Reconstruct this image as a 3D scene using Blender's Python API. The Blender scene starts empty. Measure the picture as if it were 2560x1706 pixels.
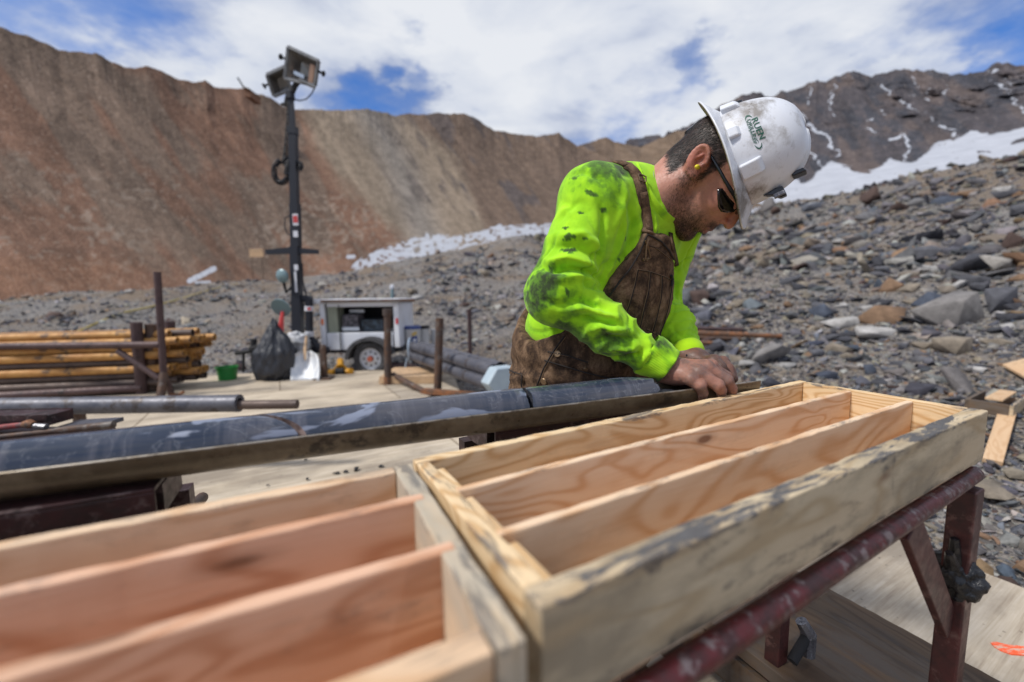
import bpy, math, random
import numpy as np
from mathutils import Vector, Matrix
from mathutils.bvhtree import BVHTree

SC = bpy.context.scene
COL = SC.collection
rng = np.random.default_rng(11)
random.seed(5)

# ------------------------------------------------------------------ camera
F = 1060.0; HC = 1.2
PITCH = math.atan(119 / F); ROLL = 0.0127
cp_, sp_ = math.cos(PITCH), math.sin(PITCH); cr_, sr_ = math.cos(ROLL), math.sin(ROLL)
def ray(u, v):
    x = (u - 1280) / F; y = -(v - 853) / F
    x, y = x * cr_ + y * sr_, -x * sr_ * -1 * -1 + y * cr_
    return np.array([x, cp_ + y * sp_, -sp_ + y * cp_])
CAM0 = np.array([0, 0, HC])
def plane(u, v, z):
    r = ray(u, v); return CAM0 + r * ((z - HC) / r[2])
def at(u, v, Y):
    r = ray(u, v); return CAM0 + r * (Y / r[1])
o_ = ray(1280, 853); ex = ray(1280 + F, 853) - o_; ey = ray(1280, 853 - F) - o_
cd = bpy.data.cameras.new("camera"); cam = bpy.data.objects.new("camera", cd); COL.objects.link(cam)
R = Matrix(((ex[0], ey[0], -o_[0]), (ex[1], ey[1], -o_[1]), (ex[2], ey[2], -o_[2])))
cam.matrix_world = Matrix.Translation((0, 0, HC)) @ R.to_4x4()
cd.sensor_width = 36; cd.lens = 36 * F / 2560
cd.clip_start = 0.02; cd.clip_end = 5000
cd.dof.use_dof = True; cd.dof.focus_distance = 0.98; cd.dof.aperture_fstop = 1.8
SC.camera = cam
SC.render.engine = 'CYCLES'
SC.cycles.use_denoising = True
SC.cycles.max_bounces = 6; SC.cycles.diffuse_bounces = 3; SC.cycles.glossy_bounces = 3
SC.view_settings.view_transform = 'Standard'; SC.view_settings.look = 'None'
SC.view_settings.exposure = EXPOSURE = 0.31; SC.view_settings.gamma = 1

# ------------------------------------------------------------------ node helper
class NT:
    def __init__(s, tree): s.t = tree; s.n = tree.nodes; s.l = tree.links
    def node(s, typ, **kw):
        n = s.n.new(typ)
        for k, v in kw.items(): setattr(n, k, v)
        return n
    def inp(s, sock, v):
        if v is None: return
        if hasattr(v, 'is_linked') or isinstance(v, bpy.types.NodeSocket): s.l.new(v, sock)
        else:
            if sock.type == 'RGBA' and not hasattr(v, '__len__'): v = (v, v, v, 1)
            if sock.type == 'RGBA' and len(v) == 3: v = (*v, 1)
            sock.default_value = v
    def math(s, op, a, b=None, c=None, clamp=False):
        n = s.node('ShaderNodeMath', operation=op); n.use_clamp = clamp
        s.inp(n.inputs[0], a); s.inp(n.inputs[1], b)
        if c is not None: s.inp(n.inputs[2], c)
        return n.outputs[0]
    def vmath(s, op, a, b=None, scale=None):
        n = s.node('ShaderNodeVectorMath', operation=op)
        s.inp(n.inputs[0], a); s.inp(n.inputs[1], b)
        if scale is not None: s.inp(n.inputs[3], scale)
        return n.outputs[1] if op in ('DOT_PRODUCT', 'LENGTH', 'DISTANCE') else n.outputs[0]
    def noise(s, vec, scale, detail=3, rough=0.55, dist=0.0, out=0):
        n = s.node('ShaderNodeTexNoise'); s.inp(n.inputs['Vector'], vec)
        n.inputs['Scale'].default_value = scale; n.inputs['Detail'].default_value = detail
        n.inputs['Roughness'].default_value = rough; n.inputs['Distortion'].default_value = dist
        return n.outputs[out]
    def voronoi(s, vec, scale, feature='F1', out='Color', rnd=1.0):
        n = s.node('ShaderNodeTexVoronoi', feature=feature); s.inp(n.inputs['Vector'], vec)
        n.inputs['Scale'].default_value = scale; n.inputs['Randomness'].default_value = rnd
        return n.outputs[out]
    def ramp(s, fac, stops, interp='LINEAR'):
        n = s.node('ShaderNodeValToRGB'); n.color_ramp.interpolation = interp
        el = n.color_ramp.elements
        while len(el) < len(stops): el.new(0.5)
        for e, (p, c) in zip(el, stops):
            e.position = p
            e.color = (c, c, c, 1) if not hasattr(c, '__len__') else (*c, 1)
        s.inp(n.inputs[0], fac); return n.outputs[0]
    def mix(s, fac, a, b, blend='MIX'):
        n = s.node('ShaderNodeMix', data_type='RGBA', blend_type=blend)
        s.inp(n.inputs[0], fac); s.inp(n.inputs[6], a); s.inp(n.inputs[7], b)
        return n.outputs[2]
    def mapping(s, vec, scale=(1, 1, 1), loc=(0, 0, 0), rot=(0, 0, 0)):
        n = s.node('ShaderNodeMapping'); s.inp(n.inputs[0], vec)
        n.inputs['Scale'].default_value = scale; n.inputs['Location'].default_value = loc
        n.inputs['Rotation'].default_value = rot
        return n.outputs[0]
    def attr(s, name, out='Color'):
        n = s.node('ShaderNodeAttribute', attribute_name=name); return n.outputs[out]
    def bump(s, h, strength=0.3, dist=0.01, normal=None):
        n = s.node('ShaderNodeBump'); n.inputs['Strength'].default_value = strength
        n.inputs['Distance'].default_value = dist; s.inp(n.inputs['Height'], h)
        if normal is not None: s.inp(n.inputs['Normal'], normal)
        return n.outputs[0]
def srgb(r, g, b):
    f = lambda c: ((c / 255 + 0.055) / 1.055) ** 2.4 if c / 255 > 0.04045 else c / 255 / 12.92
    return (f(r), f(g), f(b))
MATS = {}
def material(name, build):
    if name in MATS: return MATS[name]
    m = bpy.data.materials.new(name); m.use_nodes = True
    nt = NT(m.node_tree); nt.n.clear()
    out = nt.node('ShaderNodeOutputMaterial'); bs = nt.node('ShaderNodeBsdfPrincipled')
    nt.l.new(bs.outputs[0], out.inputs[0])
    tc = nt.node('ShaderNodeTexCoord'); nt.obj = tc.outputs['Object']; nt.gen = tc.outputs['Generated']; nt.uv = tc.outputs['UV']
    oi = nt.node('ShaderNodeObjectInfo'); nt.rnd = oi.outputs['Random']
    g = nt.node('ShaderNodeNewGeometry'); nt.pos = g.outputs['Position']; nt.nrm = g.outputs['Normal']
    nt.bs = bs
    def setp(col=None, rough=None, metal=None, normal=None, spec=None, **k):
        if col is not None: nt.inp(bs.inputs['Base Color'], col)
        if rough is not None: nt.inp(bs.inputs['Roughness'], rough)
        if metal is not None: nt.inp(bs.inputs['Metallic'], metal)
        if spec is not None: nt.inp(bs.inputs['Specular IOR Level'], spec)
        if normal is not None: nt.inp(bs.inputs['Normal'], normal)
        for a, b in k.items(): nt.inp(bs.inputs[a.replace('_', ' ')], b)
    nt.set = setp
    build(nt); MATS[name] = m
    return m

# ------------------------------------------------------------------ sky and sun
SUN_EL = math.radians(52); SUN_AZ = math.radians(-115)   # azimuth from +Y towards +X: sun high, behind the left shoulder
w = bpy.data.worlds.new("World"); SC.world = w; w.use_nodes = True
nt = NT(w.node_tree); nt.n.clear()
wo = nt.node('ShaderNodeOutputWorld'); bg = nt.node('ShaderNodeBackground'); bg.inputs[1].default_value = 0.1
nt.l.new(bg.outputs[0], wo.inputs[0])
sky = nt.node('ShaderNodeTexSky', sky_type='NISHITA'); sky.sun_disc = False
sky.sun_elevation = SUN_EL; sky.sun_rotation = SUN_AZ; sky.altitude = 1500; sky.air_density = 1.0; sky.dust_density = 0.3; sky.ozone_density = 2.5
tc = nt.node('ShaderNodeTexCoord'); d = tc.outputs['Generated']
sep = nt.node('ShaderNodeSeparateXYZ'); nt.l.new(d, sep.inputs[0])
zz = nt.math('MAXIMUM', sep.outputs[2], 0.0)
den = nt.math('ADD', zz, 0.32)
cmb = nt.node('ShaderNodeCombineXYZ')
nt.l.new(nt.math('DIVIDE', sep.outputs[0], den), cmb.inputs[0]); nt.l.new(nt.math('DIVIDE', sep.outputs[1], den), cmb.inputs[1])
nt.l.new(nt.math('MULTIPLY', zz, 2.0), cmb.inputs[2])
P = cmb.outputs[0]
n1 = nt.noise(nt.mapping(P, (1, 1, 1), (3.1, 1.7, 0)), 2.6, 9, 0.52, 0.25)
n2 = nt.noise(nt.mapping(P, (1, 1, 1), (9.1, 4.7, 2)), 7.0, 7, 0.6, 0.3)
dens = nt.math('ADD', nt.math('MULTIPLY', n1, 0.55), nt.math('MULTIPLY', n2, 0.45))
# clear patches and thick banks: (u, v, radius in radians, weight)
patches = [(1005,228,.080,-.37),(1045,165,.030,-.16),(925,245,.055,-.22),(865,215,.04,-.10),(830,262,.03,-.1),(1760,140,.040,-.19),(1700,205,.06,-.19),(10,30,.09,-.26),(380,-10,.10,-.34),
           (240,40,.08,-.08),(2440,40,.10,-.26),(2560,140,.07,-.25),(2060,135,.05,-.20),(2180,90,.04,-.15),(1450,330,.13,-.14),(560,160,.06,-.08),(1200,330,.08,-.08),
           (1350,190,.15,.22),(1250,70,.22,.15),(400,120,.14,.10),(640,60,.12,.14),(150,150,.10,.08),(820,300,.05,.1),(1030,70,.09,.24),(1900,20,.22,.18),(900,40,.18,.12),(1150,250,.05,.14),(980,265,.03,.08),(2150,170,.12,.14),(900,250,.05,.08)]
nd = nt.vmath('NORMALIZE', d)
wob = nt.vmath('SUBTRACT', nt.noise(nt.mapping(P, (1, 1, 1), (1, 8, 3)), 6, 6, .6, 0, out=1), (0.5, 0.5, 0.5))
nd2 = nt.vmath('NORMALIZE', nt.vmath('ADD', nd, nt.vmath('SCALE', wob, None, 0.24)))
acc = None
for (u, v, rad, wt) in patches:
    r = ray(u, v); r = r / np.linalg.norm(r)
    ds = nt.vmath('DISTANCE', nd2, tuple(float(c) for c in r))
    g = nt.math('SUBTRACT', 1.0, nt.math('DIVIDE', ds, rad * 1.25), clamp=True)
    g = nt.math('MULTIPLY', nt.math('SMOOTHSTEP' if False else 'MULTIPLY', g, nt.math('SUBTRACT', 2.0, g)), wt)
    acc = g if acc is None else nt.math('ADD', acc, g)
dens = nt.math('ADD', nt.math('ADD', dens, acc), 0.045)
cov = nt.ramp(dens, [(0.12, 0.0), (0.33, 0.36), (0.50, 0.84), (0.64, 1.0)])
n3 = nt.noise(nt.mapping(P, (1, 1, 1), (2.1, 6.7, 5)), 3.2, 6, 0.5, 0.4)
shade = nt.math('ADD', nt.math('MULTIPLY', n3, 0.75), nt.math('MULTIPLY', dens, 0.42))
ccol = nt.ramp(shade, [(0.40, (2.6, 3.1, 4.4)), (0.53, (3.9, 4.35, 5.5)), (0.64, (5.4, 5.75, 6.5)), (0.78, (6.5, 6.7, 7.1))])
skyc = nt.mix(1.0, sky.outputs[0], (0.56, 0.88, 1.32), 'MULTIPLY')
nt.l.new(nt.mix(cov, skyc, ccol), bg.inputs[0])
sl = bpy.data.lights.new("sun", 'SUN'); sl.energy = 2.8; sl.angle = math.radians(8); sl.color = (1, 0.96, 0.9)
so = bpy.data.objects.new("sun", sl); COL.objects.link(so)
sd = Vector((math.sin(SUN_AZ) * math.cos(SUN_EL), math.cos(SUN_AZ) * math.cos(SUN_EL), math.sin(SUN_EL)))
so.rotation_euler = sd.to_track_quat('Z', 'Y').to_euler()

# ------------------------------------------------------------------ object helpers
def tag(o, label=None, cat=None, group=None, kind=None):
    if label: o['label'] = label
    if cat: o['category'] = cat
    if group: o['group'] = group
    if kind: o['kind'] = kind
    return o
PM = {}
def setup(o, parent, M):
    M = M or Matrix()
    PM[o.name] = M
    if parent is not None:
        o.parent = parent; o.matrix_basis = PM[parent.name].inverted() @ M
    else: o.matrix_basis = M
def empty(name, loc, label, cat, group=None, rz=0):
    o = bpy.data.objects.new(name, None); COL.objects.link(o); o.empty_display_size = .1
    setup(o, None, Matrix.Translation(Vector(loc)) @ Matrix.Rotation(rz, 4, 'Z'))
    return tag(o, label, cat, group)
def make(name, V, Fc, mat, parent=None, smooth=False, M=None, attrs=None, bevel=0, keep_world=True):
    """V world coordinates (unless keep_world False), Fc list of faces or int array."""
    V = np.asarray(V, float)
    M = M or (Matrix.Translation(Vector(V.mean(0))) if keep_world else Matrix())
    if keep_world:
        Mi = np.array(M.inverted()); V = V @ Mi[:3, :3].T + Mi[:3, 3]
    me = bpy.data.meshes.new(name)
    if isinstance(Fc, np.ndarray):
        k = Fc.shape[1]; me.vertices.add(len(V)); me.loops.add(Fc.size); me.polygons.add(len(Fc))
        me.vertices.foreach_set('co', V.astype(np.float32).ravel())
        me.loops.foreach_set('vertex_index', Fc.astype(np.int32).ravel())
        me.polygons.foreach_set('loop_start', np.arange(0, Fc.size, k, dtype=np.int32))
        me.polygons.foreach_set('loop_total', np.full(len(Fc), k, dtype=np.int32))
        me.update(calc_edges=True)
    else:
        me.from_pydata(V.tolist(), [], [list(map(int, f)) for f in Fc])
    me.validate()
    if smooth: me.polygons.foreach_set('use_smooth', np.ones(len(me.polygons), dtype=bool))
    if attrs:
        for an, arr in attrs.items():
            arr = np.asarray(arr, np.float32)
            if arr.ndim == 1:
                a = me.attributes.new(an, 'FLOAT', 'POINT'); a.data.foreach_set('value', arr)
            else:
                a = me.attributes.new(an, 'FLOAT_COLOR', 'POINT')
                a.data.foreach_set('color', np.concatenate([arr, np.ones((len(arr), 1), np.float32)], 1).ravel())
    if mat: me.materials.append(mat)
    o = bpy.data.objects.new(name, me); COL.objects.link(o); setup(o, parent, M)
    if bevel:
        b = o.modifiers.new('bevel', 'BEVEL'); b.width = bevel; b.segments = 2; b.limit_method = 'ANGLE'
    return o
def nrm(v): v = np.asarray(v, float); return v / (np.linalg.norm(v) + 1e-12)
def frame(ax):
    a = nrm(ax); h = np.array([0, 0, 1.]) if abs(a[2]) < .9 else np.array([1., 0, 0])
    b = nrm(np.cross(h, a)); c = np.cross(a, b); return a, b, c
class MB:
    def __init__(s): s.v = []; s.f = []; s.n = 0
    def add(s, V, Fc):
        s.v.append(np.asarray(V, float)); s.f += [[i + s.n for i in f] for f in Fc]; s.n += len(V); return s
    def box(s, c, ax, size):
        """ax: 3 unit axes, size full lengths"""
        c = np.asarray(c, float); V = []
        for i in (-.5, .5):
            for j in (-.5, .5):
                for k in (-.5, .5): V.append(c + ax[0] * size[0] * i + ax[1] * size[1] * j + ax[2] * size[2] * k)
        return s.add(V, [(0, 1, 3, 2), (4, 6, 7, 5), (0, 4, 5, 1), (2, 3, 7, 6), (0, 2, 6, 4), (1, 5, 7, 3)])
    def tube(s, pts, r, n=16, caps=True, sq=False, closed=False):
        pts = [np.asarray(p, float) for p in pts]; m = len(pts)
        rs = r if hasattr(r, '__len__') else [r] * m
        V = []; Fc = []; b = None
        for i, p in enumerate(pts):
            if closed: t = pts[(i + 1) % m] - pts[i - 1]
            else: t = pts[min(i + 1, m - 1)] - pts[max(i - 1, 0)]
            t = nrm(t)
            if b is None: _, b, c = frame(t)
            b = nrm(b - t * (b @ t)); c = np.cross(t, b)
            for k in range(n):
                a = 2 * math.pi * (k + .5) / n; V.append(p + rs[i] * (math.cos(a) * b + math.sin(a) * c))
        rng_ = m if closed else m - 1
        for i in range(rng_):
            j = (i + 1) % m
            for k in range(n):
                k2 = (k + 1) % n; Fc.append((i * n + k, i * n + k2, j * n + k2, j * n + k))
        if caps and not closed:
            Fc.append(tuple(range(n - 1, -1, -1))); Fc.append(tuple((m - 1) * n + k for k in range(n)))
        return s.add(V, Fc)
    def pipe(s, p0, p1, ro, ri, n=20):
        """hollow open pipe"""
        p0 = np.asarray(p0, float); p1 = np.asarray(p1, float); a, b, c = frame(p1 - p0); V = []
        for p, r in ((p0, ri), (p0, ro), (p1, ro), (p1, ri)):
            for k in range(n):
                t = 2 * math.pi * k / n; V.append(p + r * (math.cos(t) * b + math.sin(t) * c))
        Fc = []
        for q in range(4):
            q2 = (q + 1) % 4
            for k in range(n):
                k2 = (k + 1) % n; Fc.append((q * n + k, q * n + k2, q2 * n + k2, q2 * n + k))
        return s.add(V, Fc)
    def lathe(s, prof, o, ax, n=24, cap=True):
        """prof list of (r, h) along axis"""
        a, b, c = frame(ax); o = np.asarray(o, float); V = []; Fc = []
        for r, h in prof:
            for k in range(n):
                t = 2 * math.pi * k / n; V.append(o + a * h + r * (math.cos(t) * b + math.sin(t) * c))
        m = len(prof)
        for i in range(m - 1):
            for k in range(n):
                k2 = (k + 1) % n; Fc.append((i * n + k, i * n + k2, (i + 1) * n + k2, (i + 1) * n + k))
        if cap:
            Fc.append(tuple(range(n - 1, -1, -1))); Fc.append(tuple((m - 1) * n + k for k in range(n)))
        return s.add(V, Fc)
    def prism(s, poly, o, ux, uy, uz, depth):
        """2D polygon extruded along uz"""
        n = len(poly); o = np.asarray(o, float)
        V = [o + ux * x + uy * y for x, y in poly] + [o + ux * x + uy * y + uz * depth for x, y in poly]
        Fc = [tuple(range(n - 1, -1, -1)), tuple(range(n, 2 * n))] + [(k, (k + 1) % n, n + (k + 1) % n, n + k) for k in range(n)]
        return s.add(V, Fc)
    def build(s, name, mat, parent=None, smooth=False, M=None, bevel=0, attrs=None):
        V = np.concatenate(s.v)
        o = make(name, V, s.f, mat, parent, smooth, M, attrs, bevel)
        if smooth:
            o.data.polygons.foreach_set('use_smooth', np.ones(len(o.data.polygons), dtype=bool))
            try: o.data.set_sharp_from_angle(angle=math.radians(40))
            except Exception: pass
        return o
XYZ = [np.array([1., 0, 0]), np.array([0, 1., 0]), np.array([0, 0, 1.])]
UP = XYZ[2]
def axesM(o, ax):
    return Matrix(((ax[0][0], ax[1][0], ax[2][0], o[0]), (ax[0][1], ax[1][1], ax[2][1], o[1]), (ax[0][2], ax[1][2], ax[2][2], o[2]), (0, 0, 0, 1)))
def board(name, c, ax, size, mat, parent=None, bevel=0.002, cuts=24, rough=0.00045):
    """a sawn board: local x = grain; subdivided along its length with slightly uneven edges"""
    L, W, H = size; n = max(2, int(L / 0.02)) if cuts else 2
    xs = np.linspace(-L / 2, L / 2, n); V = []; Fc = []
    r = np.random.default_rng(int(abs(L * 1e5 + c[0] * 1e4)) % 99991)
    for x in xs:
        for (y, z) in ((-1, -1), (1, -1), (1, 1), (-1, 1)):
            V.append((x, y * W / 2 + r.normal() * rough, z * H / 2 + r.normal() * rough))
    for i in range(n - 1):
        for k in range(4):
            Fc.append((i * 4 + k, i * 4 + (k + 1) % 4, (i + 1) * 4 + (k + 1) % 4, (i + 1) * 4 + k))
    Fc.append((3, 2, 1, 0)); q = (n - 1) * 4; Fc.append((q, q + 1, q + 2, q + 3))
    M = axesM(c, ax)
    o = make(name, V, Fc, mat, parent, False, M, None, bevel, keep_world=False)
    return o

# ------------------------------------------------------------------ numpy noise
def _h(ix, iy, iz, seed):
    n = (ix.astype(np.int64) * 374761393 + iy.astype(np.int64) * 668265263 + iz.astype(np.int64) * 2147483647 + seed * 974711) & 0xffffffff
    n = ((n ^ (n >> 13)) * 1274126177) & 0xffffffff
    n = ((n ^ (n >> 16)) * 2246822519) & 0xffffffff
    return ((n ^ (n >> 15)) & 0xffffff) / float(0xffffff)
def vnoise(p, seed=0):
    f = np.floor(p); t = p - f; t = t * t * t * (t * (t * 6 - 15) + 10)
    i = f.astype(np.int64); ix, iy, iz = i[..., 0], i[..., 1], i[..., 2]; tx, ty, tz = t[..., 0], t[..., 1], t[..., 2]
    def L(a, b, k): return a + (b - a) * k
    c = [[[_h(ix + a, iy + b, iz + g, seed) for g in (0, 1)] for b in (0, 1)] for a in (0, 1)]
    return L(L(L(c[0][0][0], c[1][0][0], tx), L(c[0][1][0], c[1][1][0], tx), ty),
             L(L(c[0][0][1], c[1][0][1], tx), L(c[0][1][1], c[1][1][1], tx), ty), tz) * 2 - 1
def fbm(p, oct=4, seed=0, gain=.5, ridged=False):
    a = 1.; s = 0.; p = np.asarray(p, float)
    for o in range(oct):
        n = vnoise(p, seed + o * 17)
        if ridged: n = 1 - 2 * np.abs(n)
        s = s + a * n; a *= gain; p = p * 2.03 + 11.3
    return s
def v3(x, y, z):
    x, y, z = np.broadcast_arrays(x, y, z); return np.stack([x, y, z], -1).astype(float)
# ================================================================== TERRAIN
def azte(u, v):
    r = ray(u, v); h = math.hypot(r[0], r[1]); return math.atan2(r[0], r[1]), r[2] / h
def curve(pts):
    q = sorted(azte(u, v) for u, v in pts); return np.array([a for a, _ in q]), np.array([t for _, t in q])
crest = curve([(-1500,800),(-700,775),(0,755),(218,735),(490,713),(762,699),(898,672),(1088,636),(1280,598),(1550,580),(1820,560),(1880,538),(1933,522),(2014,509),(2123,490),(2260,452),(2368,430),(2477,403),(2560,378),(2900,300),(3600,200)])
def te_crest(az): return np.interp(az, *crest)
def r_start(az): return np.interp(az, [-1.5, -.3, -.05, .3, .8, 1.5], [7.6, 7.6, 7.0, 3.6, 3.0, 3.0])
def r_crest(az): return np.interp(az, [-1.5, -.3, .2, .8, 1.5], [60, 60, 48, 36, 36])
def ground_z(x, y):
    x = np.asarray(x, float); y = np.asarray(y, float)
    az = np.arctan2(x, y); az = np.clip(az, -1.5, 1.5); r = np.hypot(x, y); fr = np.clip(y / np.maximum(r, .01) * 3 + 1, 0, 1)
    r0, rc = r_start(az), r_crest(az); zc = HC + rc * te_crest(az)
    t = (r - r0) / (rc - r0); tt = np.clip(t, 0, 1)
    z = -0.10 + (zc + .10) * (tt * .85 + .15 * tt * tt)
    z = np.where(t > 1, zc - (r - rc) * 0.35, z)
    k = np.clip((r - r0 + 1.5) / 6, 0, 1) * np.clip((1.02 - t) * 12, 0, 1)
    b = fbm(v3(x * .22, y * .22, 0 * x), 3, 3) * .38 * np.minimum(k * r / 12, 1.3)
    s = fbm(v3(x * 1.3, y * 1.3, 0 * x + 5), 3, 9) * .05 * np.clip(r - 2.2, 0, 1)
    return z * np.where(y > 0, 1, fr) + (b + s) * np.where(y > 0, 1, 0)
def hit(u, v, rmin=2.0, rmax=70):
    r = ray(u, v); ts = np.geomspace(rmin, rmax, 900) / math.hypot(r[0], r[1])
    P = CAM0 + ts[:, None] * r; below = P[:, 2] < ground_z(P[:, 0], P[:, 1])
    i = int(np.argmax(below)) if below.any() else len(ts) - 1
    return P[i]

def stone_mat(nt):
    c = nt.attr('col'); n = nt.noise(nt.obj, 9, 5, .6); n2 = nt.noise(nt.obj, 60, 3, .6)
    m = nt.math('ADD', nt.math('MULTIPLY', n, .9), nt.math('MULTIPLY', n2, .35))
    v = nt.ramp(m, [(.3, .45), (.6, .95), (.8, 1.3)])
    nt.set(nt.mix(1, c, v, 'MULTIPLY'), .85, 0, nt.bump(n2, .5, .01), .3)
STONE = material('scree_stone', stone_mat)
def gravel_mat(nt):
    p = nt.pos
    v1 = nt.voronoi(p, 22); v2 = nt.voronoi(p, 60)
    sh = nt.node('ShaderNodeSeparateColor'); nt.l.new(v1, sh.inputs[0])
    sh2 = nt.node('ShaderNodeSeparateColor'); nt.l.new(v2, sh2.inputs[0])
    pal = [(0, (.085, .085, .09)), (.22, (.16, .155, .16)), (.5, (.245, .232, .218)), (.76, (.24, .205, .16)), (.9, (.33, .31, .285)), (.97, (.16, .11, .08))]
    c1 = nt.ramp(sh.outputs[0], pal, 'CONSTANT'); c2 = nt.ramp(sh2.outputs[1], pal, 'CONSTANT')
    c = nt.mix(nt.math('GREATER_THAN', sh.outputs[2], .55), c2, c1)
    big = nt.noise(p, .22, 4, .6); c = nt.mix(nt.ramp(big, [(.44, 0), (.62, .75)]), c, (.185, .135, .09))
    d1 = nt.voronoi(p, 22, out='Distance'); d2 = nt.voronoi(p, 60, out='Distance')
    h = nt.math('ADD', nt.math('MULTIPLY', d1, -.6), nt.math('MULTIPLY', d2, -.3))
    nt.set(c, .9, 0, nt.bump(h, .9, .05), .25)
GRAVEL = material('gravel', gravel_mat)
# ground sheet on a polar grid
rr = np.concatenate([[0.0], np.geomspace(.6, 75, 300), [90, 200, 900, 3500]])
aa = np.concatenate([np.linspace(-math.pi, -1.35, 30), np.linspace(-1.3, 1.35, 520), np.linspace(1.4, math.pi, 30)])
RR, AA = np.meshgrid(rr, aa, indexing='ij')
X = RR * np.sin(AA); Y = RR * np.cos(AA); Z = ground_z(X, Y)
Z = np.where(RR > 80, -9.0, Z)
nr, na = RR.shape
idx = np.arange(nr * na).reshape(nr, na)
Fq = np.stack([idx[:-1, :-1], idx[:-1, 1:], idx[1:, 1:], idx[1:, :-1]], -1).reshape(-1, 4)
g = make('ground', np.stack([X, Y, Z], -1).reshape(-1, 3), Fq[:, ::-1].copy(), GRAVEL, smooth=True)
tag(g, 'grey and brown gravel ground rising to the right', 'ground', kind='structure')

# ---- convex angular stones
def stone_variant(seed, flat=.5):
    import bmesh
    r = np.random.default_rng(seed); P = r.normal(size=(10, 3)); P /= np.linalg.norm(P, axis=1)[:, None]
    P *= r.uniform(.8, 1.25, (10, 1)); P[:, 2] *= flat
    P[:, 2] = np.clip(P[:, 2], -flat * .62, flat * .62)
    bm = bmesh.new()
    for p in P: bm.verts.new(p)
    res = bmesh.ops.convex_hull(bm, input=bm.verts)
    bmesh.ops.delete(bm, geom=[e for e in res['geom_interior'] if isinstance(e, bmesh.types.BMVert)], context='VERTS')
    bmesh.ops.bevel(bm, geom=list(bm.edges), offset=.018, segments=1, affect='EDGES')
    bmesh.ops.triangulate(bm, faces=bm.faces)
    bm.verts.index_update(); V = np.array([v.co[:] for v in bm.verts]); Fc = np.array([[v.index for v in f.verts] for f in bm.faces]); bm.free()
    return V, Fc
SV = [stone_variant(i, f) for i, f in enumerate([.42, .6, .75, .5, .65, .38, .8, .55, .45, .7])]
SCOL = .80 * np.array([.99, 1.0, 1.04]) * np.array([(.058,.058,.066),(.105,.105,.115),(.155,.152,.155),(.215,.20,.185),(.27,.225,.17),(.31,.285,.25),(.42,.40,.37),(.24,.15,.09),(.085,.055,.045),(.14,.15,.17),(.075,.088,.115)])
SPROB = np.array([.15,.18,.18,.14,.11,.08,.04,.045,.035,.03,.02]); SPROB /= SPROB.sum()
def rotm(r, n, tilt=.45):
    a = r.uniform(0, 2 * math.pi, n); b = r.normal(0, tilt, n); c = r.normal(0, tilt, n)
    ca, sa, cb, sb, cc, sc_ = np.cos(a), np.sin(a), np.cos(b), np.sin(b), np.cos(c), np.sin(c)
    o = np.zeros(n); i = np.ones(n)
    Rz = np.stack([ca, -sa, o, sa, ca, o, o, o, i], -1).reshape(n, 3, 3)
    Ry = np.stack([cb, o, sb, o, i, o, -sb, o, cb], -1).reshape(n, 3, 3)
    Rx = np.stack([i, o, o, o, cc, -sc_, o, sc_, cc], -1).reshape(n, 3, 3)
    return Rx @ Ry @ Rz
DECKP = [(2.63,.52),(.93,3.57),(-.35,3.75),(-.62,5.0),(-1.0,6.78),(-9,6.3),(-9,-1.5),(2.63,-1.5)]
def on_deck(x, y, m=0.0):
    x = np.asarray(x); y = np.asarray(y); ins = np.zeros(x.shape, bool)
    c = np.mean(DECKP, 0); P = [(c[0] + (px - c[0]) * (1 + m), c[1] + (py - c[1]) * (1 + m)) for px, py in DECKP]
    for i in range(len(P)):
        (x1, y1), (x2, y2) = P[i], P[i - 1]
        k = ((y1 > y) != (y2 > y)); ins ^= k & (x < (x2 - x1) * (y - y1) / (y2 - y1 + 1e-12) + x1)
    return ins
def scatter(n, rmin, rmax, azr, smin, smax, seed, power=2.2, dens=None):
    r = np.random.default_rng(seed)
    az = r.uniform(azr[0], azr[1], n); rad = rmin * (rmax / rmin) ** (r.uniform(0, 1, n) ** .85)
    s = smin * (1 - r.uniform(0, 1, n) * (1 - (smin / smax) ** power)) ** (-1 / power)
    s = s * np.clip((rad / 5) ** .75, .55, 5) * (1 + .45 * fbm(v3(rad * np.sin(az) * .35, rad * np.cos(az) * .35, 0 * az), 3, 77)) * np.interp(az, [-.30, -.15, .0, .12, .3], [1, .7, .55, .75, 1])
    x = rad * np.sin(az); y = rad * np.cos(az); k = ~on_deck(x, y, .03) & (rad > r_start(az) - 3.0) & (rad < r_crest(az) * 1.02)
    return x[k], y[k], s[k], r
allV, allF, allC, off = [], [], [], 0
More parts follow.
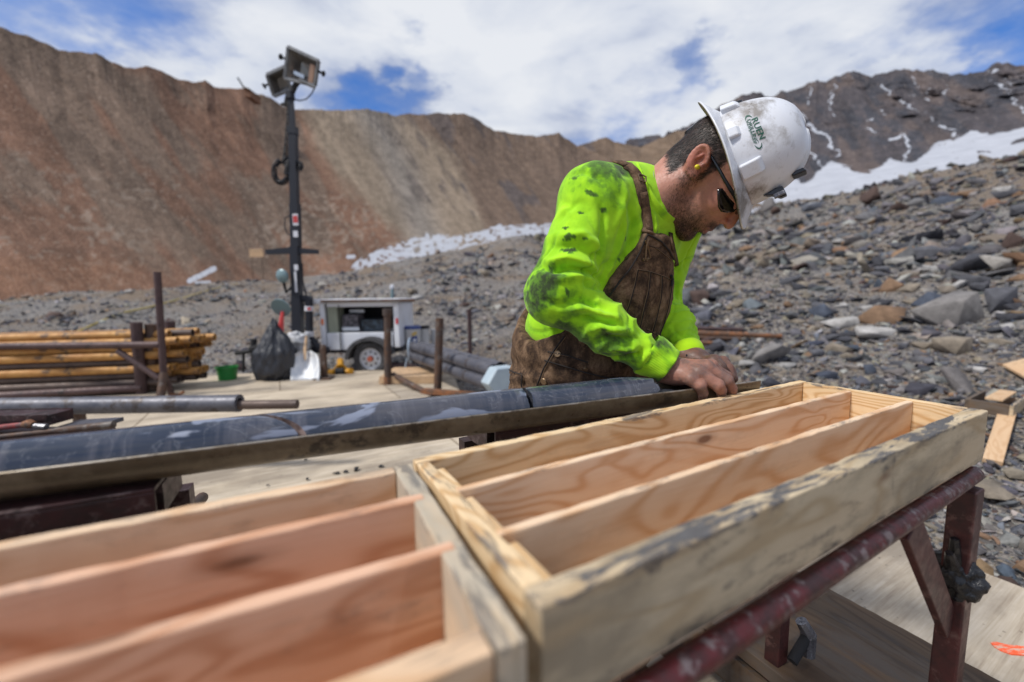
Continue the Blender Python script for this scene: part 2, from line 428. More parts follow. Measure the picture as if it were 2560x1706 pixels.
for (n, rmin, rmax, azr, s0, s1, seed) in [(34000, 2.6, 50, (-.2, 1.0), .034, .30, 1), (14000, 6.5, 60, (-1.0, -.15), .022, .12, 2), (16000, 2.0, 9, (0.05, 1.05), .018, .10, 3), (4000, 3.4, 9, (-.25, .2), .018, .08, 4)]:
    x, y, s, r = scatter(n, rmin, rmax, azr, s0, s1, seed)
    z = ground_z(x, y); vi = r.integers(0, len(SV), len(x)); Rm = rotm(r, len(x))
    el = np.stack([r.uniform(.8, 1.5, len(x)), r.uniform(.7, 1.1, len(x)), r.uniform(.7, 1.1, len(x))], -1)
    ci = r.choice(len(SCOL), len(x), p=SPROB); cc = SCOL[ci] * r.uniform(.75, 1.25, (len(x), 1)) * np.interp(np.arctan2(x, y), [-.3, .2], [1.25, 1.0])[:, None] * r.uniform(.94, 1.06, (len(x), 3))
    for k in range(len(SV)):
        m = np.where(vi == k)[0]
        if not len(m): continue
        V0, F0 = SV[k]
        V = (V0[None] * el[m][:, None, :] * s[m][:, None, None] * .6) @ np.transpose(Rm[m], (0, 2, 1)) + np.stack([x[m], y[m], z[m] + s[m] * .12], -1)[:, None, :]
        allV.append(V.reshape(-1, 3)); allF.append((F0[None] + (np.arange(len(m)) * len(V0))[:, None, None] + off).reshape(-1, 3))
        allC.append(np.repeat(cc[m], len(V0), 0)); off += V.shape[0] * V.shape[1]
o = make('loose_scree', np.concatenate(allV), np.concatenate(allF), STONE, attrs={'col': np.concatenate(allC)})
tag(o, 'small loose grey and tan stones covering the slope', 'scree', kind='stuff')
# ---- the larger stones, one object each
NAMED = [((1880,620),270,110,0,'largest flat dark slate slab near the right edge of the slope'),((2110,620),170,90,5,'pale tan slab right beside the largest dark slab'),
 ((1880,900),330,170,3,'biggest grey tan boulder low at the right of the slope'),((1665,840),190,90,10,'smooth blue grey slate piece left of the biggest boulder'),
 ((1345,930),190,110,7,'orange brown angular block in the middle of the slope'),((1010,890),170,80,10,'dark blue block left of the orange brown block'),
 ((940,440),170,60,0,'black flat slab high on the slope right of the face'),((870,485),130,55,0,'dark wedge stone just under the black flat slab'),
 ((250,820),140,85,8,'dark brown block beside the far green sleeve'),((630,620),110,60,4,'small tan block above the middle of the slope'),
 ((660,1160),260,120,3,'sloping tan grey boulder behind the hands'),((1420,1040),270,60,6,'long light grey slab low in the middle'),
 ((1170,970),190,50,6,'thin light grey slab above the gravel'),((2130,480),120,90,8,'dark red stone at the right edge of the picture'),
 ((1720,240),130,50,10,'blue grey slab high near the snow'),((1310,210),150,80,8,'dark brown slab near the top of the scree'),
 ((960,270),110,50,9,'slate blue stone at the scree top edge'),((2120,185),130,40,1,'thin dark slab at the far right scree top'),
 ((1620,555),190,80,1,'dark grey sloping slab in the upper right scree'),((850,645),190,45,8,'long dark brown flat stone in the middle'),
 ((1790,745),110,50,6,'small white grey block above the biggest boulder'),((2110,830),150,130,1,'dark grey boulder right of the biggest boulder'),
 ((1820,1110),170,90,4,'tan brown block below the biggest boulder'),((1400,750),130,80,7,'tan orange block above the orange brown block'),
 ((1250,330),100,45,2,'grey flat stone in the upper middle scree'),((420,1110),200,30,1,'thin dark slab in the gravel behind the rusty pipes')]
def z4(x, y): return 1650 + x / 2.376, 400 + y / 2.376
def put_stone(name, P, w_m, h_m, col, vi, rot, seed):
    V0, F0 = SV[vi]; r = np.random.default_rng(seed)
    ext = V0.max(0) - V0.min(0); V = V0 / ext
    V = V + fbm(V0 * 2.2, 2, seed)[:, None] * .04
    V = V * np.array([w_m, w_m * r.uniform(.6, .9), h_m])
    c, s = math.cos(rot), math.sin(rot); V = V @ np.array([[c, s, 0], [-s, c, 0], [0, 0, 1]])
    t = r.normal(0, .12); V = V @ np.array([[math.cos(t), 0, math.sin(t)], [0, 1, 0], [-math.sin(t), 0, math.cos(t)]])
    C = np.tile(np.asarray(col), (len(V), 1))
    return make(name, V, F0, STONE, None, M=Matrix.Translation(Vector(P)), attrs={'col': C}, keep_world=False)
for i, (q, wz, hz, ci, lab) in enumerate(NAMED):
    u, v = z4(*q); vb = v + hz / 2.376 / 2 * .8
    P = hit(u, vb); D = P[1]; wm = wz / 2.376 / F * D * 1.05; hm = max(hz / 2.376 / F * D * 1.25, wm * .22)
    P = P + np.array([0, wm * .3, hm * .30])
    o = put_stone('stone', P, wm, hm, SCOL[ci] * 1.1, [0, 1, 2, 3, 4, 5, 6, 7, 8, 9][i % 10], random.uniform(-.3, .3), 100 + i)
    tag(o, lab, 'stone', 'large stones on the scree slope')
KLAB = {0: 'dark slate stone lying loose on the scree slope', 1: 'mid grey angular stone lying loose on the scree slope', 4: 'tan angular stone lying loose on the scree slope', 6: 'pale whitish stone lying loose on the scree slope', 7: 'orange brown stone lying loose on the scree slope'}
r = np.random.default_rng(77); cnt = 0
while cnt < 190:
    u = r.uniform(1640, 2550) if cnt < 150 else r.uniform(1000, 1300); t = r.uniform(0, 1)
    vtop = np.interp(u, [1000, 1300, 1640, 1930, 2560], [700, 640, 600, 530, 400]); v = vtop + (960 - vtop) * t ** .7 if u > 1640 else r.uniform(vtop, 860)
    P = hit(u, v); 
    if on_deck(P[0], P[1], .05): continue
    px = r.uniform(22, 60) * (1 if u > 1640 else .6); wm = px / F * P[1]; hm = wm * r.uniform(.25, .55); k = int(r.choice([0, 1, 4, 6, 7], p=[.25, .33, .22, .1, .1]))
    o = put_stone('stone', P + np.array([0, 0, hm * .25]), wm, hm, SCOL[k] * r.uniform(.85, 1.2), int(r.integers(0, 10)), r.uniform(0, 3), 500 + cnt)
    tag(o, KLAB[k], 'stone', KLAB[k].replace(' stone lying loose', ' stones').replace('on the', 'across the')); cnt += 1

# ------------------------------------------------------------------ mountains
def zz2(x, y): return x / 1.838, y / 1.838
def zz3(x, y): return 1280 + x / 1.838, y / 1.838
sky1 = curve([(-900,-160),(-300,0)] + [zz2(*p) for p in [(0,122),(60,145),(110,160),(190,190),(270,232),(350,236),(440,245),(510,280),(570,312),(630,312),(690,303),(760,335),(830,370),(900,374),(940,368),(990,400),(1110,412),(1200,435),(1260,462),(1310,490),(1360,505),(1500,505),(1600,508),(1690,500),(1760,515),(1810,530),(1900,523),(1960,530),(2020,517),(2070,526),(2130,519),(2180,540),(2230,575),(2270,597)]]
   + [zz3(*p) for p in [(0,613),(60,618),(110,628),(160,620),(215,608),(250,640),(300,668),(370,648),(430,635),(480,652),(540,668),(590,680),(650,650),(700,625),(770,598),(820,605),(900,660),(960,760),(1040,900),(1300,1000)]])
sky2 = curve([zz3(*p) for p in [(700,620),(850,560),(950,490),(1020,460),(1060,440),(1105,424),(1150,428),(1190,440),(1240,425),(1290,410),(1330,395),(1370,378),(1410,362),(1450,370),(1500,350),(1560,332),(1600,345),(1650,352),(1690,345),(1760,323),(1820,330),(1880,320),(1940,318),(2000,330),(2060,338),(2110,345),(2160,318),(2210,298),(2260,284),(2310,292),(2353,288),(2500,250),(2800,220),(3200,300)]])
def dist_poly(px, py, pts):
    d = np.full(px.shape, 1e9)
    for (x1, y1), (x2, y2) in zip(pts[:-1], pts[1:]):
        dx, dy = x2 - x1, y2 - y1; t = np.clip(((px - x1) * dx + (py - y1) * dy) / (dx * dx + dy * dy + 1e-9), 0, 1)
        d = np.minimum(d, np.hypot(px - x1 - t * dx, py - y1 - t * dy))
    return d
def inv_px(az, te):
    """direction -> photo pixels, used only to lay out rock colours and snow at their directions"""
    x = np.sin(az); y = np.cos(az); z = te
    w = x * o_[0] + y * o_[1] + z * o_[2]
    return 1280 + F * (x * ex[0] + y * ex[1] + z * ex[2]) / w, 853 - F * (x * ey[0] + y * ey[1] + z * ey[2]) / w
def sm(x, a, b): t = np.clip((x - a) / (b - a), 0, 1); return t * t * (3 - 2 * t)
def rock_mat(nt):
    c = nt.attr('col'); uv = nt.attr('flow', 'Vector')
    s1 = nt.noise(nt.mapping(uv, (30, 3.0, 1)), 1, 5, .55, .9)
    s2 = nt.noise(nt.mapping(uv, (70, 30, 1)), 1, 4, .65); s3 = nt.noise(nt.mapping(uv, (260, 150, 1)), 1, 3, .7)
    k = nt.math('ADD', nt.math('MULTIPLY', s1, .38), nt.math('ADD', nt.math('MULTIPLY', s2, .42), nt.math('MULTIPLY', s3, .45)))
    v = nt.ramp(k, [(.48, .58), (.62, .98), (.78, 1.5)])
    fine = nt.math('MULTIPLY', nt.ramp(s3, [(.57, 0), (.66, .8)]), nt.ramp(s2, [(.42, .15), (.62, 1)]))
    col = nt.mix(fine, nt.mix(1, c, v, 'MULTIPLY'), (.30, .25, .21))
    sn = nt.attr('snow', 'Fac'); e = nt.math('ADD', sn, nt.math('MULTIPLY', nt.math('SUBTRACT', nt.noise(nt.mapping(uv, (110, 80, 1)), 1, 6, .75), .5), 1.9))
    sf = nt.ramp(e, [(.42, 0), (.60, 1)])
    col = nt.mix(sf, col, nt.mix(nt.noise(nt.mapping(uv, (30, 60, 1)), 1, 4, .6), (.27, .285, .33), (.52, .54, .59)))
    nt.set(col, .9, 0, nt.bump(k, .7, 1.5), .15)
ROCK = material('mountain_rock', rock_mat)
def range_mesh(name, sky, az0, az1, Na, Ns, Rn, Rf, botf, colf, snowf, relief, seed, label, shear=.2):
    az = np.linspace(az0, az1, Na); top0 = np.interp(az, *sky); kk = max(3, int(.11 / (az[1] - az[0]))); ker = np.hanning(kk * 2 + 1); ker /= ker.sum(); tops = np.convolve(np.pad(top0, kk, mode='edge'), ker, 'valid'); top = top0 + fbm(v3(az * 90, 0 * az, 0 * az), 4, seed) * .0017 * relief
    bot = botf(az); s = np.linspace(0, 1, Ns)
    S, A = np.meshgrid(s, az, indexing='ij'); T = bot[None] + (tops - bot)[None] * S + (top - tops)[None] * S ** 5
    R_ = Rn(A) + (Rf(A) - Rn(A)) * S ** .9
    R0 = R_
    B = A - (1 - S) * shear; gul = fbm(v3(B * 4.5 + fbm(v3(B * 8, S * 3, 0 * S), 2, seed + 30) * .12, S * 1.0, 0 * S), 3, seed + 3, .55, True) * relief * R0 * .009 * (0.25 + S) + np.clip(fbm(v3(B * 42, S * 13, 0 * S), 4, seed + 31), 0, 1) * sm(S + .3 * fbm(v3(B * 11, S * 3, 0 * S), 2, seed + 33), .62, .95) * relief * R0 * .012 + fbm(v3(B * 34, S * 3.0, 0 * S), 4, seed + 9) * relief * R0 * .0022 * (.6 + S)
    crag = sm(S + fbm(v3(B * 14, S * 3, 0 * S), 3, seed + 12) * .25, .90, 1.05); gul = gul + crag * fbm(v3(A * 60, S * 26, 0 * S), 4, seed + 14) * relief * R0 * .006
    R_ = R_ - gul * np.clip((1 - S) * 8, 0.15, 1)
    x = R_ * np.sin(A); y = R_ * np.cos(A); z = HC + R_ * T
    px, py = inv_px(A, T)
    C = colf(px, py, A, S); SN = snowf(px, py, A, S)
    flow = np.stack([B, S, 0 * S], -1)
    V = np.stack([x, y, z], -1); 
    # far side falling away behind the ridge
    back = []
    for k, (dr, dz) in enumerate([(.06, .02), (.25, .12), (.6, .5)]):
        rb = R_[-1] * (1 + dr); back.append(np.stack([rb * np.sin(az), rb * np.cos(az), np.maximum(z[-1] - R_[-1] * dz * .6, -30)], -1))
    V = np.concatenate([V, np.stack(back)], 0); n0 = V.shape[0]
    ext = lambda a: np.concatenate([a, np.repeat(a[-1:], 3, 0)], 0)
    C, SN, flow = ext(C), ext(SN), ext(flow)
    idx = np.arange(n0 * Na).reshape(n0, Na)
    Fq = np.stack([idx[:-1, :-1], idx[:-1, 1:], idx[1:, 1:], idx[1:, :-1]], -1).reshape(-1, 4)
    o = make(name, V.reshape(-1, 3), Fq[:, ::-1].copy(), ROCK, smooth=True, attrs={'col': C.reshape(-1, 3), 'snow': SN.reshape(-1), 'flow': flow.reshape(-1, 3)})
    return tag(o, label, 'mountain', kind='structure')
def lerp(a, b, t): return a + (b - a) * t[..., None]
def col1(px, py, A, S):
    zx, zy = px * 1.838, py * 1.838
    red = np.array([.150, .084, .056]); brn = np.array([.132, .092, .068]); tan = np.array([.205, .160, .118]); gry = np.array([.175, .158, .142]); dk = np.array([.075, .062, .060])
    B = A - (1 - S) * .2; n = fbm(v3(B * 12, S * 2.5, 0 * S), 4, 21); n2 = fbm(v3(B * 40, S * 4, 0 * S), 4, 22)
    c = lerp(np.broadcast_to(red, px.shape + (3,)), brn, sm(n + n2 * .5, -.15, .45)); c = c * (1 + .22 * fbm(v3(B * 20, S * 6, 0 * S + 3), 4, 24))[..., None]; c = lerp(c, np.array([.22, .175, .14]), sm(fbm(v3(A * 130, S * 60, 0 * S), 3, 25) + .5 * fbm(v3(A * 12, S * 6, 0 * S), 2, 26), .55, .9) * .6 * sm(.75 - S, 0, .3))
    c = lerp(c, np.array([.165, .085, .050]), sm(zy, 1150, 1230) * sm(900 - zx, 0, 500) * .6)
    bx = np.interp(zy, [500, 700, 900, 1100, 1200], [1370, 1440, 1600, 1830, 1860]) + n2 * 35
    t = sm(zx, bx - 30, bx + 90) ; c = lerp(c, tan, t)
    gx = np.interp(zy, [520, 800, 1100], [1700, 1850, 1960]); c = lerp(c, gry, np.exp(-((zx - gx) / 90) ** 2) * .8)
    bx2 = np.interp(zy, [520, 700, 900, 1100], [1830, 2060, 2160, 2260]) + n2 * 30
    c = lerp(c, brn * .95, sm(zx, bx2 - 40, bx2 + 50))
    c = lerp(c, dk, sm(n2 + sm(S, .75, 1) * .8, .55, 1.0) * sm(zx, 1500, 2200) * .9)
    c = lerp(c, np.array([.16, .112, .075]), sm(zx, 2650, 2900) * .8)
    return c
def snow1(px, py, A, S):
    zx, zy = px * 1.838, py * 1.838
    up = np.interp(zx, [1580, 1620, 1700, 1830, 1960, 2020, 2100, 2250, 2300, 2330, 2400, 2700, 3200, 3500], [1240, 1215, 1165, 1120, 1075, 1082, 1090, 1050, 1032, 1040, 1036, 1020, 1010, 950])
    s = sm(zy, up - 20, up + 16) * sm(zx, 1590, 1640) * 1.05 * np.clip(.78 + .60 * fbm(v3(A * 110, S * 60, 0 * S), 5, 75), .1, 1.05)
    s = np.maximum(s, 1.15 * sm(-dist_poly(zx, zy, [(870, 1292), (920, 1268), (985, 1235)]), -17, -5)); s = np.maximum(s, 1.1 * sm(-dist_poly(zx, zy, [(905, 1303), (960, 1300)]), -14, -5))
    s = np.maximum(s, .9 * sm(-dist_poly(zx, zy, [(1600, 1182), (1625, 1180)]), -14, -4))
    return s
lowb = lambda az: te_crest(az) - .035
range_mesh('brown_mountain', sky1, azte(-420, 700)[0], azte(2000, 600)[0], 1300, 260, lambda a: 62 + 0 * a, lambda a: 190 + 60 * np.clip((a + .7) * 1.2, 0, 1.3), lowb, col1, snow1, 1.0, 5, 'red brown and tan scree mountainside under the sky')
SNL = [([(1288,480),(1310,520),(1340,535),(1375,580),(1440,620),(1475,665),(1492,712)],14),([(1385,400),(1352,470)],9),([(1485,395),(1462,470),(1482,545)],8),([(1700,382),(1735,415),(1775,455),(1850,503)],9),([(1832,350),(1870,395)],7),([(1912,395),(1900,430),(1932,462)],8),([(1890,505),(1922,540)],9),([(2220,382),(2290,415),(2300,455),(2353,510)],12),([(1735,645),(1812,600),(1825,660),(1808,735)],14),([(1960,568),(2010,600),(2050,625)],14),([(1622,590),(1660,605)],9),([(1620,552),(1645,550)],7),([(1990,400),(1995,425)],6),([(2190,322),(2225,322)],7),([(1520,360),(1545,352)],6),([(1562,370),(1570,376)],5),([(2255,375),(2290,385)],6),([(1700,515),(1720,525)],6),([(1840,435),(1860,440)],6),([(2330,330),(2353,335)],8),([(1290,800),(1265,850)],16),([(1365,700),(1420,760)],12)]
def snow2(px, py, A, S):
    zx, zy = (px - 1280) * 1.838, py * 1.838; zy = zy + fbm(v3(A * 40, S * 20, 0 * S), 4, 74) * 12
    up = np.interp(zx, [1200,1300,1350,1400,1470,1530,1600,1680,1740,1790,1850,1900,1960,2050,2110,2150,2200,2353,2600], [880,830,850,790,735,760,790,770,725,745,745,700,655,640,590,620,625,585,560])
    s = sm(zy, up - 14, up + 12) * 1.05 * np.clip(1.0 + .36 * fbm(v3(A * 90, S * 60, 0 * S), 4, 76), .3, 1.1)
    wx = zx + fbm(v3(A * 60, S * 40, 0 * S), 4, 71) * 15; wy = zy + fbm(v3(A * 60, S * 40, 0 * S + 9), 4, 72) * 12; pt_ = .75 + .45 * fbm(v3(A * 110, S * 50, 0 * S), 3, 73)
    for pts, wd in SNL: s = np.maximum(s, np.clip(pt_, .3, 1.1) * sm(-dist_poly(wx, wy, pts), -wd * .95, -wd * .05))
    for pts, wd in [([(2300, 655), (2353, 640)], 14), ([(1520, 770), (1650, 790)], 7), ([(2140, 690), (2200, 690)], 6)]: s = s * (1 - sm(-dist_poly(zx, zy, pts), -wd, -wd * .3))
    return s
def col2(px, py, A, S):
    B = A - (1 - S) * .12; n = fbm(v3(B * 30, S * 5, 0 * S), 5, 31); n2 = fbm(v3(B * 60 + 3, S * 10, 0 * S), 4, 32)
    c = lerp(np.broadcast_to(np.array([.062, .056, .062]), px.shape + (3,)), np.array([.098, .078, .074]), sm(n, -.1, .8))
    return lerp(c, np.array([.045, .048, .060]), sm(n2, .1, .8) * .8)
range_mesh('dark_mountain', sky2, azte(1560, 600)[0], azte(3000, 500)[0], 900, 260, lambda a: 230 + 0 * a, lambda a: 480 + 0 * a, lambda a: te_crest(a) - .03, col2, snow2, 2.2, 41, 'dark craggy mountain streaked with snow above the snowfield', .12)
# ================================================================== MATERIALS FOR THE YARD
def wood_mat(light, dark, figure=5.0, dirt=.5, stain=None, rough=.75, gx=1.0, top=.6, low=0, thr=.51):
    def b(nt):
        off = nt.vmath('SCALE', nt.node('ShaderNodeCombineXYZ').outputs[0], None, 1.0)
        cm = nt.node('ShaderNodeCombineXYZ'); nt.l.new(nt.math('MULTIPLY', nt.rnd, 31.0), cm.inputs[0]); nt.l.new(nt.math('MULTIPLY', nt.rnd, 17.0), cm.inputs[1]); nt.l.new(nt.math('MULTIPLY', nt.rnd, 7.0), cm.inputs[2])
        p = nt.vmath('ADD', nt.obj, cm.outputs[0])
        base = nt.noise(nt.mapping(p, (2.2 * gx, 9, 9)), 1, 2, .5, .6)
        rings = nt.math('SINE', nt.math('MULTIPLY', base, figure * 14))
        rings = nt.math('ADD', nt.math('MULTIPLY', rings, .5), .5)
        rings = nt.math('POWER', rings, 2.2)
        fine = nt.noise(nt.mapping(p, (8 * gx, 260, 260)), 1, 3, .6)
        fac = nt.math('ADD', nt.math('MULTIPLY', rings, .78), nt.math('MULTIPLY', nt.math('SUBTRACT', fine, .35), .55), clamp=True)
        hue = nt.noise(nt.mapping(p, (1.2 * gx, 5, 5)), 1, 3, .5)
        c = nt.mix(fac, light, dark)
        c = nt.mix(nt.ramp(hue, [(.42, 0), (.7, .55)]), c, nt.mix(.5, c, (.50, .27, .12)))
        kn = nt.voronoi(nt.mapping(p, (3.2 * gx, 11, 11)), 1, out='Distance')
        c = nt.mix(nt.ramp(kn, [(.05, .85), (.09, .25), (.16, 0)]), c, (.16, .07, .035))
        g1 = nt.noise(nt.mapping(p, (6 * gx, 22, 22)), 1, 5, .68); g2 = nt.noise(p, 90, 3, .6)
        dm = nt.math('MULTIPLY', nt.ramp(g1, [(.56, 0), (.68, 1)]), nt.ramp(g2, [(.3, .4), (.7, 1)]))
        c = nt.mix(nt.math('MULTIPLY', dm, dirt), c, (.085, .075, .068))
        if stain is not None:
            c = nt.mix(nt.ramp(nt.noise(nt.mapping(p, (3, 9, 9)), 1, 5, .7), [(.46, 0), (.60, .85)]), c, stain)
        sp = nt.node('ShaderNodeSeparateXYZ'); nt.l.new(nt.obj, sp.inputs[0])
        e1 = nt.noise(nt.mapping(p, (9, 46, 46), (0, 0, 0), (0, 0, .25)), 1, 5, .7, .5); e2 = nt.noise(nt.mapping(p, (45, 130, 130), (0, 0, 0), (0, 0, .8)), 1, 4, .65)
        hgt = nt.math('ADD', sp.outputs[2], nt.math('MULTIPLY', nt.math('SUBTRACT', e2, .5), .020))
        tm = nt.math('MULTIPLY', nt.ramp(nt.math('MULTIPLY', hgt, 10.0), [(.38, 0), (.43, 1)]), nt.ramp(e1, [(thr, 0), (thr + .08, 1)]))
        c = nt.mix(nt.math('MULTIPLY', tm, top), c, nt.mix(e2, (.035, .033, .036), (.17, .165, .165)))
        if low:
            hg2 = nt.math('ADD', nt.math('MULTIPLY', sp.outputs[2], -1.0), nt.math('MULTIPLY', nt.math('SUBTRACT', nt.noise(nt.mapping(p, (14, 40, 40)), 1, 5, .7), .5), .07))
            lm = nt.math('MULTIPLY', nt.ramp(nt.math('MULTIPLY', hg2, 10.0), [(.36, 0), (.47, 1)]), nt.ramp(e2, [(.35, .4), (.6, 1)]))
            c = nt.mix(nt.math('MULTIPLY', lm, low), c, (.07, .06, .052))
            vs = nt.noise(nt.mapping(p, (9, 40, 5)), 1, 4, .6, .8); c = nt.mix(nt.ramp(vs, [(.63, 0), (.67, .75)]), c, (.12, .10, .085))
        nt.set(c, rough, 0, nt.bump(nt.math('ADD', fine, nt.math('MULTIPLY', g1, .6)), .35, .002), .3)
    return b
PINE = material('pine_board', wood_mat((.76, .58, .36), (.54, .33, .15), 9.5, .22, top=.8))
PINE2 = material('pine_board_clean', wood_mat((.72, .53, .36), (.60, .38, .22), 4.2, .5, top=.40))
PLY = material('plywood_divider', wood_mat((.80, .60, .42), (.62, .36, .19), 4.0, .14, gx=1.3, top=.7))
REDW = material('reddish_board', wood_mat((.70, .44, .30), (.50, .25, .14), 4.0, .5))
OLDP = material('dirty_board', wood_mat((.58, .475, .325), (.43, .32, .19), 3, .95, stain=(.30, .245, .17), top=1.0, low=.85, thr=.45))
EDGE = material('muddy_board_edge', wood_mat((.60, .51, .38), (.46, .37, .25), 3, .8, stain=(.42, .375, .30), top=.7, thr=.50))
GREYW = material('weathered_plank', wood_mat((.115, .080, .053), (.065, .045, .032), 4, .7, stain=(.13, .105, .085)))
SCRAP = material('fresh_scrap_wood', wood_mat((.60, .42, .26), (.50, .32, .18), 4, .2))
def deck_mat(nt):
    ang = math.atan2(.4876, .8731)
    p = nt.mapping(nt.pos, (1, 1, 1), (0, 0, 0), (0, 0, -ang))
    br = nt.node('ShaderNodeTexBrick'); nt.inp(br.inputs['Vector'], p); br.inputs['Scale'].default_value = 1; br.inputs['Mortar Size'].default_value = .007
    br.inputs['Brick Width'].default_value = 2.44; br.inputs['Row Height'].default_value = 1.22; br.inputs['Color1'].default_value = (.9, .9, .9, 1); br.inputs['Color2'].default_value = (1.1, 1.08, 1.04, 1); br.inputs['Mortar'].default_value = (.35, .3, .25, 1)
    g = nt.noise(nt.mapping(p, (1.4, 30, 1)), 1, 5, .62, .4); f = nt.noise(nt.mapping(p, (6, 140, 1)), 1, 3, .6)
    c = nt.ramp(nt.math('ADD', nt.math('MULTIPLY', g, .7), nt.math('MULTIPLY', f, .35)), [(.36, (.33, .265, .20)), (.5, (.47, .40, .31)), (.68, (.58, .51, .42))])
    d = nt.noise(nt.mapping(p, (1, 2.2, 1)), .9, 6, .65); c = nt.mix(nt.ramp(d, [(.44, 0), (.62, .7)]), c, (.19, .16, .13))
    s = nt.voronoi(p, 30, out='Distance'); sm_ = nt.ramp(s, [(.10, .8), (.17, 0)]); c = nt.mix(nt.math('MULTIPLY', sm_, nt.ramp(nt.noise(p, 3, 3), [(.5, 0), (.6, 1)])), c, (.06, .05, .045))
    nt.set(nt.mix(1, c, br.outputs[0], 'MULTIPLY'), .8, 0, nt.bump(f, .3, .003), .25)
DECK = material('plywood_deck', deck_mat)
def metal_mat(c1, c2, c3=None, rough=(.35, .6), metal=.7, sc=6, bump=.2, spec=.5):
    def b(nt):
        n = nt.noise(nt.obj, sc, 6, .65, .3); n2 = nt.noise(nt.obj, sc * 6, 4, .65)
        k = nt.math('ADD', nt.math('MULTIPLY', n, .7), nt.math('MULTIPLY', n2, .3))
        c = nt.mix(nt.ramp(k, [(.42, 0), (.58, 1)]), c1, c2)
        if c3 is not None: c = nt.mix(nt.ramp(nt.noise(nt.obj, sc * 1.7, 6, .7), [(.55, 0), (.62, .9)]), c, c3)
        nt.set(c, nt.ramp(n2, [(.3, rough[0]), (.7, rough[1])]), metal, nt.bump(n2, bump, .002), spec)
    return b
REDST = material('worn_red_steel', metal_mat((.11, .018, .021), (.05, .021, .021), (.20, .16, .16), (.3, .55), .25, 26, .3))
LEGR = material('dull_red_steel', metal_mat((.105, .028, .026), (.055, .024, .022), (.19, .10, .085), (.35, .6), .2, 9, .3))
DKRED = material('dark_red_steel', metal_mat((.055, .022, .024), (.028, .018, .018), (.12, .085, .085), (.35, .6), .35, 12))
BRST = material('brown_rust_steel', metal_mat((.062, .045, .040), (.115, .060, .035), (.15, .135, .125), (.5, .75), .25, 5))
PLUM = material('plum_brown_steel', metal_mat((.065, .038, .040), (.09, .055, .052), (.035, .025, .025), (.45, .7), .3, 5))
ORUST = material('orange_rust_steel', metal_mat((.26, .10, .035), (.12, .065, .04), (.08, .06, .05), (.6, .8), .1, 8))
YROD = material('yellow_drill_rod', metal_mat((.52, .28, .085), (.40, .19, .055), (.12, .08, .055), (.5, .75), .1, 2.6))
DROD = material('dark_drill_rod', metal_mat((.07, .05, .045), (.12, .085, .07), None, (.45, .7), .3, 3))
GREYP = material('grey_casing', metal_mat((.075, .078, .098), (.135, .135, .155), (.06, .048, .045), (.38, .62), .4, 5))
TUBE = material('split_tube_steel', metal_mat((.105, .078, .048), (.20, .155, .10), (.045, .035, .026), (.25, .45), .35, 7, .1))
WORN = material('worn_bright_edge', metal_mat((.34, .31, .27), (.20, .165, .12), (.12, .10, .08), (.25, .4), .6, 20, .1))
BLACK = material('black_paint', lambda nt: nt.set((.016, .018, .026), .45, 0, None, .4))
BLKM = material('dull_black', lambda nt: nt.set((.018, .018, .020), .8))
RUBBER = material('rubber', lambda nt: nt.set(nt.ramp(nt.noise(nt.obj, 9, 4), [(.4, (.035, .036, .04)), (.7, (.085, .085, .09))]), .85))
WHITEP = material('white_paint', lambda nt: nt.set(nt.mix(nt.ramp(nt.noise(nt.obj, 3, 6, .7), [(.5, 0), (.72, .5)]), (.72, .74, .79), (.45, .43, .41)), .4))
RIM = material('pale_grey_rim', lambda nt: nt.set((.62, .65, .70), .4, .2))
def core_mat(nt):
    p = nt.obj
    n = nt.noise(nt.mapping(p, (3, 12, 12)), 1, 5, .6, .5); b_ = nt.noise(nt.mapping(p, (7, 20, 20), (4, 2, 1)), 1, 3, .6, .5)
    vein = nt.noise(nt.mapping(p, (14, 14, 14), (0, 0, 0), (0, 0, .8)), 1, 4, .6, 1.2); vv = nt.ramp(nt.math('ABSOLUTE', nt.math('SUBTRACT', vein, .5)), [(.0, .35), (.012, 0)])
    c = nt.ramp(n, [(.35, (.014, .023, .045)), (.52, (.030, .040, .066)), (.66, (.075, .076, .092))])
    sw = nt.noise(nt.mapping(p, (45, 7, 7), (0, 0, 0), (.5, .2, .9)), 1, 4, .6); c = nt.mix(nt.ramp(sw, [(.5, 0), (.68, .55)]), c, (.13, .13, .155))
    dry = nt.ramp(b_, [(.54, 0), (.575, 1)])
    c = nt.mix(nt.math('MULTIPLY', dry, .8), c, (.24, .275, .37)); c = nt.mix(vv, c, (.22, .23, .26))
    nt.set(c, nt.mix(dry, (.12,) * 3, (.5,) * 3), 0, nt.bump(nt.noise(p, 120, 3), .08, .001), .6)
CORE = material('wet_core_rock', core_mat)
BROKEN = material('broken_core_face', lambda nt: nt.set(nt.ramp(nt.noise(nt.obj, 60, 5, .7), [(.35, (.012, .014, .02)), (.6, (.05, .055, .07)), (.75, (.2, .2, .24))]), .4, 0, nt.bump(nt.noise(nt.obj, 70, 5, .7), 1, .006)))
VEIN = material('brown_seam', lambda nt: nt.set(nt.ramp(nt.noise(nt.obj, 50, 3), [(.4, (.07, .045, .04)), (.6, (.30, .22, .2))]), .5))

# ================================================================== DECK
mb = MB(); n = len(DECKP)
area = sum(DECKP[i - 1][0] * DECKP[i][1] - DECKP[i][0] * DECKP[i - 1][1] for i in range(n))
poly = DECKP if area > 0 else DECKP[::-1]
mb.prism(poly, (0, 0, -.16), XYZ[0], XYZ[1], XYZ[2], .16)
tag(mb.build('deck', DECK), 'pale plywood deck of the drill pad', 'deck', kind='structure')

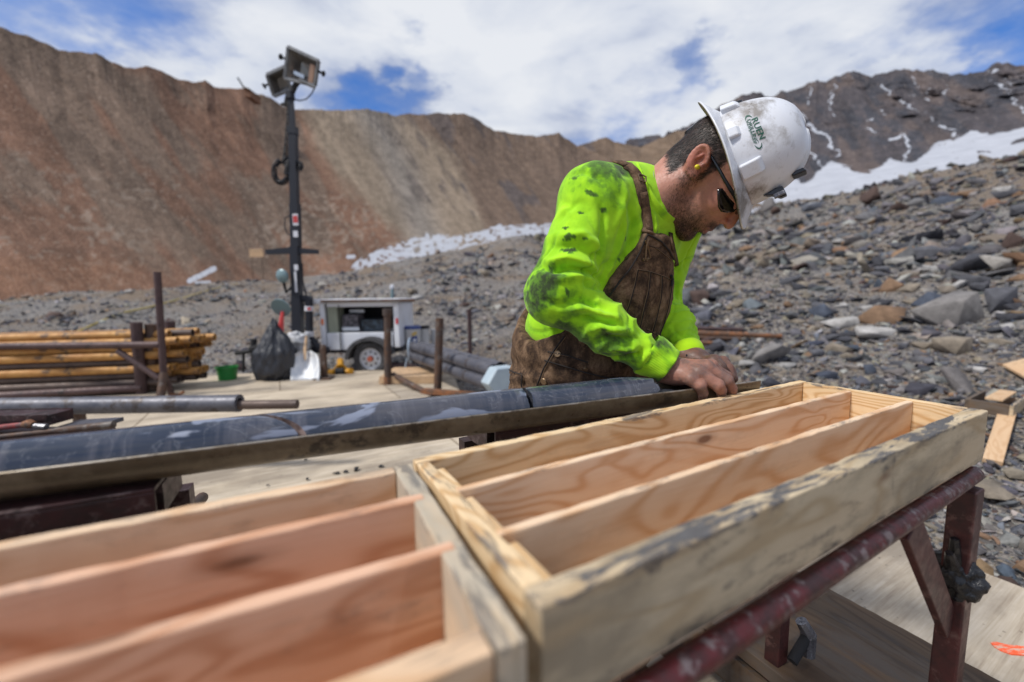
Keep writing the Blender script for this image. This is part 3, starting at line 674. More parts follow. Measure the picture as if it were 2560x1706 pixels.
# ================================================================== TABLE AND CORE BOXES
TZ = .985
A0 = plane(1031, 1147, TZ); E1 = nrm([.8731, .4876, 0]); E2 = nrm([.4876, -.8731, 0])
def loc(s, y, z): return np.array([A0[0], A0[1], 0]) + E1 * s + E2 * y + UP * z
BH = .09
def core_box(label, o, a1, a2, L, W, mats, rows, blocks, name='core_box'):
    """o: back left top corner, a1 along the box, a2 across towards the camera"""
    t = empty(name, o - UP * (BH + .012), label, 'core box', 'wooden core boxes on the table')
    z = o[2] - BH / 2
    def P(s, y, zz=0): return o + a1 * s + a2 * y + UP * (zz)
    tk = .017; ax = (a1, a2, UP)
    sL = L - .042 if mats.get('full') else L
    board('side_board', P(L / 2, tk / 2, -BH / 2), ax, (sL, tk, BH), mats['back'], t)
    board('side_board', P(L / 2, W - .012, -BH / 2), ax, (sL, .024, BH), mats['front'], t)
    iw = W - tk - .024
    for s in (.009, L - .009):
        if mats.get('full'): board('end_board', P(s + (.012 if s < .1 else -.003) * 0, W / 2, -BH / 2 + .0005), (a2, a1, UP), (W, .022, BH), mats['end'], t)
        else: board('end_board', P(s, tk + iw / 2, -BH / 2), (a2, a1, UP), (iw - .0008, .0175, BH - .001), mats['end'], t)
    ys = [W * k / rows for k in range(1, rows)]; ys = rows_y if (rows_y := mats.get('ys')) else ys
    for y in ys: board('divider', P(L / 2, y, -BH / 2 + (.0060 if mats.get('full') else .003)), ax, (L - (.014 if mats.get('full') else .0365), .014 if mats.get('full') else .011, BH - .010), mats['div'], t, cuts=24)
    if blocks:
        edges = [tk] + ys + [W - .024]
        for a, b in zip(edges[:-1], edges[1:]):
            board('spacer_block', P(.0265, (a + b) / 2 + .0005, -BH / 2 - .004), (a2, a1, UP), (b - a - .013, .0165, BH - .014), mats['blk'], t)
    board('base_board', P(L / 2, W / 2, -BH - .0065), ax, (L - .006, W - .016, .012), mats['base'], t, cuts=0)
    return t
b1 = core_box('core box in sharp focus with three long rows, on the red frame nearest the worker', loc(0, 0, TZ), E1, E2, .9385, .3095,
     dict(back=PINE, front=OLDP, end=PINE, div=PLY, blk=PINE, base=PLY, ys=[.108, .209]), 3, True)
def rot2(v, a): c, s = math.cos(a), math.sin(a); return np.array([v[0] * c - v[1] * s, v[0] * s + v[1] * c, 0])
ra = .050; F1 = rot2(E1, -ra); F2 = rot2(E2, -ra); LA = .94
oA = loc(-.0075, .015, TZ) - F1 * LA
b2 = core_box('blurred core box with reddish dividers closest to the camera at the left', oA, F1, F2, LA, .312,
     dict(back=PINE2, front=PINE2, end=EDGE, div=REDW, blk=PINE2, base=REDW, ys=[.096, .196], full=True), 3, False)
# printed stamps on the wood, little dark marks
INK = material('printed_ink', lambda nt: nt.set((.10, .07, .06), .8))
def text_on(txt, o, ux, uy, size, mat, parent, name='printed_text', depth=.0006, bold=0, z_off=.0004):
    cu = bpy.data.curves.new(name, 'FONT'); cu.body = txt; cu.size = size; cu.extrude = 0; cu.offset = bold
    ob = bpy.data.objects.new(name, cu); COL.objects.link(ob)
    dg = bpy.context.evaluated_depsgraph_get(); me = bpy.data.meshes.new_from_object(ob.evaluated_get(dg)); bpy.data.objects.remove(ob)
    V = np.array([v.co[:] for v in me.vertices]); Fc = [list(p.vertices) for p in me.polygons]
    uz = np.cross(ux, uy); W = o + V[:, :1] * ux + V[:, 1:2] * uy + uz * z_off
    return make(name, W, Fc, mat, parent)
text_on('12', loc(.56, .0185, TZ - .062), -UP, E1, .014, INK, b1)
text_on('(18)', loc(.335, .0185, TZ - .060), -UP, E1, .014, INK, b1)

# red steel frame under the boxes
zt = TZ - BH - .0135
t = empty('steel_table', loc(.0, .15, 0), 'worn red steel pipe frame carrying the two core boxes', 'table')
rr_ = .0138
mb = MB(); mb.tube([loc(-1.05, .322, zt - rr_), loc(.93, .302, zt - rr_)], rr_, 16); mb.build('top_rail', REDST, t, True)
mb = MB(); mb.tube([loc(-1.05, -.005, zt - rr_), loc(.93, -.005, zt - rr_)], rr_, 16); mb.build('top_rail', REDST, t, True)
for s in (.915, -.95):
    mb = MB(); mb.box(loc(s, .15, zt - .0175), (E2, E1, UP), (.29, .03, .03)); mb.build('cross_rail', LEGR, t, bevel=.003)
for s in (.905, -.93):
    for y in (.298, .0):
        mb = MB(); mb.box(loc(s, y + .003, (zt - .033) / 2), (E1, E2, UP), (.042, .036, zt - .033)); mb.build('leg', LEGR, t, bevel=.003)
for s0, s1 in ((.655, .885), (-.68, -.92)):
    mb = MB(); a = loc(s0, .303, zt - .03); b = loc(s1, .301, zt - .29); ax = nrm(b - a); mb.box((a + b) / 2, (ax, E2, np.cross(ax, E2)), (np.linalg.norm(b - a), .012, .050)); mb.build('brace', LEGR, t, bevel=.002)
# black plastic tied round the leg
BAG = material('black_plastic', lambda nt: nt.set((.012, .012, .014), .28, 0, nt.bump(nt.noise(nt.obj, 22, 5, .6, 1.0), .9, .01), .6))
BAG2 = material('dark_grey_bag', lambda nt: nt.set((.030, .033, .042), .38, 0, nt.bump(nt.noise(nt.mapping(nt.obj, (1, 1, .4)), 14, 5, .6, 1.5), .9, .02), .5))
def blob(name, c, R3, mat, seed, amp=.25, freq=3., nu=40, nv=26, parent=None, zfun=None, vz=1.0):
    th = np.linspace(0, 2 * math.pi, nu, endpoint=False); ph = np.linspace(0.03, math.pi - .03, nv); T, Q = np.meshgrid(th, ph)
    D = np.stack([np.sin(Q) * np.cos(T), np.sin(Q) * np.sin(T), np.cos(Q)], -1)
    n = fbm(D * freq * np.array([1, 1, vz]), 4, seed, .55, True) * amp * .5 + fbm(D * freq * .6, 2, seed + 5) * amp
    P_ = D * (1 + n)[..., None] * np.asarray(R3)
    if zfun: P_ = zfun(P_, D)
    P_ = P_ + np.asarray(c); idx = np.arange(nu * nv).reshape(nv, nu)
    Fq = np.stack([idx[:-1], np.roll(idx[:-1], -1, 1), np.roll(idx[1:], -1, 1), idx[1:]], -1).reshape(-1, 4)
    Fq = [list(f[::-1]) for f in Fq] + [list(idx[0]), list(idx[-1][::-1])]
    return make(name, P_.reshape(-1, 3), Fq, mat, parent, smooth=True)
lp = loc(.905, .30, .69)
bg_ = blob('plastic_bag', lp + np.array([.0, .0, -.01]), (.033, .033, .042), BAG, 3, .20, 4)
tag(bg_, 'crumpled black plastic bag wrapped round the red table leg', 'plastic bag')
tailm = MB()
for k, (dx, dz, w_) in enumerate([(.07, -.02, .02), (.06, -.045, .016), (-.03, .07, .012), (-.05, .05, .012)]):
    a = lp; tailm.tube([a, a + E1 * dx * .5 + UP * dz * .3, a + E1 * dx + UP * dz], [.022, w_, .006], 7)
o = tailm.build('bag_tail', BAG, bg_, True)

# weathered low bench under the table
t = empty('low_bench', (1.0, .9, 0), 'weathered grey plank bench standing under the right end of the table', 'bench')
pl = lambda u, v, z: plane(u, v, z)
zb_ = .27; pA = pl(2093, 1481, zb_); pB = pl(2509, 1706, zb_); dirP = nrm(pB - pA); sid = nrm(np.cross(dirP, UP)); 
if sid @ (pl(1877, 1640, zb_) - pA) < 0: sid = -sid
wd = abs((pl(1930, 1673, zb_) - pA) @ sid)
cP = pA + dirP * .15 + sid * wd / 2
board('seat_plank', cP - UP * .02, (dirP, sid, UP), (1.25, wd, .038), GREYW, t, bevel=.003)
for k in (-.45, .45):
    mb = MB(); mb.box(cP + dirP * k - UP * (.04 + (zb_ - .04) / 2), (dirP, sid, UP), (.04, wd * .9, zb_ - .04)); mb.build('support', GREYW, t)
mb = MB(); mb.box(cP - UP * .10 + sid * (wd * .46), (dirP, sid, UP), (.85, .03, .09)); mb.build('apron', GREYW, t)
# hammer-like tool lying on the bench: forged head and handle under the rail
IRON = material('worn_iron', metal_mat((.22, .22, .24), (.10, .10, .11), (.35, .35, .37), (.35, .6), .8, 30))
def z7(x, y): return 1800 + x / 1.946, 900 + y / 1.946
t = empty('pry_hammer', plane(*z7(400, 1420), zb_), 'grey metal hammer head lying on the weathered bench', 'hammer')
hp = [plane(*z7(355, 1395), zb_ + .085), plane(*z7(395, 1270), zb_ + .10), plane(*z7(430, 1330), zb_ + .07), plane(*z7(425, 1440), zb_ + .018)]
mb = MB(); mb.tube(hp[1:], [.014, .018, .016], 8); mb.build('head', IRON, t, True)
mb = MB(); mb.tube([hp[2], hp[2] - E1 * .03 - UP * .02, hp[2] - E1 * .07 - UP * .045], [.011, .012, .012], 10); mb.build('handle', BLKM, t, True)
# orange paint mark sprayed on the deck
OP = material('orange_paint', lambda nt: nt.set(nt.mix(nt.ramp(nt.noise(nt.mapping(nt.obj, (6, 22, 1)), 4, 5, .7), [(.46, 0), (.60, 1)]), (.85, .11, .03), (.55, .42, .32)), .7))
pts = [plane(*z7(x, y), .004) for x, y in [(1315, 1372), (1345, 1372), (1400, 1385), (1479, 1392), (1560, 1400), (1560, 1432), (1479, 1436), (1420, 1432), (1370, 1415), (1335, 1395)]]
mb = MB(); mb.add([p for p in pts] + [p - UP * .0035 for p in pts], [tuple(range(10))] + [(k, 10 + k, 10 + (k + 1) % 10, (k + 1) % 10) for k in range(10)])
o = mb.build('paint_mark', OP); tag(o, 'bright orange spray paint mark on the deck at the lower right', 'paint mark')

# ================================================================== SPLIT TUBE WITH CORE
ZR = 1.0
ra_ = plane(0, 1187, ZR); rb_ = plane(1650, 985, ZR); TD = nrm(rb_ - ra_); TS = nrm(np.cross(TD, UP))
if TS @ E2 < 0: TS = -TS
RO, RI, RC = .0385, .0352, .0340
axo = ra_ - TS * RO - UP * .004     # axis line point
def tl(s, a, r, o=axo):                    # s along, a angle from +TS side upwards
    return o + TD * s + TS * (r * math.cos(a)) + UP * (r * math.sin(a))
Ltot = float((plane(1882, 950, ZR) - ra_) @ TD); s_min = -.55
mb = MB(); V = []; Fc = []; n = 28; amin, amax = math.radians(0), math.radians(-180)
S = np.linspace(s_min, Ltot, 60)
for s in S:
    for r in (RO, RI):
        for k in range(n):
            if k in (0, n - 1): V.append(tl(s, 0 if k == 0 else math.pi, r) + UP * .004)
            else: V.append(tl(s, amin + (amax - amin) * (k - 1) / (n - 3), r))
m = len(S)
for i in range(m - 1):
    for q in (0, 1):
        for k in range(n - 1):
            a, b = i * 2 * n + q * n + k, (i + 1) * 2 * n + q * n + k
            Fc.append((a, a + 1, b + 1, b) if q == 0 else (a, b, b + 1, a + 1))
    for k in (0, n - 1):
        a, b = i * 2 * n + k, (i + 1) * 2 * n + k; Fc.append((a, b, b + n, a + n) if k == 0 else (a, a + n, b + n, b))
for i in (0, m - 1):
    for k in range(n - 1):
        a = i * 2 * n + k; Fc.append((a, a + n, a + n + 1, a + 1))
mb.add(V, Fc); o = mb.build('split_tube', TUBE, smooth=True)
tag(o, 'long brown steel half tube holding the drill core in front of the worker', 'half tube')
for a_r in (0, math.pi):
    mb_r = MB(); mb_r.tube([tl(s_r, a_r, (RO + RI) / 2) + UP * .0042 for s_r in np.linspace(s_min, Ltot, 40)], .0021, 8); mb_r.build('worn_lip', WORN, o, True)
AXM = axesM(axo, (TD, -TS, UP))
def core_piece(s0, s1, cut0, cut1, label, seed, rough0=0, rough1=0):
    """cut: slope of the end face (metres of s per unit of side), rough: break relief"""
    n = 40; V = []; Fc = []; N = max(6, int((s1 - s0) / .012)); r = RC
    def srow(f):
        row = []
        for k in range(n):
            a = 2 * math.pi * k / n; c0, c1 = math.cos(a), math.sin(a)
            j0 = rough0 * float(fbm(np.array([[c0 * 1.5, c1 * 1.5, seed]]), 3, seed)[0]); j1 = rough1 * float(fbm(np.array([[c0 * 1.5, c1 * 1.5, seed + 9]]), 3, seed)[0])
            sa = s0 + cut0 * c0 + j0; sb = s1 + cut1 * c0 + j1
            row.append((a, sa + (sb - sa) * f))
        return row
    for i in range(N + 1):
        for a, s in srow(i / N): V.append(tl(s, a, r * (1 - .0 if 0 < i < N else .985)))
    for i in range(N):
        for k in range(n):
            k2 = (k + 1) % n; Fc.append((i * n + k, i * n + k2, (i + 1) * n + k2, (i + 1) * n + k))
    o = make('core_piece', V, Fc, CORE, None, True, M=AXM); 
    tag(o, label, 'drill core', 'pieces of drill core in the half tube')
    for i, end in ((0, -1), (N, 1)):
        rim_ = [np.array(V[i * n + k]) for k in range(n)]; c = np.mean(rim_, 0); rows = [rim_]
        rg = rough0 if end < 0 else rough1
        for f in (.75, .5, .25):
            row = []
            for k in range(n):
                p = c + (rim_[k] - c) * f; row.append(p + TD * rg * .8 * float(fbm(np.array([p * 45]), 3, seed + 2)[0]))
            rows.append(row)
        W = [p for rw in rows for p in rw] + [c]; Fk = []
        for q in range(3):
            for k in range(n):
                k2 = (k + 1) % n; Fk.append((q * n + k, (q + 1) * n + k, (q + 1) * n + k2, q * n + k2))
        for k in range(n): Fk.append((3 * n + k, 4 * n, 3 * n + (k + 1) % n))
        if end > 0: Fk = [f[::-1] for f in Fk]
        make('end_face', W, Fk, BROKEN if rg > .002 else VEIN, o, True)
    return o
def s_at(u, v, z=1.03): return float((plane(u, v, z) - axo) @ TD)
sA = s_at(610, 1078); sB = s_at(1350, 992); sE = s_at(1640, 955)
core_piece(s_min + .02, sA, 0, .058, 'smooth dark blue core piece with pale spots at the left end', 3)
core_piece(sA + .010, sB - .002, .058, 0, 'middle grey core piece between the slanting seam and the dark joint', 4, 0, .004)
core_piece(sB + .004, sE, 0, .03, 'wet glossy core piece with a broken end beside the right hand', 5, .004, .028)
for k, (s, r0) in enumerate([(sE + .085, .030), (sE + .150, .026)]):
    c = axo + TD * s - UP * (RI - r0 * .55) * .7
    V0, F0 = SV[k]; o = make('core_fragment', V0 * np.array([.045, .030, .04]) @ np.array([TD, TS, UP]) + c, F0, BROKEN)
    tag(o, ['larger broken dark core fragment under the fingers', 'small broken core fragment near the end of the half tube'][k], 'core fragment', 'broken core fragments in the half tube')
# trestles carrying the tube
def trestle(u0, v0, u1, v1, label, ext=0.0, right_leg=True):
    z = axo[2] - RO - .001
    a = plane(u0, v0, z); b = plane(u1, v1, z); d = nrm(b - a); a = a - d * ext; L = np.linalg.norm(b - a); side = nrm(np.cross(d, UP)); side = side if side @ E2 > 0 else -side
    t = empty('trestle', (a + b) / 2 * np.array([1, 1, 0]), label, 'trestle', 'steel trestles under the half tube')
    mb = MB(); c = (a + b) / 2
    mb.box(c - side * .045 - UP * .0035, (d, side, UP), (L, .09, .006)); mb.box(c - UP * .030 - side * .003, (d, side, UP), (L, .006, .048)); mb.build('angle_bar', DKRED, t, bevel=.0015)
    for f, off in ((.04, 0), (.96, 0)):
        p = a + d * L * f - side * .02
        mb = MB(); mb.box(np.array([p[0], p[1], (z - .056) / 2]), (d, side, UP), (.045, .03, z - .060)); mb.build('leg', DKRED, t)
        q = p - side * .12
        mb = MB(); mb.box(np.array([q[0], q[1], (z - .056) / 2]), (d, side, UP), (.045, .03, z - .060)); mb.build('leg', DKRED, t)
        mb = MB(); mb.box((p + q) / 2 * np.array([1, 1, 0]) + UP * (z - .03), (side, d, UP), (.09, .03, .04)); mb.build('cross_bar', DKRED, t)
    return t, a, b, d, side
z_ = axo[2] - RO
tr1 = trestle(0, 1283, 384, 1220, 'dark red steel trestle under the left end of the half tube', .25)
tr2 = trestle(1239, 1077, 1600, 1008, 'dark red steel trestle under the half tube beside the worker', 0)
a_, b_, d_, s_ = tr1[1:]
mb = MB(); mb.tube([b_ - d_ * .02 - UP * .10 - s_ * .04, at(505, 1245, b_[1] + .45)], .013, 12); o = mb.build('brace', BRST, tr1[0], True)

# pebbles on the deck behind the near box
for k, (x, y) in enumerate([(1413, 305), (1455, 302), (1500, 291), (1601, 277), (1293, 330), (1125, 357), (1285, 250)]):
    P_ = plane(x / 1.681, 1000 + y / 1.681, .012); V0, F0 = SV[k % 10]; s = [.022, .018, .024, .020, .016, .012, .012][k] * P_[1] / 2.6
    o = make('pebble', V0 * s + P_, F0, BLKM, smooth=False); tag(o, 'small dark pebble on the deck behind the near core box', 'pebble', 'dark pebbles on the deck')

# ================================================================== YARD: LEFT SIDE
def z6(x, y): return x / 2.239, 640 + y / 2.239
def z9(x, y): return x / 3.096, 940 + y / 3.096
def z5(x, y): return 560 + x / 3.18, 640 + y / 3.18
# big casing pipe with thin rod sticking out, on low sawhorses
Yc = 2.75
a = at(*z9(0, 238), Yc); b = at(*z9(1850, 212), Yc + .05); rP = 138 / 3.096 / F * Yc / 2
dp = nrm(b - a)
mb = MB(); mb.pipe(a - dp * 1.6, b, rP, rP * .87, 28); mb.pipe(b - dp * .02, b + dp * .004, rP * 1.03, rP * .6, 28)
o = mb.build('casing_pipe', GREYP, smooth=True); tag(o, 'thick scuffed grey casing pipe lying level at the left', 'pipe')
c = at(*z9(2302, 220), Yc + .06); dc = nrm(c - b)
mb = MB(); mb.tube([b - dp * 1.2 - UP * rP * .15, c], rP * .54, 18); o = mb.build('inner_rod', DROD, smooth=True); tag(o, 'thin dark steel rod sticking out of the casing pipe', 'rod')
for k, (u, lab) in enumerate([(-60, 'low steel stand under the left end of the casing pipe'), (110, 'low steel stand under the casing pipe behind the tool bench')]):
    p = a + dp * ((at(u, 1010, Yc) - a) @ dp); zt_ = p[2] - rP; t = empty('pipe_stand', p * np.array([1, 1, 0]), lab, 'pipe stand', 'low stands under the casing pipe')
    sd_ = nrm(np.cross(dp, UP)); mb = MB(); mb.box(np.array([p[0], p[1], zt_ - .02]), (sd_, dp, UP), (.5, .05, .038)); mb.build('top_bar', BRST, t)
    for q in (-.21, .21):
        mb = MB(); mb.box(np.array([p[0], p[1], (zt_ - .04) / 2]) + sd_ * q, (sd_, dp, UP), (.05, .05, zt_ - .04)); mb.build('leg', BRST, t)
# tool bench at the left with tray, wrench, bar
Yt = 1.95; zB = at(*z9(200, 480), Yt)[2]
t = empty('tool_bench', at(*z9(-100, 480), Yt) * np.array([1, 1, 0]), 'dark steel tool bench at the left edge behind the half tube', 'bench')
pa = at(*z9(560, 470), Yt); pc = pa - dp * .9
mb = MB(); mb.box((pa + pc) / 2 - UP * .012 + TS * 0, (dp, nrm(np.cross(UP, dp)), UP), (1.0, .34, .02)); mb.build('top', DKRED, t)
for f in (-.42, .42):
    for g_ in (-.14, .14):
        mb = MB(); c = (pa + pc) / 2 + dp * f + nrm(np.cross(UP, dp)) * g_; mb.box(np.array([c[0], c[1], (c[2] - .025) / 2]), (dp, nrm(np.cross(UP, dp)), UP), (.04, .04, c[2] - .03)); mb.build('leg', DKRED, t)
nb = nrm(np.cross(UP, dp))
def flatbox(p0, p1, w, h, mat, name, lab, cat, grp=None, lip=0):
    d = nrm(p1 - p0); sdv = nrm(np.cross(UP, d)); upv = np.cross(d, sdv); mb = MB(); c = (p0 + p1) / 2; L = np.linalg.norm(p1 - p0)
    mb.box(c, (d, sdv, upv), (L, w, h))
    if lip:
        for q in (-1, 1): mb.box(c + sdv * q * (w / 2) + upv * lip / 2, (d, sdv, upv), (L, .006, lip))
    o = mb.build(name, mat, bevel=.001); return tag(o, lab, cat, grp)
zt0 = zB + .012
flatbox(at(*z9(-200, 330), Yt + .08), at(*z9(470, 320), Yt + .08), .12, .05, DKRED, 'steel_channel', 'dark steel channel lying on the tool bench', 'channel', lip=.03)
flatbox(at(*z9(520, 385), Yt + .10), at(*z9(860, 365), Yt + .10), .14, .02, GREYP, 'steel_plate', 'grey steel plate lying behind the dark bar', 'plate')
mb = MB(); mb.tube([at(*z9(-60, 478), Yt - .04), at(*z9(430, 425), Yt - .02), at(*z9(875, 378), Yt)], [.012, .0125, .0125], 12); mb.tube([at(*z9(440, 424), Yt - .02), at(*z9(880, 377), Yt)], .017, 12); o = mb.build('steel_bar', BRST, smooth=True); tag(o, 'dark round bar with a thicker end on the tool bench', 'bar')
RH = material('red_handle', metal_mat((.26, .035, .03), (.16, .025, .03), (.10, .05, .05), (.5, .7), 0, 12))
tw = empty('pipe_wrench', at(*z9(100, 440), Yt - .03), 'pipe wrench with a red ribbed handle on the tool bench', 'wrench')
pts = [at(*z9(x, y), Yt - .02) for x, y in [(-120, 408), (0, 400), (120, 385), (190, 378)]]
mb = MB(); mb.tube(pts, [.010, .013, .013, .013], 12); mb.build('handle', RH, tw, True)
mb = MB(); mb.tube([at(*z9(188, 378), Yt - .02), at(*z9(225, 372), Yt - .02), at(*z9(262, 378), Yt - .02)], [.016, .022, .015], 12); mb.build('handle_end', ORUST, tw, True)
mb = MB(); mb.tube([at(*z9(262, 385), Yt - .02), at(*z9(360, 395), Yt - .02)], [.012, .014], 8); mb.build('jaw', IRON, tw, True)
# drill rods in a rack
rodY = 5.45; rr0 = .050
rods_mb = []
pr = random.Random(3)
dirR = nrm(at(500, 845, 5.75) * np.array([1, 1, 0]) - at(0, 850, 5.35) * np.array([1, 1, 0]))
back = nrm(np.cross(UP, dirR)); 
if back[1] < 0: back = -back
base0 = plane(*z6(1000, 760), 0.0); rod_proto = {}
def rod(x_end, depth_i, row, dark):
    r = rr0; z = .13 + row * r * 1.74; off = depth_i * 2 * r + (r if row % 2 else 0)
    e = base0 + back * (off + .05) + dirR * x_end; e = np.array([e[0], e[1], z])
    key = dark
    if key not in rod_proto:
        mb = MB(); p0 = np.zeros(3); mb.pipe(-dirR * 3.6, p0, r * .97, r * .8, 18); mb.pipe(-dirR * .16, p0 + dirR * .001, r * 1.02, r * .78, 18)
        o = make('drill_rod', np.concatenate(mb.v), mb.f, DROD if dark else YROD, None, True, M=Matrix(), keep_world=False); o.data.set_sharp_from_angle(angle=.7); rod_proto[key] = o
    else:
        o = rod_proto[key].copy(); COL.objects.link(o)
    o.location = e
    tag(o, 'dark steel drill rod stacked in the rack' if dark else 'yellow painted drill rod stacked in the rack', 'drill rod', 'dark drill rods in the rack' if dark else 'yellow drill rods in the rack')
for row in range(8):
    for dI in range(5):
        if row == 7 and dI > 3: continue
        dark = row == 0 or (row in (3,) and dI in (0, 1)) or pr.random() < .12 or (row == 5 and dI == 3)
        rod(pr.uniform(-.28, .02) + (.10 if row in (6, 7) else 0) + dI * .05, dI, row, dark)
def post(u0, v0, u1, v1, Y, r, mat, lab, cat='post', name='steel_post', sq=False, grp=None):
    mb = MB(); a = at(u0, v0, Y); b = at(u1, v1, Y)
    mb.pipe(b, a, r, r * .82, 18) if not sq else mb.box((a + b) / 2, (nrm(a - b), dirR, back), (np.linalg.norm(a - b), r * 2, r * 2))
    mb.lathe([(r * .82, -.002), (r * .82, -.001)], b, a - b, 14)
    o = mb.build(name, mat, smooth=not sq); return tag(o, lab, cat, grp)
tr = empty('rod_rack', base0 - dirR * .5, 'brown steel rack with upright posts holding the drill rods', 'rack')
def rk(name, pts, r, mat, parent=tr):
    mb = MB(); mb.tube(pts, r, 14); return mb.build(name, mat, parent, True)
Yr = base0[1] - .08
rk('post', [at(*z6(762, 372), Yr), at(*z6(795, 782), Yr)], .062, PLUM); rk('post', [at(*z6(845, 382), Yr + .12), at(*z6(850, 752), Yr + .12)], .066, BRST)
rk('post', [at(*z6(952, 366), Yr + 1.0), at(*z6(955, 560), Yr + 1.0)], .065, PLUM)
rk('bottom_rail', [at(*z6(-300, 800), Yr - .35), at(*z6(800, 740), Yr - .02)], .05, PLUM)
Yh = 5.05
th = empty('pipe_stand', at(*z6(905, 782), Yh) * np.array([1, 1, 0]), 'tall plum brown pipe stand with a long cross bar in front of the rods', 'pipe stand')
rk('upright', [at(*z6(880, 90), Yh), at(*z6(918, 690), Yh)], .038, PLUM, th)
rk('cross_bar', [at(*z6(-900, 520), Yh - .2), at(*z6(0, 507), Yh), at(*z6(898, 498), Yh)], .042, PLUM, th)
rk('brace', [at(*z6(660, 532), Yh), at(*z6(890, 688), Yh)], .034, PLUM, th)
rk('foot', [at(*z6(918, 655), Yh), at(*z6(900, 782), Yh - .1)], .045, BRST, th); rk('foot', [at(*z6(922, 665), Yh), at(*z6(962, 780), Yh + .1)], .034, PLUM, th)
rk('hook', [at(*z6(955, 778), Yh), at(*z6(1000, 778), Yh), at(*z6(1028, 762), Yh)], .018, ORUST, th)
# bucket, bag, shovel, sack
GRN = material('green_plastic', lambda nt: nt.set((.012, .20, .035), .4))
t = empty('bucket', plane(556, 955, 0), 'small green plastic bucket on the deck beside the rods', 'bucket')
P_ = plane(556, 953, 0) ; P_ = P_ + np.array([0, .12, 0]); R0 = 47 / F * P_[1] / 2; Hb = .19
mb = MB(); mb.lathe([(R0 * .85, 0), (R0, Hb), (R0 * 1.08, Hb), (R0 * 1.08, Hb - .02), (R0 * .97, Hb - .02), (R0 * .96, Hb), (R0 * .8, .01)], P_, UP, 28); mb.build('shell', GRN, t, True)
mb = MB(); mb.tube([P_ + np.array([R0 * math.cos(a_), -.02, Hb + .06 * math.sin(a_)]) for a_ in np.linspace(0, math.pi, 12)], .004, 6); mb.build('handle', BLKM, t, True)
def bagz(Pp, D):
    h = (D[:, :, 2] + 1) / 2; k = np.where(h > .55, 1 - (h - .55) * 1.7, 1.0); k = np.clip(k, .16, 1); Pp = Pp.copy(); Pp[..., 0] *= k; Pp[..., 1] *= k
    Pp[..., 2] = np.maximum(Pp[..., 2], -.36); Pp[..., 0] += (h - .5) * .06; return Pp
Pb = plane(*z5(370, 1005), 0); Pb = Pb + np.array([-.03, .22, .36])
o = blob('garbage_bag', Pb, (.265, .22, .48), BAG2, 12, .13, 4.5, 90, 50, zfun=bagz, vz=.25); tag(o, 'full black garbage bag tied at the top standing on the deck', 'garbage bag')
mb = MB(); mb.tube([Pb + np.array([.03, 0, .42]), Pb + np.array([.035, .0, .50])], [.05, .025], 8); mb.build('tied_neck', BAG2, o, True)
ALU = material('aluminium', lambda nt: nt.set(nt.ramp(nt.noise(nt.mapping(nt.obj, (6, 6, 1)), 3, 4), [(.4, (.55, .58, .62)), (.65, (.74, .74, .74))]), .42, .25))
ts_ = empty('scoop_shovel', plane(*z5(645, 1000), 0), 'aluminium scoop shovel with wooden handle leaning by the garbage bag', 'shovel')
Ys = plane(*z5(645, 1000), 0)[1]
out = [(528, 1000), (530, 900), (545, 800), (580, 765), (620, 755), (645, 750), (690, 755), (730, 775), (755, 820), (760, 900), (757, 985)]
top_ = []; nz = 9
V = []; Fc = []
for j in range(nz):
    f = j / (nz - 1); y = 1000 - 245 * f
    xl = np.interp(y, [755, 765, 800, 900, 1000], [610, 575, 545, 530, 528]); xr = np.interp(y, [750, 775, 820, 900, 1000], [680, 730, 752, 760, 757])
    for i in range(13):
        q = i / 12; x = xl + (xr - xl) * q; dep_ = Ys + .05 + .22 * f + .07 * (1 - (2 * q - 1) ** 2) * (.6 + .6 * f) - .0 - .02 * math.exp(-((q - .5) / .08) ** 2) * f; V.append(at(*z5(x, y), dep_))
for j in range(nz - 1):
    for i in range(12): a = j * 13 + i; Fc.append((a, a + 1, a + 14, a + 13))
o = make('blade', V, Fc, ALU, ts_, True); md = o.modifiers.new('thickness', 'SOLIDIFY'); md.thickness = .006
mb = MB(); mb.tube([at(*z5(645, 830), Ys + .22), at(*z5(645, 745), Ys + .30), at(*z5(655, 640), Ys + .42), at(*z5(640, 480), Ys + .6)][:3], [.012, .022, .018], 10); mb.build('handle', SCRAP, ts_, True)
SACK = material('white_sack_cloth', lambda nt: nt.set(nt.ramp(nt.noise(nt.obj, 12, 4), [(.4, (.34, .35, .36)), (.65, (.62, .63, .66))]), .8))
Psk = plane(*z5(570, 745), .0); o = blob('sand_sack', at(*z5(570, 695), 6.5), (.20, .15, .16), SACK, 44, .3, 3, 36, 24)
o.location[2] += 0; tag(o, 'white sack lying behind the shovel blade', 'sack')
t = empty('jack_post', plane(*z5(790, 972), 0), 'short grey steel post with base plate between shovel and trailer', 'post')
Yj = plane(*z5(790, 972), 0)[1]
mb = MB(); mb.box((at(*z5(790, 740), Yj) + at(*z5(795, 965), Yj)) / 2, (UP, XYZ[0], XYZ[1]), (float(at(*z5(790, 740), Yj)[2]) - .01, .07, .07)); mb.build('post', BRST, t)
mb = MB(); mb.lathe([(.04, 0), (.04, .05), (.02, .06)], at(*z5(788, 722), Yj) - UP * .03, UP, 12); mb.build('cap', BRST, t, True)
mb = MB(); mb.box(plane(*z5(795, 972), .012), XYZ, (.24, .2, .02)); mb.build('base_plate', BRST, t)
YEL = material('yellow_paint', lambda nt: nt.set((.62, .30, .02), .5))
Yk = plane(*z5(930, 940), 0)[1]; t = empty('jack_stand', plane(*z5(925, 940), 0), 'small yellow jack stand in front of the trailer', 'jack stand')
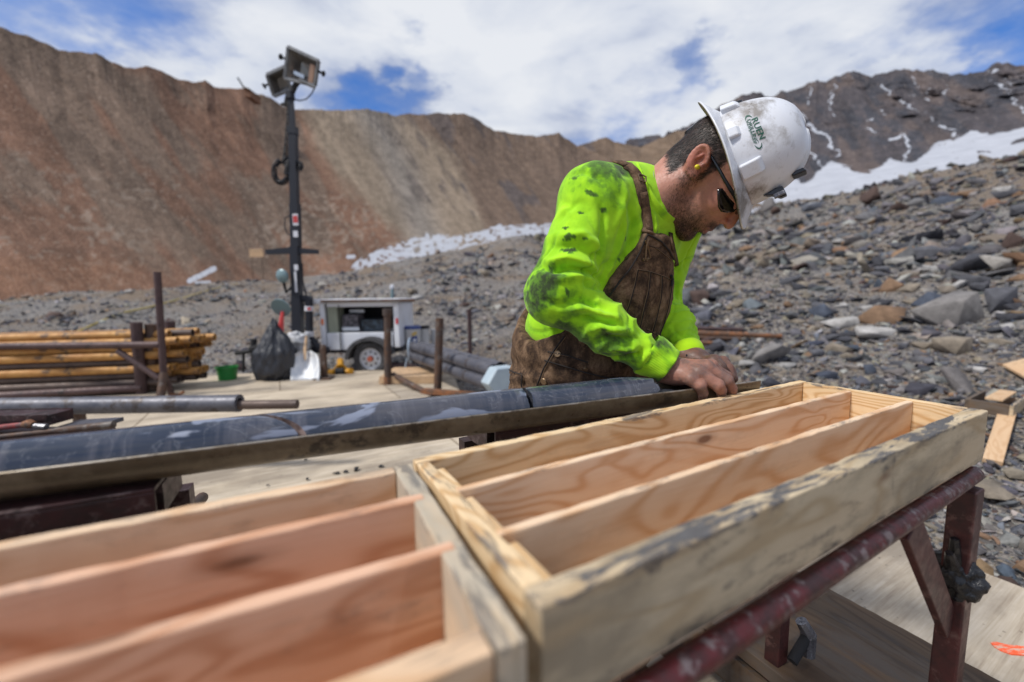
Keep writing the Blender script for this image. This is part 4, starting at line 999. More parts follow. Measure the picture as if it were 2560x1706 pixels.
for x0, y0, x1, y1, r_k in [(925, 830, 925, 880, .05), (905, 880, 870, 925, .035), (945, 880, 985, 925, .035), (845, 925, 880, 925, .045), (965, 920, 1012, 915, .045)]:
    mb = MB(); mb.tube([at(*z5(x0, y0), Yk + .1), at(*z5(x1, y1), Yk)], r_k, 8); mb.build('body' if x0 == 925 else ('leg' if r_k < .04 else 'foot'), YEL, t, False)
mb = MB(); mb.tube([at(*z5(890, 915), Yk), at(*z5(955, 915), Yk)], .05, 10); mb.build('axle', BLKM, t)
# iron vice / stake left of the bag
t = empty('bench_vise', plane(*z5(160, 930), 0), 'dark iron stake stand with a clamp left of the garbage bag', 'clamp stand'); Yv = 6.3
for pts, r_v, nm in [([(235, 660), (240, 860)], .045, 'post'), ([(95, 775), (240, 755)], .035, 'arm'), ([(155, 780), (155, 925)], .02, 'leg'), ([(215, 740), (300, 730)], .06, 'jaw')]:
    mb = MB(); mb.tube([at(*z5(*p), Yv) for p in pts], r_v, 8); mb.build(nm, BLKM, t)

# ================================================================== LIGHT TOWER TRAILER
def z6c(x, y): return 700 + x / 6.03, 700 + y / 6.03
Yq = 6.85
def q6(x, y, Y=Yq): return at(*z6c(x, y), Y)
T = empty('light_tower_trailer', q6(1200, 1400) * np.array([1, 1, 0]), 'white generator trailer with a tall black floodlight mast behind the deck', 'trailer')
def slab(name, x0, y0, x1, y1, mat, Y0=Yq, D=1.0, parent=T, bevel=.01):
    a = q6(x0, y0, Y0); b = q6(x1, y1, Y0); mb = MB(); c = (a + b) / 2; w_ = abs(b[0] - a[0]); h_ = abs(a[2] - b[2]); mb.box(c + XYZ[1] * D / 2, XYZ, (w_, D, h_)); return mb.build(name, mat, parent, bevel=bevel)
slab('front_panel', 585, 350, 700, 1050, WHITEP); slab('rear_panel', 1702, 350, 1810, 1020, WHITEP)
slab('lower_panel', 700, 805, 1702, 1050, WHITEP, Yq + .004, .99); slab('roof_edge', 700, 350, 1702, 400, WHITEP, Yq + .004, .99)
slab('back_wall', 705, 402, 1700, 803, BLKM, Yq + .8, .1)
slab('roof_panel', 430, 300, 1810, 345, WHITEP, Yq - .03, 1.1)
o = slab('roof_rack_bar', 600, 305, 2030, 330, BRST, Yq - .1, .05)
slab('control_panel', 708, 405, 880, 815, material('pale_green_panel', lambda nt: nt.set((.27, .29, .22), .5)), Yq + .05, .3)
slab('strap', 884, 380, 912, 1100, BLKM, Yq - .02, .02)
slab('engine_block', 1220, 600, 1560, 790, material('blue_grey_engine', lambda nt: nt.set(nt.ramp(nt.noise(nt.obj, 14, 4), [(.4, (.01, .012, .015)), (.65, (.06, .09, .12))]), .5)), Yq + .2, .4)
slab('battery', 930, 530, 1180, 760, material('grey_grille', lambda nt: nt.set(nt.ramp(nt.noise(nt.obj, 30, 4), [(.4, (.02, .02, .025)), (.6, (.20, .18, .2))]), .6)), Yq + .15, .3)
slab('bright_rail', 930, 715, 1195, 765, RIM, Yq + .1, .03); slab('exhaust', 1040, 450, 1260, 495, RIM, Yq + .3, .08)
slab('side_marker', 617, 590, 655, 680, material('amber_lens', lambda nt: nt.set((.75, .16, .01), .3)), Yq - .012, .012, bevel=.002)
slab('tail_marker', 1742, 580, 1780, 665, material('red_lens', lambda nt: nt.set((.55, .01, .02), .3)), Yq - .012, .012, bevel=.002)
slab('chassis_beam', 640, 1052, 1120, 1100, BLACK, Yq + .05, .8); slab('chassis_beam', 1560, 1022, 1850, 1085, BLACK, Yq + .05, .8)
# wheel, fender
wc = q6(1365, 1190, Yq - .12); wr = 262 / 6.03 / F * (Yq - .12)
wh = MB(); wh.lathe([(wr * .62, -.01), (wr * .80, -.03), (wr * .96, -.02), (wr, .02), (wr, .16), (wr * .96, .20), (wr * .6, .19)], wc, XYZ[1], 48, False); o = wh.build('tyre', RUBBER, T, True)
wh = MB(); wh.lathe([(wr * .66, -.012), (wr * .64, .0), (wr * .60, .02), (wr * .57, .035), (wr * .40, .035), (wr * .36, .015), (wr * .16, .01), (.002, .01)], wc, XYZ[1], 40, False); rim = wh.build('rim', RIM, T, True)
for k in range(8):
    a_ = math.pi * 2 * k / 8; p = wc + np.array([math.cos(a_) * wr * .40, .0, math.sin(a_) * wr * .40]); mb = MB(); mb.lathe([(wr * .055, .008), (wr * .055, .02)], p, XYZ[1], 10); mb.build('rim_hole', BLKM, rim)
mb = MB(); mb.lathe([(wr * .15, -.05), (wr * .17, 0), (wr * .17, .01)], wc, XYZ[1], 14); mb.build('hub_cap', material('red_hub', lambda nt: nt.set((.36, .09, .05), .5)), rim, True)
V = []; Fc = []; N = 26
for k in range(N):
    a_ = math.radians(12) + math.radians(168) * k / (N - 1)
    for rr2, yy in ((wr * 1.10, -.10), (wr * 1.30, -.10), (wr * 1.30, .25), (wr * 1.10, .25)): V.append(wc + np.array([rr2 * math.cos(a_) * 1.05, yy, rr2 * math.sin(a_) * .98]))
for k in range(N - 1):
    for j in range(4): j2 = (j + 1) % 4; Fc.append((k * 4 + j, k * 4 + j2, (k + 1) * 4 + j2, (k + 1) * 4 + j))
Fc += [(0, 1, 2, 3), ((N - 1) * 4 + 3, (N - 1) * 4 + 2, (N - 1) * 4 + 1, (N - 1) * 4)]
make('fender', V, Fc, RUBBER, T, False)
# mast
Ym = 6.75
def zm(x, y): return 600 + x / 2.904, 80 + y / 2.904
def mp(x, y, Y=Ym): return at(*zm(x, y), Y)
def z2(x, y): return x / 1.838, y / 1.838
mb = MB(); mb.tube([at(*z5(585, 320), Ym), at(*z5(590, 700), Ym)], .10, 4); mb.tube([at(*z5(585, 720), Ym), at(*z5(592, 745), Ym)], .22, 4); mb.build('mast_base', BLACK, T)
mb = MB(); mb.tube([mp(408, 1560), mp(400, 1250)], .088, 4); mb.tube([mp(398, 1260), mp(385, 720)], .075, 4); mb.tube([mp(400, 1560), at(*z5(582, 330), Ym)], .09, 4); mb.build('mast_lower', BLACK, T)
mb = MB(); mb.tube([mp(384, 740), mp(366, 470)], .048, 4); mb.tube([mp(386, 745), mp(383, 690)], .085, 4); mb.tube([mp(366, 490), mp(362, 440)], .07, 6); mb.build('mast_upper', BLACK, T)
mb = MB(); mb.tube([mp(365, 470), mp(395, 400), mp(425, 355)], .04, 8); mb.tube([mp(360, 520), mp(300, 525)], .02, 6); mb.tube([mp(350, 440), mp(330, 540)], .035, 6); mb.build('lamp_bracket', BLKM, T)
STK = material('white_sticker', lambda nt: nt.set((.62, .63, .68), .5)); STR = material('red_sticker', lambda nt: nt.set((.5, .05, .05), .5))
def sticker(x0, y0, x1, y1, mat, f=zm, Y=Ym - .09, name='sticker'):
    a = at(*f(x0, y0), Y); b = at(*f(x1, y1), Y); mb = MB(); mb.box((a + b) / 2, XYZ, (abs(a[0] - b[0]), .004, abs(a[2] - b[2]))); return mb.build(name, mat, T)
sticker(380, 1322, 425, 1405, STK); sticker(384, 1335, 420, 1385, STR, Y=Ym - .094); sticker(385, 1445, 422, 1490, STK)
sticker(556, 70, 590, 115, STK, z5); sticker(556, 125, 585, 290, STK, z5)
mb = MB(); mb.tube([at(*z5(675, 345), Ym), at(*z5(680, 700), Ym)], .06, 10); mb.tube([at(*z5(560, 330), Ym), at(*z5(700, 345), Ym)], .05, 6); mb.tube([at(*z5(680, 640), Ym), at(*z5(760, 745), Ym)], .06, 6); mb.tube([at(*z5(600, 745), Ym), at(*z5(830, 750), Ym)], .07, 4); mb.build('tongue_post', BLACK, T)
mb = MB(); mb.tube([at(*z5(677, 400), Ym - .01), at(*z5(677, 438), Ym - .01)], .068, 10); mb.build('reflective_band', STK, T); mb = MB(); mb.tube([at(*z5(680, 600), Ym - .01), at(*z5(680, 640), Ym - .01)], .068, 10); mb.build('reflective_band', STK, T)
sticker(662, 412, 692, 430, STR, z5, Ym - .08)
# cross arm on mast
mb = MB(); mb.tube([at(*z2(1225, 1160), Ym), at(*z2(1345, 1152), Ym), at(*z2(1462, 1158), Ym)], [.05, .07, .045], 4); mb.build('cross_arm', BLACK, T)
# cables: spiral coil and hanging loops
CAB = material('black_cable', lambda nt: nt.set((.012, .013, .018), .6))
def helix(path, r, turns, tr_, n=260):
    path = [np.asarray(p) for p in path]; seg = np.cumsum([0] + [np.linalg.norm(b - a) for a, b in zip(path[:-1], path[1:])]); out_ = []
    for i in range(n):
        s = seg[-1] * i / (n - 1); p = np.array([np.interp(s, seg, [q[k] for q in path]) for k in range(3)]); p2 = np.array([np.interp(min(s + .02, seg[-1]), seg, [q[k] for q in path]) for k in range(3)])
        a, b, c = frame(p2 - p if np.linalg.norm(p2 - p) > 1e-6 else UP); t_ = 2 * math.pi * turns * i / (n - 1); out_.append(p + (b * math.cos(t_) + c * math.sin(t_)) * r)
    mb = MB(); mb.tube(out_, tr_, 5); return mb
lp_ = [mp(358, 520), mp(355, 640), mp(345, 760), mp(330, 900), mp(320, 930)]
helix(lp_, .03, 26, .011, 420).build('coiled_cable', CAB, T)
cx, cy = 300, 1015
helix([mp(cx + 52 * math.cos(a_), cy + 80 * math.sin(a_)) for a_ in np.linspace(-1.3, 4.6, 30)], .035, 30, .011, 460).build('coiled_cable', CAB, T)
helix([mp(330, 920), mp(360, 960), mp(350, 1040)], .05, 8, .016, 160).build('cable_bundle', CAB, T)
helix([mp(415, 950), mp(450, 965), mp(430, 1000)], .03, 6, .014, 100).build('cable_bundle', CAB, T)
mb = MB(); mb.tube([mp(545, 400), mp(520, 450), mp(480, 490), mp(430, 500), mp(395, 490)], .010, 6); mb.build('loose_cable', CAB, T, True); mb = MB(); mb.tube([mp(370, 1330), mp(325, 1350), mp(325, 1420), mp(345, 1470), mp(380, 1480)], .010, 6); mb.build('loose_cable', CAB, T, True); mb = MB(); mb.tube([at(*z5(620, 60), Ym), at(*z5(625, 200), Ym), at(*z5(660, 340), Ym)], .014, 6); mb.build('loose_cable', CAB, T, True)
# floodlights
LG = material('lamp_housing', metal_mat((.17, .175, .185), (.23, .23, .23), (.10, .10, .10), (.4, .6), .4, 8)); LGL = material('lamp_glass', lambda nt: nt.set(nt.ramp(nt.noise(nt.obj, 3, 2), [(.4, (.22, .21, .20)), (.6, (.36, .34, .32))]), .15, .6)); REF = material('lamp_reflector', lambda nt: nt.set((.62, .66, .72), .2, .8)); TANP = material('lamp_tan', lambda nt: nt.set((.42, .26, .18), .5))
def flood(quad, Y, dz, inner, tilt):
    P4 = [mp(x, y, Y + k * tilt) for (x, y), k in zip(quad, (0, 0, 1, 1))]   # tl, tr, br, bl
    c = np.mean(P4, 0); nz_ = nrm(np.cross(P4[1] - P4[0], P4[3] - P4[0])); nz_ = nz_ if nz_[1] > 0 else -nz_   # points away from camera
    # frame ring
    mb = MB()
    for i in range(4): mb.tube([P4[i] * .97 + c * .03, P4[(i + 1) % 4] * .97 + c * .03], .028, 4)
    fr = mb.build('floodlight_frame', LG, T)
    inn = [c + (p - c) * .88 for p in P4]; bk = [c + (p - c) * .45 + nz_ * dz for p in P4]
    mb = MB(); V = inn + bk; mb.add(V, [(0, 1, 5, 4), (1, 2, 6, 5), (2, 3, 7, 6), (3, 0, 4, 7), (4, 5, 6, 7)]); mb.build('reflector', LGL, fr)
    V = [c + (p - c) * 1.0 + nz_ * .02 for p in P4] + [c + (p - c) * .5 + nz_ * (dz + .03) for p in P4]
    mb = MB(); mb.add(V, [(0, 4, 5, 1), (1, 5, 6, 2), (2, 6, 7, 3), (3, 7, 4, 0), (7, 6, 5, 4)]); mb.build('housing', LG, fr)
    if inner:
        e = lambda a, b: P4[0] + (P4[1] - P4[0]) * a + (P4[3] - P4[0]) * b
        mb = MB(); mb.box(e(.42, .68) + nz_ * .03, (nrm(P4[1] - P4[0]), nz_, nrm(P4[3] - P4[0])), (.16, .04, .05)); mb.build('lamp_tube', REF, fr)
        mb = MB(); mb.box(e(.80, .55) + nz_ * .02, (nrm(P4[1] - P4[0]), nz_, nrm(P4[3] - P4[0])), (.07, .02, .30)); mb.build('reflector_panel', TANP, fr)
    for i, j in ((0, -1), (1, 1)):
        mb = MB(); p = (P4[i] + P4[3 - i]) / 2 if False else P4[i] * .6 + P4[3 - i] * .4; d_k = nrm(P4[1] - P4[0]) * j; mb.tube([p, p + d_k * .10], .018, 6); mb.tube([p + d_k * .08, p + d_k * .10], .04, 8); mb.build('pivot_bolt', BLKM, fr)
    return fr
flood([(348, 105), (575, 210), (548, 395), (322, 340)], Ym - .15, .16, True, .10)
flood([(192, 312), (330, 248), (370, 420), (245, 472)], Ym + .15, .16, False, .12)
fr = MB(); fr.tube([mp(430, 345, Ym - .1), mp(545, 405, Ym - .1)], .02, 6); fr.build('yoke', LG, T)
# teal disc lamps
TEAL = material('teal_disc', lambda nt: nt.set((.17, .25, .27), .35, .2))
for (x, y, Yd, rd) in [(458, 160, 6.6, .105)]:
    mb = MB(); mb.lathe([(.002, -.03), (rd * .8, -.02), (rd, 0), (rd * .9, .04), (rd * .3, .08)], at(*z5(x, y), Yd), nrm([.25, 1, .1]), 24); mb.build('work_lamp', TEAL, T, True)
mb = MB(); mb.tube([at(*z5(470, 190), 6.65), at(*z5(495, 290), 6.7), at(*z5(560, 225), 6.75)], .03, 6); mb.build('lamp_arm', BLKM, T, True)
t = empty('marker_paddle', plane(*z5(440, 940), 0), 'teal disc paddle with a red stem standing behind the garbage bag', 'marker')
mb = MB(); mb.lathe([(.002, -.012), (.14, -.01), (.14, .01), (.002, .012)], at(*z5(452, 412), 6.2), nrm([.1, 1, .5]), 24); mb.build('disc', TEAL, t, True)
mb = MB(); mb.tube([at(*z5(465, 445), 6.2), at(*z5(448, 600), 6.2)], [.02, .045], 8); mb.build('stem', material('red_tape', lambda nt: nt.set((.60, .06, .06), .5)), t, True)
mb = MB(); mb.tube([at(*z5(448, 590), 6.2), at(*z5(446, 900), 6.2)], .018, 8); mb.build('rod', BLKM, t, True)
t = empty('survey_stake', at(*z5(1338, 350), 8.2) * np.array([1, 1, 0]), 'thin grey stake with white tip rising behind the trailer', 'stake')
mb = MB(); mb.tube([at(*z5(1338, 265), 8.2), at(*z5(1340, 500), 8.2)], .03, 8); mb.build('rod', TEAL, t); mb = MB(); mb.lathe([(.02, -.04), (.04, -.02), (.04, .03), (.01, .05)], at(*z5(1336, 250), 8.2), UP, 10); mb.build('tip', STK, t)

# ================================================================== MIDDLE RACK, CASING, BUCKETS
def z7c(x, y): return 980 + x / 5.6, 740 + y / 5.6
t = empty('pipe_rack', plane(961 + 10, 961, 0), 'rusty steel rack with upright posts and ground rails in the middle of the deck', 'rack')
Y1 = plane(969, 961, 0)[1]; Y2 = plane(1093, 990, 0)[1]
mb = MB(); mb.tube([at(*z5(1300, 470), Y1), at(*z5(1303, 1020), Y1)], .048, 12); mb.tube([at(*z5(1298, 422), Y1), at(*z5(1299, 475), Y1)], .062, 12); mb.build('post', BRST, t, True)
mb = MB(); mb.tube([at(*z5(1303, 965), Y1), at(*z5(1303, 1022), Y1)], .054, 12); mb.build('post_foot', ORUST, t, True)
mb = MB(); mb.tube([at(*z5(1715, 495), Y2), at(*z5(1697, 1118), Y2)], .047, 14); mb.build('post', BRST, t, True)
mb = MB(); mb.tube([at(*z5(1345, 945), Y1 + .1), at(*z5(1500, 1030), (Y1 + Y2) / 2), at(*z5(1668, 1118), Y2)], .038, 12); mb.build('ground_rail', BRST, t, True)
mb = MB(); mb.tube([at(*z5(1310, 880), 6.9), at(*z5(1530, 885), 7.0)], .07, 10); mb.build('ground_rail', PLUM, t, True)
o = board('timber', (at(*z5(1330, 930), 6.0) + at(*z5(1680, 930), 6.0)) / 2 + UP * -.03, (XYZ[0], XYZ[1], UP), (.75, .75, .10), SCRAP); tag(o, 'pale timber block lying between the rack posts', 'timber')
o = board('timber', at(*z5(1850, 1060), 4.7) - UP * .05, (nrm([.9, -.35, 0]), nrm([.35, .9, 0]), UP), (.9, .10, .05), ORUST); tag(o, 'orange brown beam on the deck under the grey pipes', 'timber')
mb = MB(); mb.tube([at(*z5(1950, 450), 6.9), at(*z5(1958, 800), 6.9)], .034, 12); mb.tube([at(*z5(1948, 425), 6.9), at(*z5(1950, 470), 6.9)], .040, 10); o = mb.build('steel_post', PLUM, None, True); tag(o, 'lone dark steel post with rusty tip standing in the gravel', 'post')
pipeE = [((260, 700), (1420, 1050)), ((250, 830), (1370, 1230)), ((420, 700), (1520, 1010)), ((400, 880), (1430, 1180))]
for k, (p, q) in enumerate(pipeE):
    Ya, Yb = (6.6, 4.25) if k < 2 else (6.8, 4.5)
    a = at(*z7c(*p), Ya); b = at(*z7c(*q), Yb); mb = MB(); mb.pipe(a, b, .070, .062, 22); o = mb.build('casing_pipe', GREYP, None, True)
    tag(o, ['upper front grey casing pipe pointing at the worker', 'lower front grey casing pipe pointing at the worker', 'grey casing pipe behind the upper front one', 'grey casing pipe behind the lower front one'][k], 'pipe', 'grey casing pipes beside the worker')
STRAP = material('pale_blue_strap', lambda nt: nt.set((.30, .38, .48), .6))
mb = MB(); c = at(*z7c(255, 770), 6.45); mb.tube([c + np.array([.0 * math.cos(a_), .13 * math.cos(a_), .19 * math.sin(a_)]) for a_ in np.linspace(0, 6.28, 16)][:-1], .014, 6, closed=True); mb.tube([c + np.array([-.03, -.1, -.1]), c + np.array([-.08, -.1, -.34])], .012, 6); o = mb.build('tie_strap', STRAP, None, True); tag(o, 'pale strap tied round the far end of the grey pipes', 'strap')
HEXM = material('pale_blue_plastic', lambda nt: nt.set(nt.ramp(nt.noise(nt.obj, 5, 3), [(.4, (.36, .44, .50)), (.7, (.44, .52, .56))]), .5))
c = at(*z7c(1545, 1190), 4.15); dx_ = nrm(at(*z7c(1370, 1230), 4.25) - at(*z7c(250, 830), 6.6)); ux = nrm(np.cross(dx_, UP)); uy = np.cross(ux, dx_); uy = uy if uy[2] > 0 else -uy
hexr = [(math.cos(a_) * .20, math.sin(a_) * .165) for a_ in np.linspace(0, 2 * math.pi, 7)[:-1]]
mb = MB(); mb.prism(hexr, c - dx_ * .09, ux, uy, dx_, .17); o = mb.build('plastic_drum', HEXM, None, False, bevel=.012); tag(o, 'pale blue six sided plastic drum at the near end of the grey pipes', 'drum')
BUCK = material('bucket_plastic', lambda nt: nt.set((.56, .56, .56), .45)); BLUE = material('blue_plastic', lambda nt: nt.set((.03, .06, .22), .4)); YLW = material('label_yellow', lambda nt: nt.set((.6, .42, .12), .5))
for k, (x0, x1, y0, y1, lid, lab) in enumerate([(1425, 1550, 575, 720, BLUE, 'white bucket with blue lid and blue label beside the trailer'), (1535, 1625, 572, 690, BLKM, 'cream bucket with dark lid behind the labelled one'), (1640, 1700, 578, 740, None, 'white container half hidden behind the rack post')]):
    Yb = 7.1 + k * .25; xa = at(*z5(x0, y1), Yb); xb = at(*z5(x1, y0), Yb); r_b = (xb[0] - xa[0]) / 2; h_b = xb[2] - xa[2]; c = np.array([(xa[0] + xb[0]) / 2, Yb + r_b, xa[2]])
    t = empty('bucket', c - UP * .1, lab, 'bucket', 'buckets beside the trailer')
    mb = MB(); mb.lathe([(r_b * .86, -.15), (r_b * .97, h_b - .03), (r_b, h_b - .02)], c, UP, 30); mb.build('shell', BUCK, t, True)
    if lid: mb = MB(); mb.lathe([(r_b * 1.02, h_b - .02), (r_b * 1.03, h_b + .02), (r_b * .9, h_b + .03)], c, UP, 30); mb.build('lid', lid, t, True)
    if k == 0:
        V = []; 
        for j in range(7):
            a_ = -math.pi / 2 + .05 + j * .12
            for zz_ in (.02, h_b * .55): rr3 = r_b * (.92 + .08 * zz_ / h_b) + .004; V.append(c + np.array([rr3 * math.cos(a_), rr3 * math.sin(a_), zz_]))
        lb = make('label', V, [(2 * j, 2 * j + 2, 2 * j + 3, 2 * j + 1) for j in range(6)], BLUE, t)
        for a_, zz_, mt in ((-1.3, .2, YLW), (-1.05, .22, YLW), (-1.15, .1, STK)):
            mb = MB(); mb.lathe([(.03, 0), (.03, .004)], c + np.array([r_b * math.cos(a_), r_b * math.sin(a_), zz_]), np.array([math.cos(a_), math.sin(a_), 0]), 8); mb.build('label_print', mt, lb)
# rusty pipes on the gravel behind the worker
rusty = [((-400, 985), (490, 1008), 9, PLUM, 'dull brown pipe at the back of the rusty pipe pile'), ((-400, 1005), (720, 1048), 11, ORUST, 'longest orange rusty pipe with a collar'), ((-400, 1035), (478, 1064), 11, BRST, 'dark blue grey pipe under the orange one'), ((-400, 1062), (345, 1090), 10, ORUST, 'shortest rusty pipe at the front of the pile')]
for k, (p, q, rp, mt, lab) in enumerate(rusty):
    B_ = hit(*z4(q[0], q[1] + 22)); Yb = B_[1]; a = at(*z4(*p), Yb + .3); b = at(*z4(*q), Yb)
    mb = MB(); r_p = rp * 1.25 / 2.376 / F * Yb; mb.tube([a, b], r_p, 14)
    if k == 1: e = at(*z4(490, 1040), Yb + .05); d = nrm(b - a); mb.tube([e - d * .9, e], r_p * 1.3, 14)
    o = mb.build('rusty_pipe', mt, None, True); tag(o, lab, 'pipe', 'rusty pipes lying on the gravel')
# lumber and plywood scraps at the right
P_ = hit(*z4(2130, 1290)); 
def scrap(quad, z_lift, th, mat, name, lab, cat):
    V = [hit(u, v) + UP * z_lift for u, v in quad]; n = len(V); V2 = [p - UP * th for p in V]; mb = MB(); mb.add(V + V2, [tuple(range(n)), tuple(range(2 * n - 1, n - 1, -1))] + [(k, n + k, n + (k + 1) % n, (k + 1) % n) for k in range(n)]); o = mb.build(name, mat); return tag(o, lab, cat)
scrap([z4(2030, 1250), z4(2162, 1215), z4(2300, 1250), z4(2300, 1360), z4(2162, 1325)], .06, .02, SCRAP, 'plywood_scrap', 'peach coloured plywood scrap on the gravel at the right edge', 'plywood')
a = hit(*z7(1322, 520), 1.2) + UP * .03; b = hit(*z7(1392, 300), 1.2) + UP * .06; d = nrm(b - a); sd2 = nrm(np.cross(d, UP))
o = board('lumber_offcut', (a + b) / 2, (d, sd2, np.cross(sd2, d)), (np.linalg.norm(b - a), .085, .03), SCRAP); tag(o, 'short pale lumber offcut leaning on the gravel right of the core box', 'lumber')
c = hit(*z7(1450, 265), 1.2) + UP * .06
t = empty('wooden_crate', c * np.array([1, 1, 0]), 'broken wooden crate frame on the gravel at the right edge', 'crate')
for k, (dx, dy, L_, ax_) in enumerate([(0, 0, .5, 0), (0, .22, .5, 0), (-.24, .11, .2, 1)]):
    d = nrm([.8, .5, 0]) if ax_ == 0 else nrm([-.5, .8, 0]); board('crate_board', c + nrm([.8, .5, 0]) * dx + nrm([-.5, .8, 0]) * dy + UP * .0, (d, nrm(np.cross(UP, d)), UP), (L_, .02, .09), GREYW if k else OLDP, t)
board('crate_board', c + nrm([.8, .5, 0]) * .05 + UP * .055 + nrm([-.5, .8, 0]) * .1, (nrm([.8, .5, 0]), nrm([-.5, .8, 0]), UP), (.45, .09, .015), SCRAP, t)
P_ = hit(*z7(1340, 630)); o = put_stone('stone', P_ + UP * .02, .32, .07, SCOL[4], 5, -.3, 9); tag(o, 'long tan flat stone beside the right end of the core box', 'stone', 'large stones on the scree slope')
# little things on the brown mountainside
Ps = at(*z2(1178, 1163), 60); t = empty('hillside_sign', Ps - UP * 1.4, 'small pale sign board on the brown mountainside', 'sign')
mb = MB(); mb.box(Ps, XYZ, (1.9, .1, 1.15)); mb.build('board', SCRAP, t); mb = MB(); mb.tube([Ps - UP * .5 - XYZ[0] * .7, Ps - UP * 5 - XYZ[0] * .7], .06, 6); mb.build('post', GREYW, t); mb = MB(); mb.tube([Ps - UP * .5 + XYZ[0] * .7, Ps - UP * 5 + XYZ[0] * .7], .06, 6); mb.build('post', GREYW, t)
Yh_ = 150; t = empty('ridge_hut', at(*z2(1150, 430), Yh_), 'tiny orange roofed hut perched on the brown ridge', 'hut')
a = at(*z2(1118, 404), Yh_); b = at(*z2(1148, 416), Yh_)
mb = MB(); mb.add([a, b, b - UP * 2.2, a - UP * 2.6] + [p + XYZ[1] * 6 for p in (a, b, b - UP * 2.2, a - UP * 2.6)], [(0, 1, 2, 3), (4, 7, 6, 5), (0, 4, 5, 1), (3, 2, 6, 7), (0, 3, 7, 4), (1, 5, 6, 2)]); mb.build('wall', ORUST, t)
mb = MB(); mb.box((a + b) / 2 + UP * .2 + XYZ[1] * 3, (nrm(b - a), XYZ[1], nrm(np.cross(nrm(b - a), XYZ[1]))), (np.linalg.norm(b - a) * 1.1, 7, .4)); mb.build('roof', GREYW, t)
mb = MB(); mb.tube([at(*z2(1092, 358), Yh_), at(*z2(1118, 400), Yh_)], .25, 6); mb.build('mast', BLKM, t)
# yellow hose running up the slope
HOSE = material('yellow_hose', lambda nt: nt.set((.40, .31, .10), .6))
pts = [hit(*z6(x, y)) + UP * .03 for x, y in [(430, 432), (560, 372), (700, 320), (860, 285), (1000, 248), (1130, 205), (1240, 175), (1330, 158)]] 
mb = MB(); mb.tube(pts, .045, 6); o = mb.build('hose', HOSE, None, True); tag(o, 'long yellow hose running across the gravel towards the mountain', 'hose')
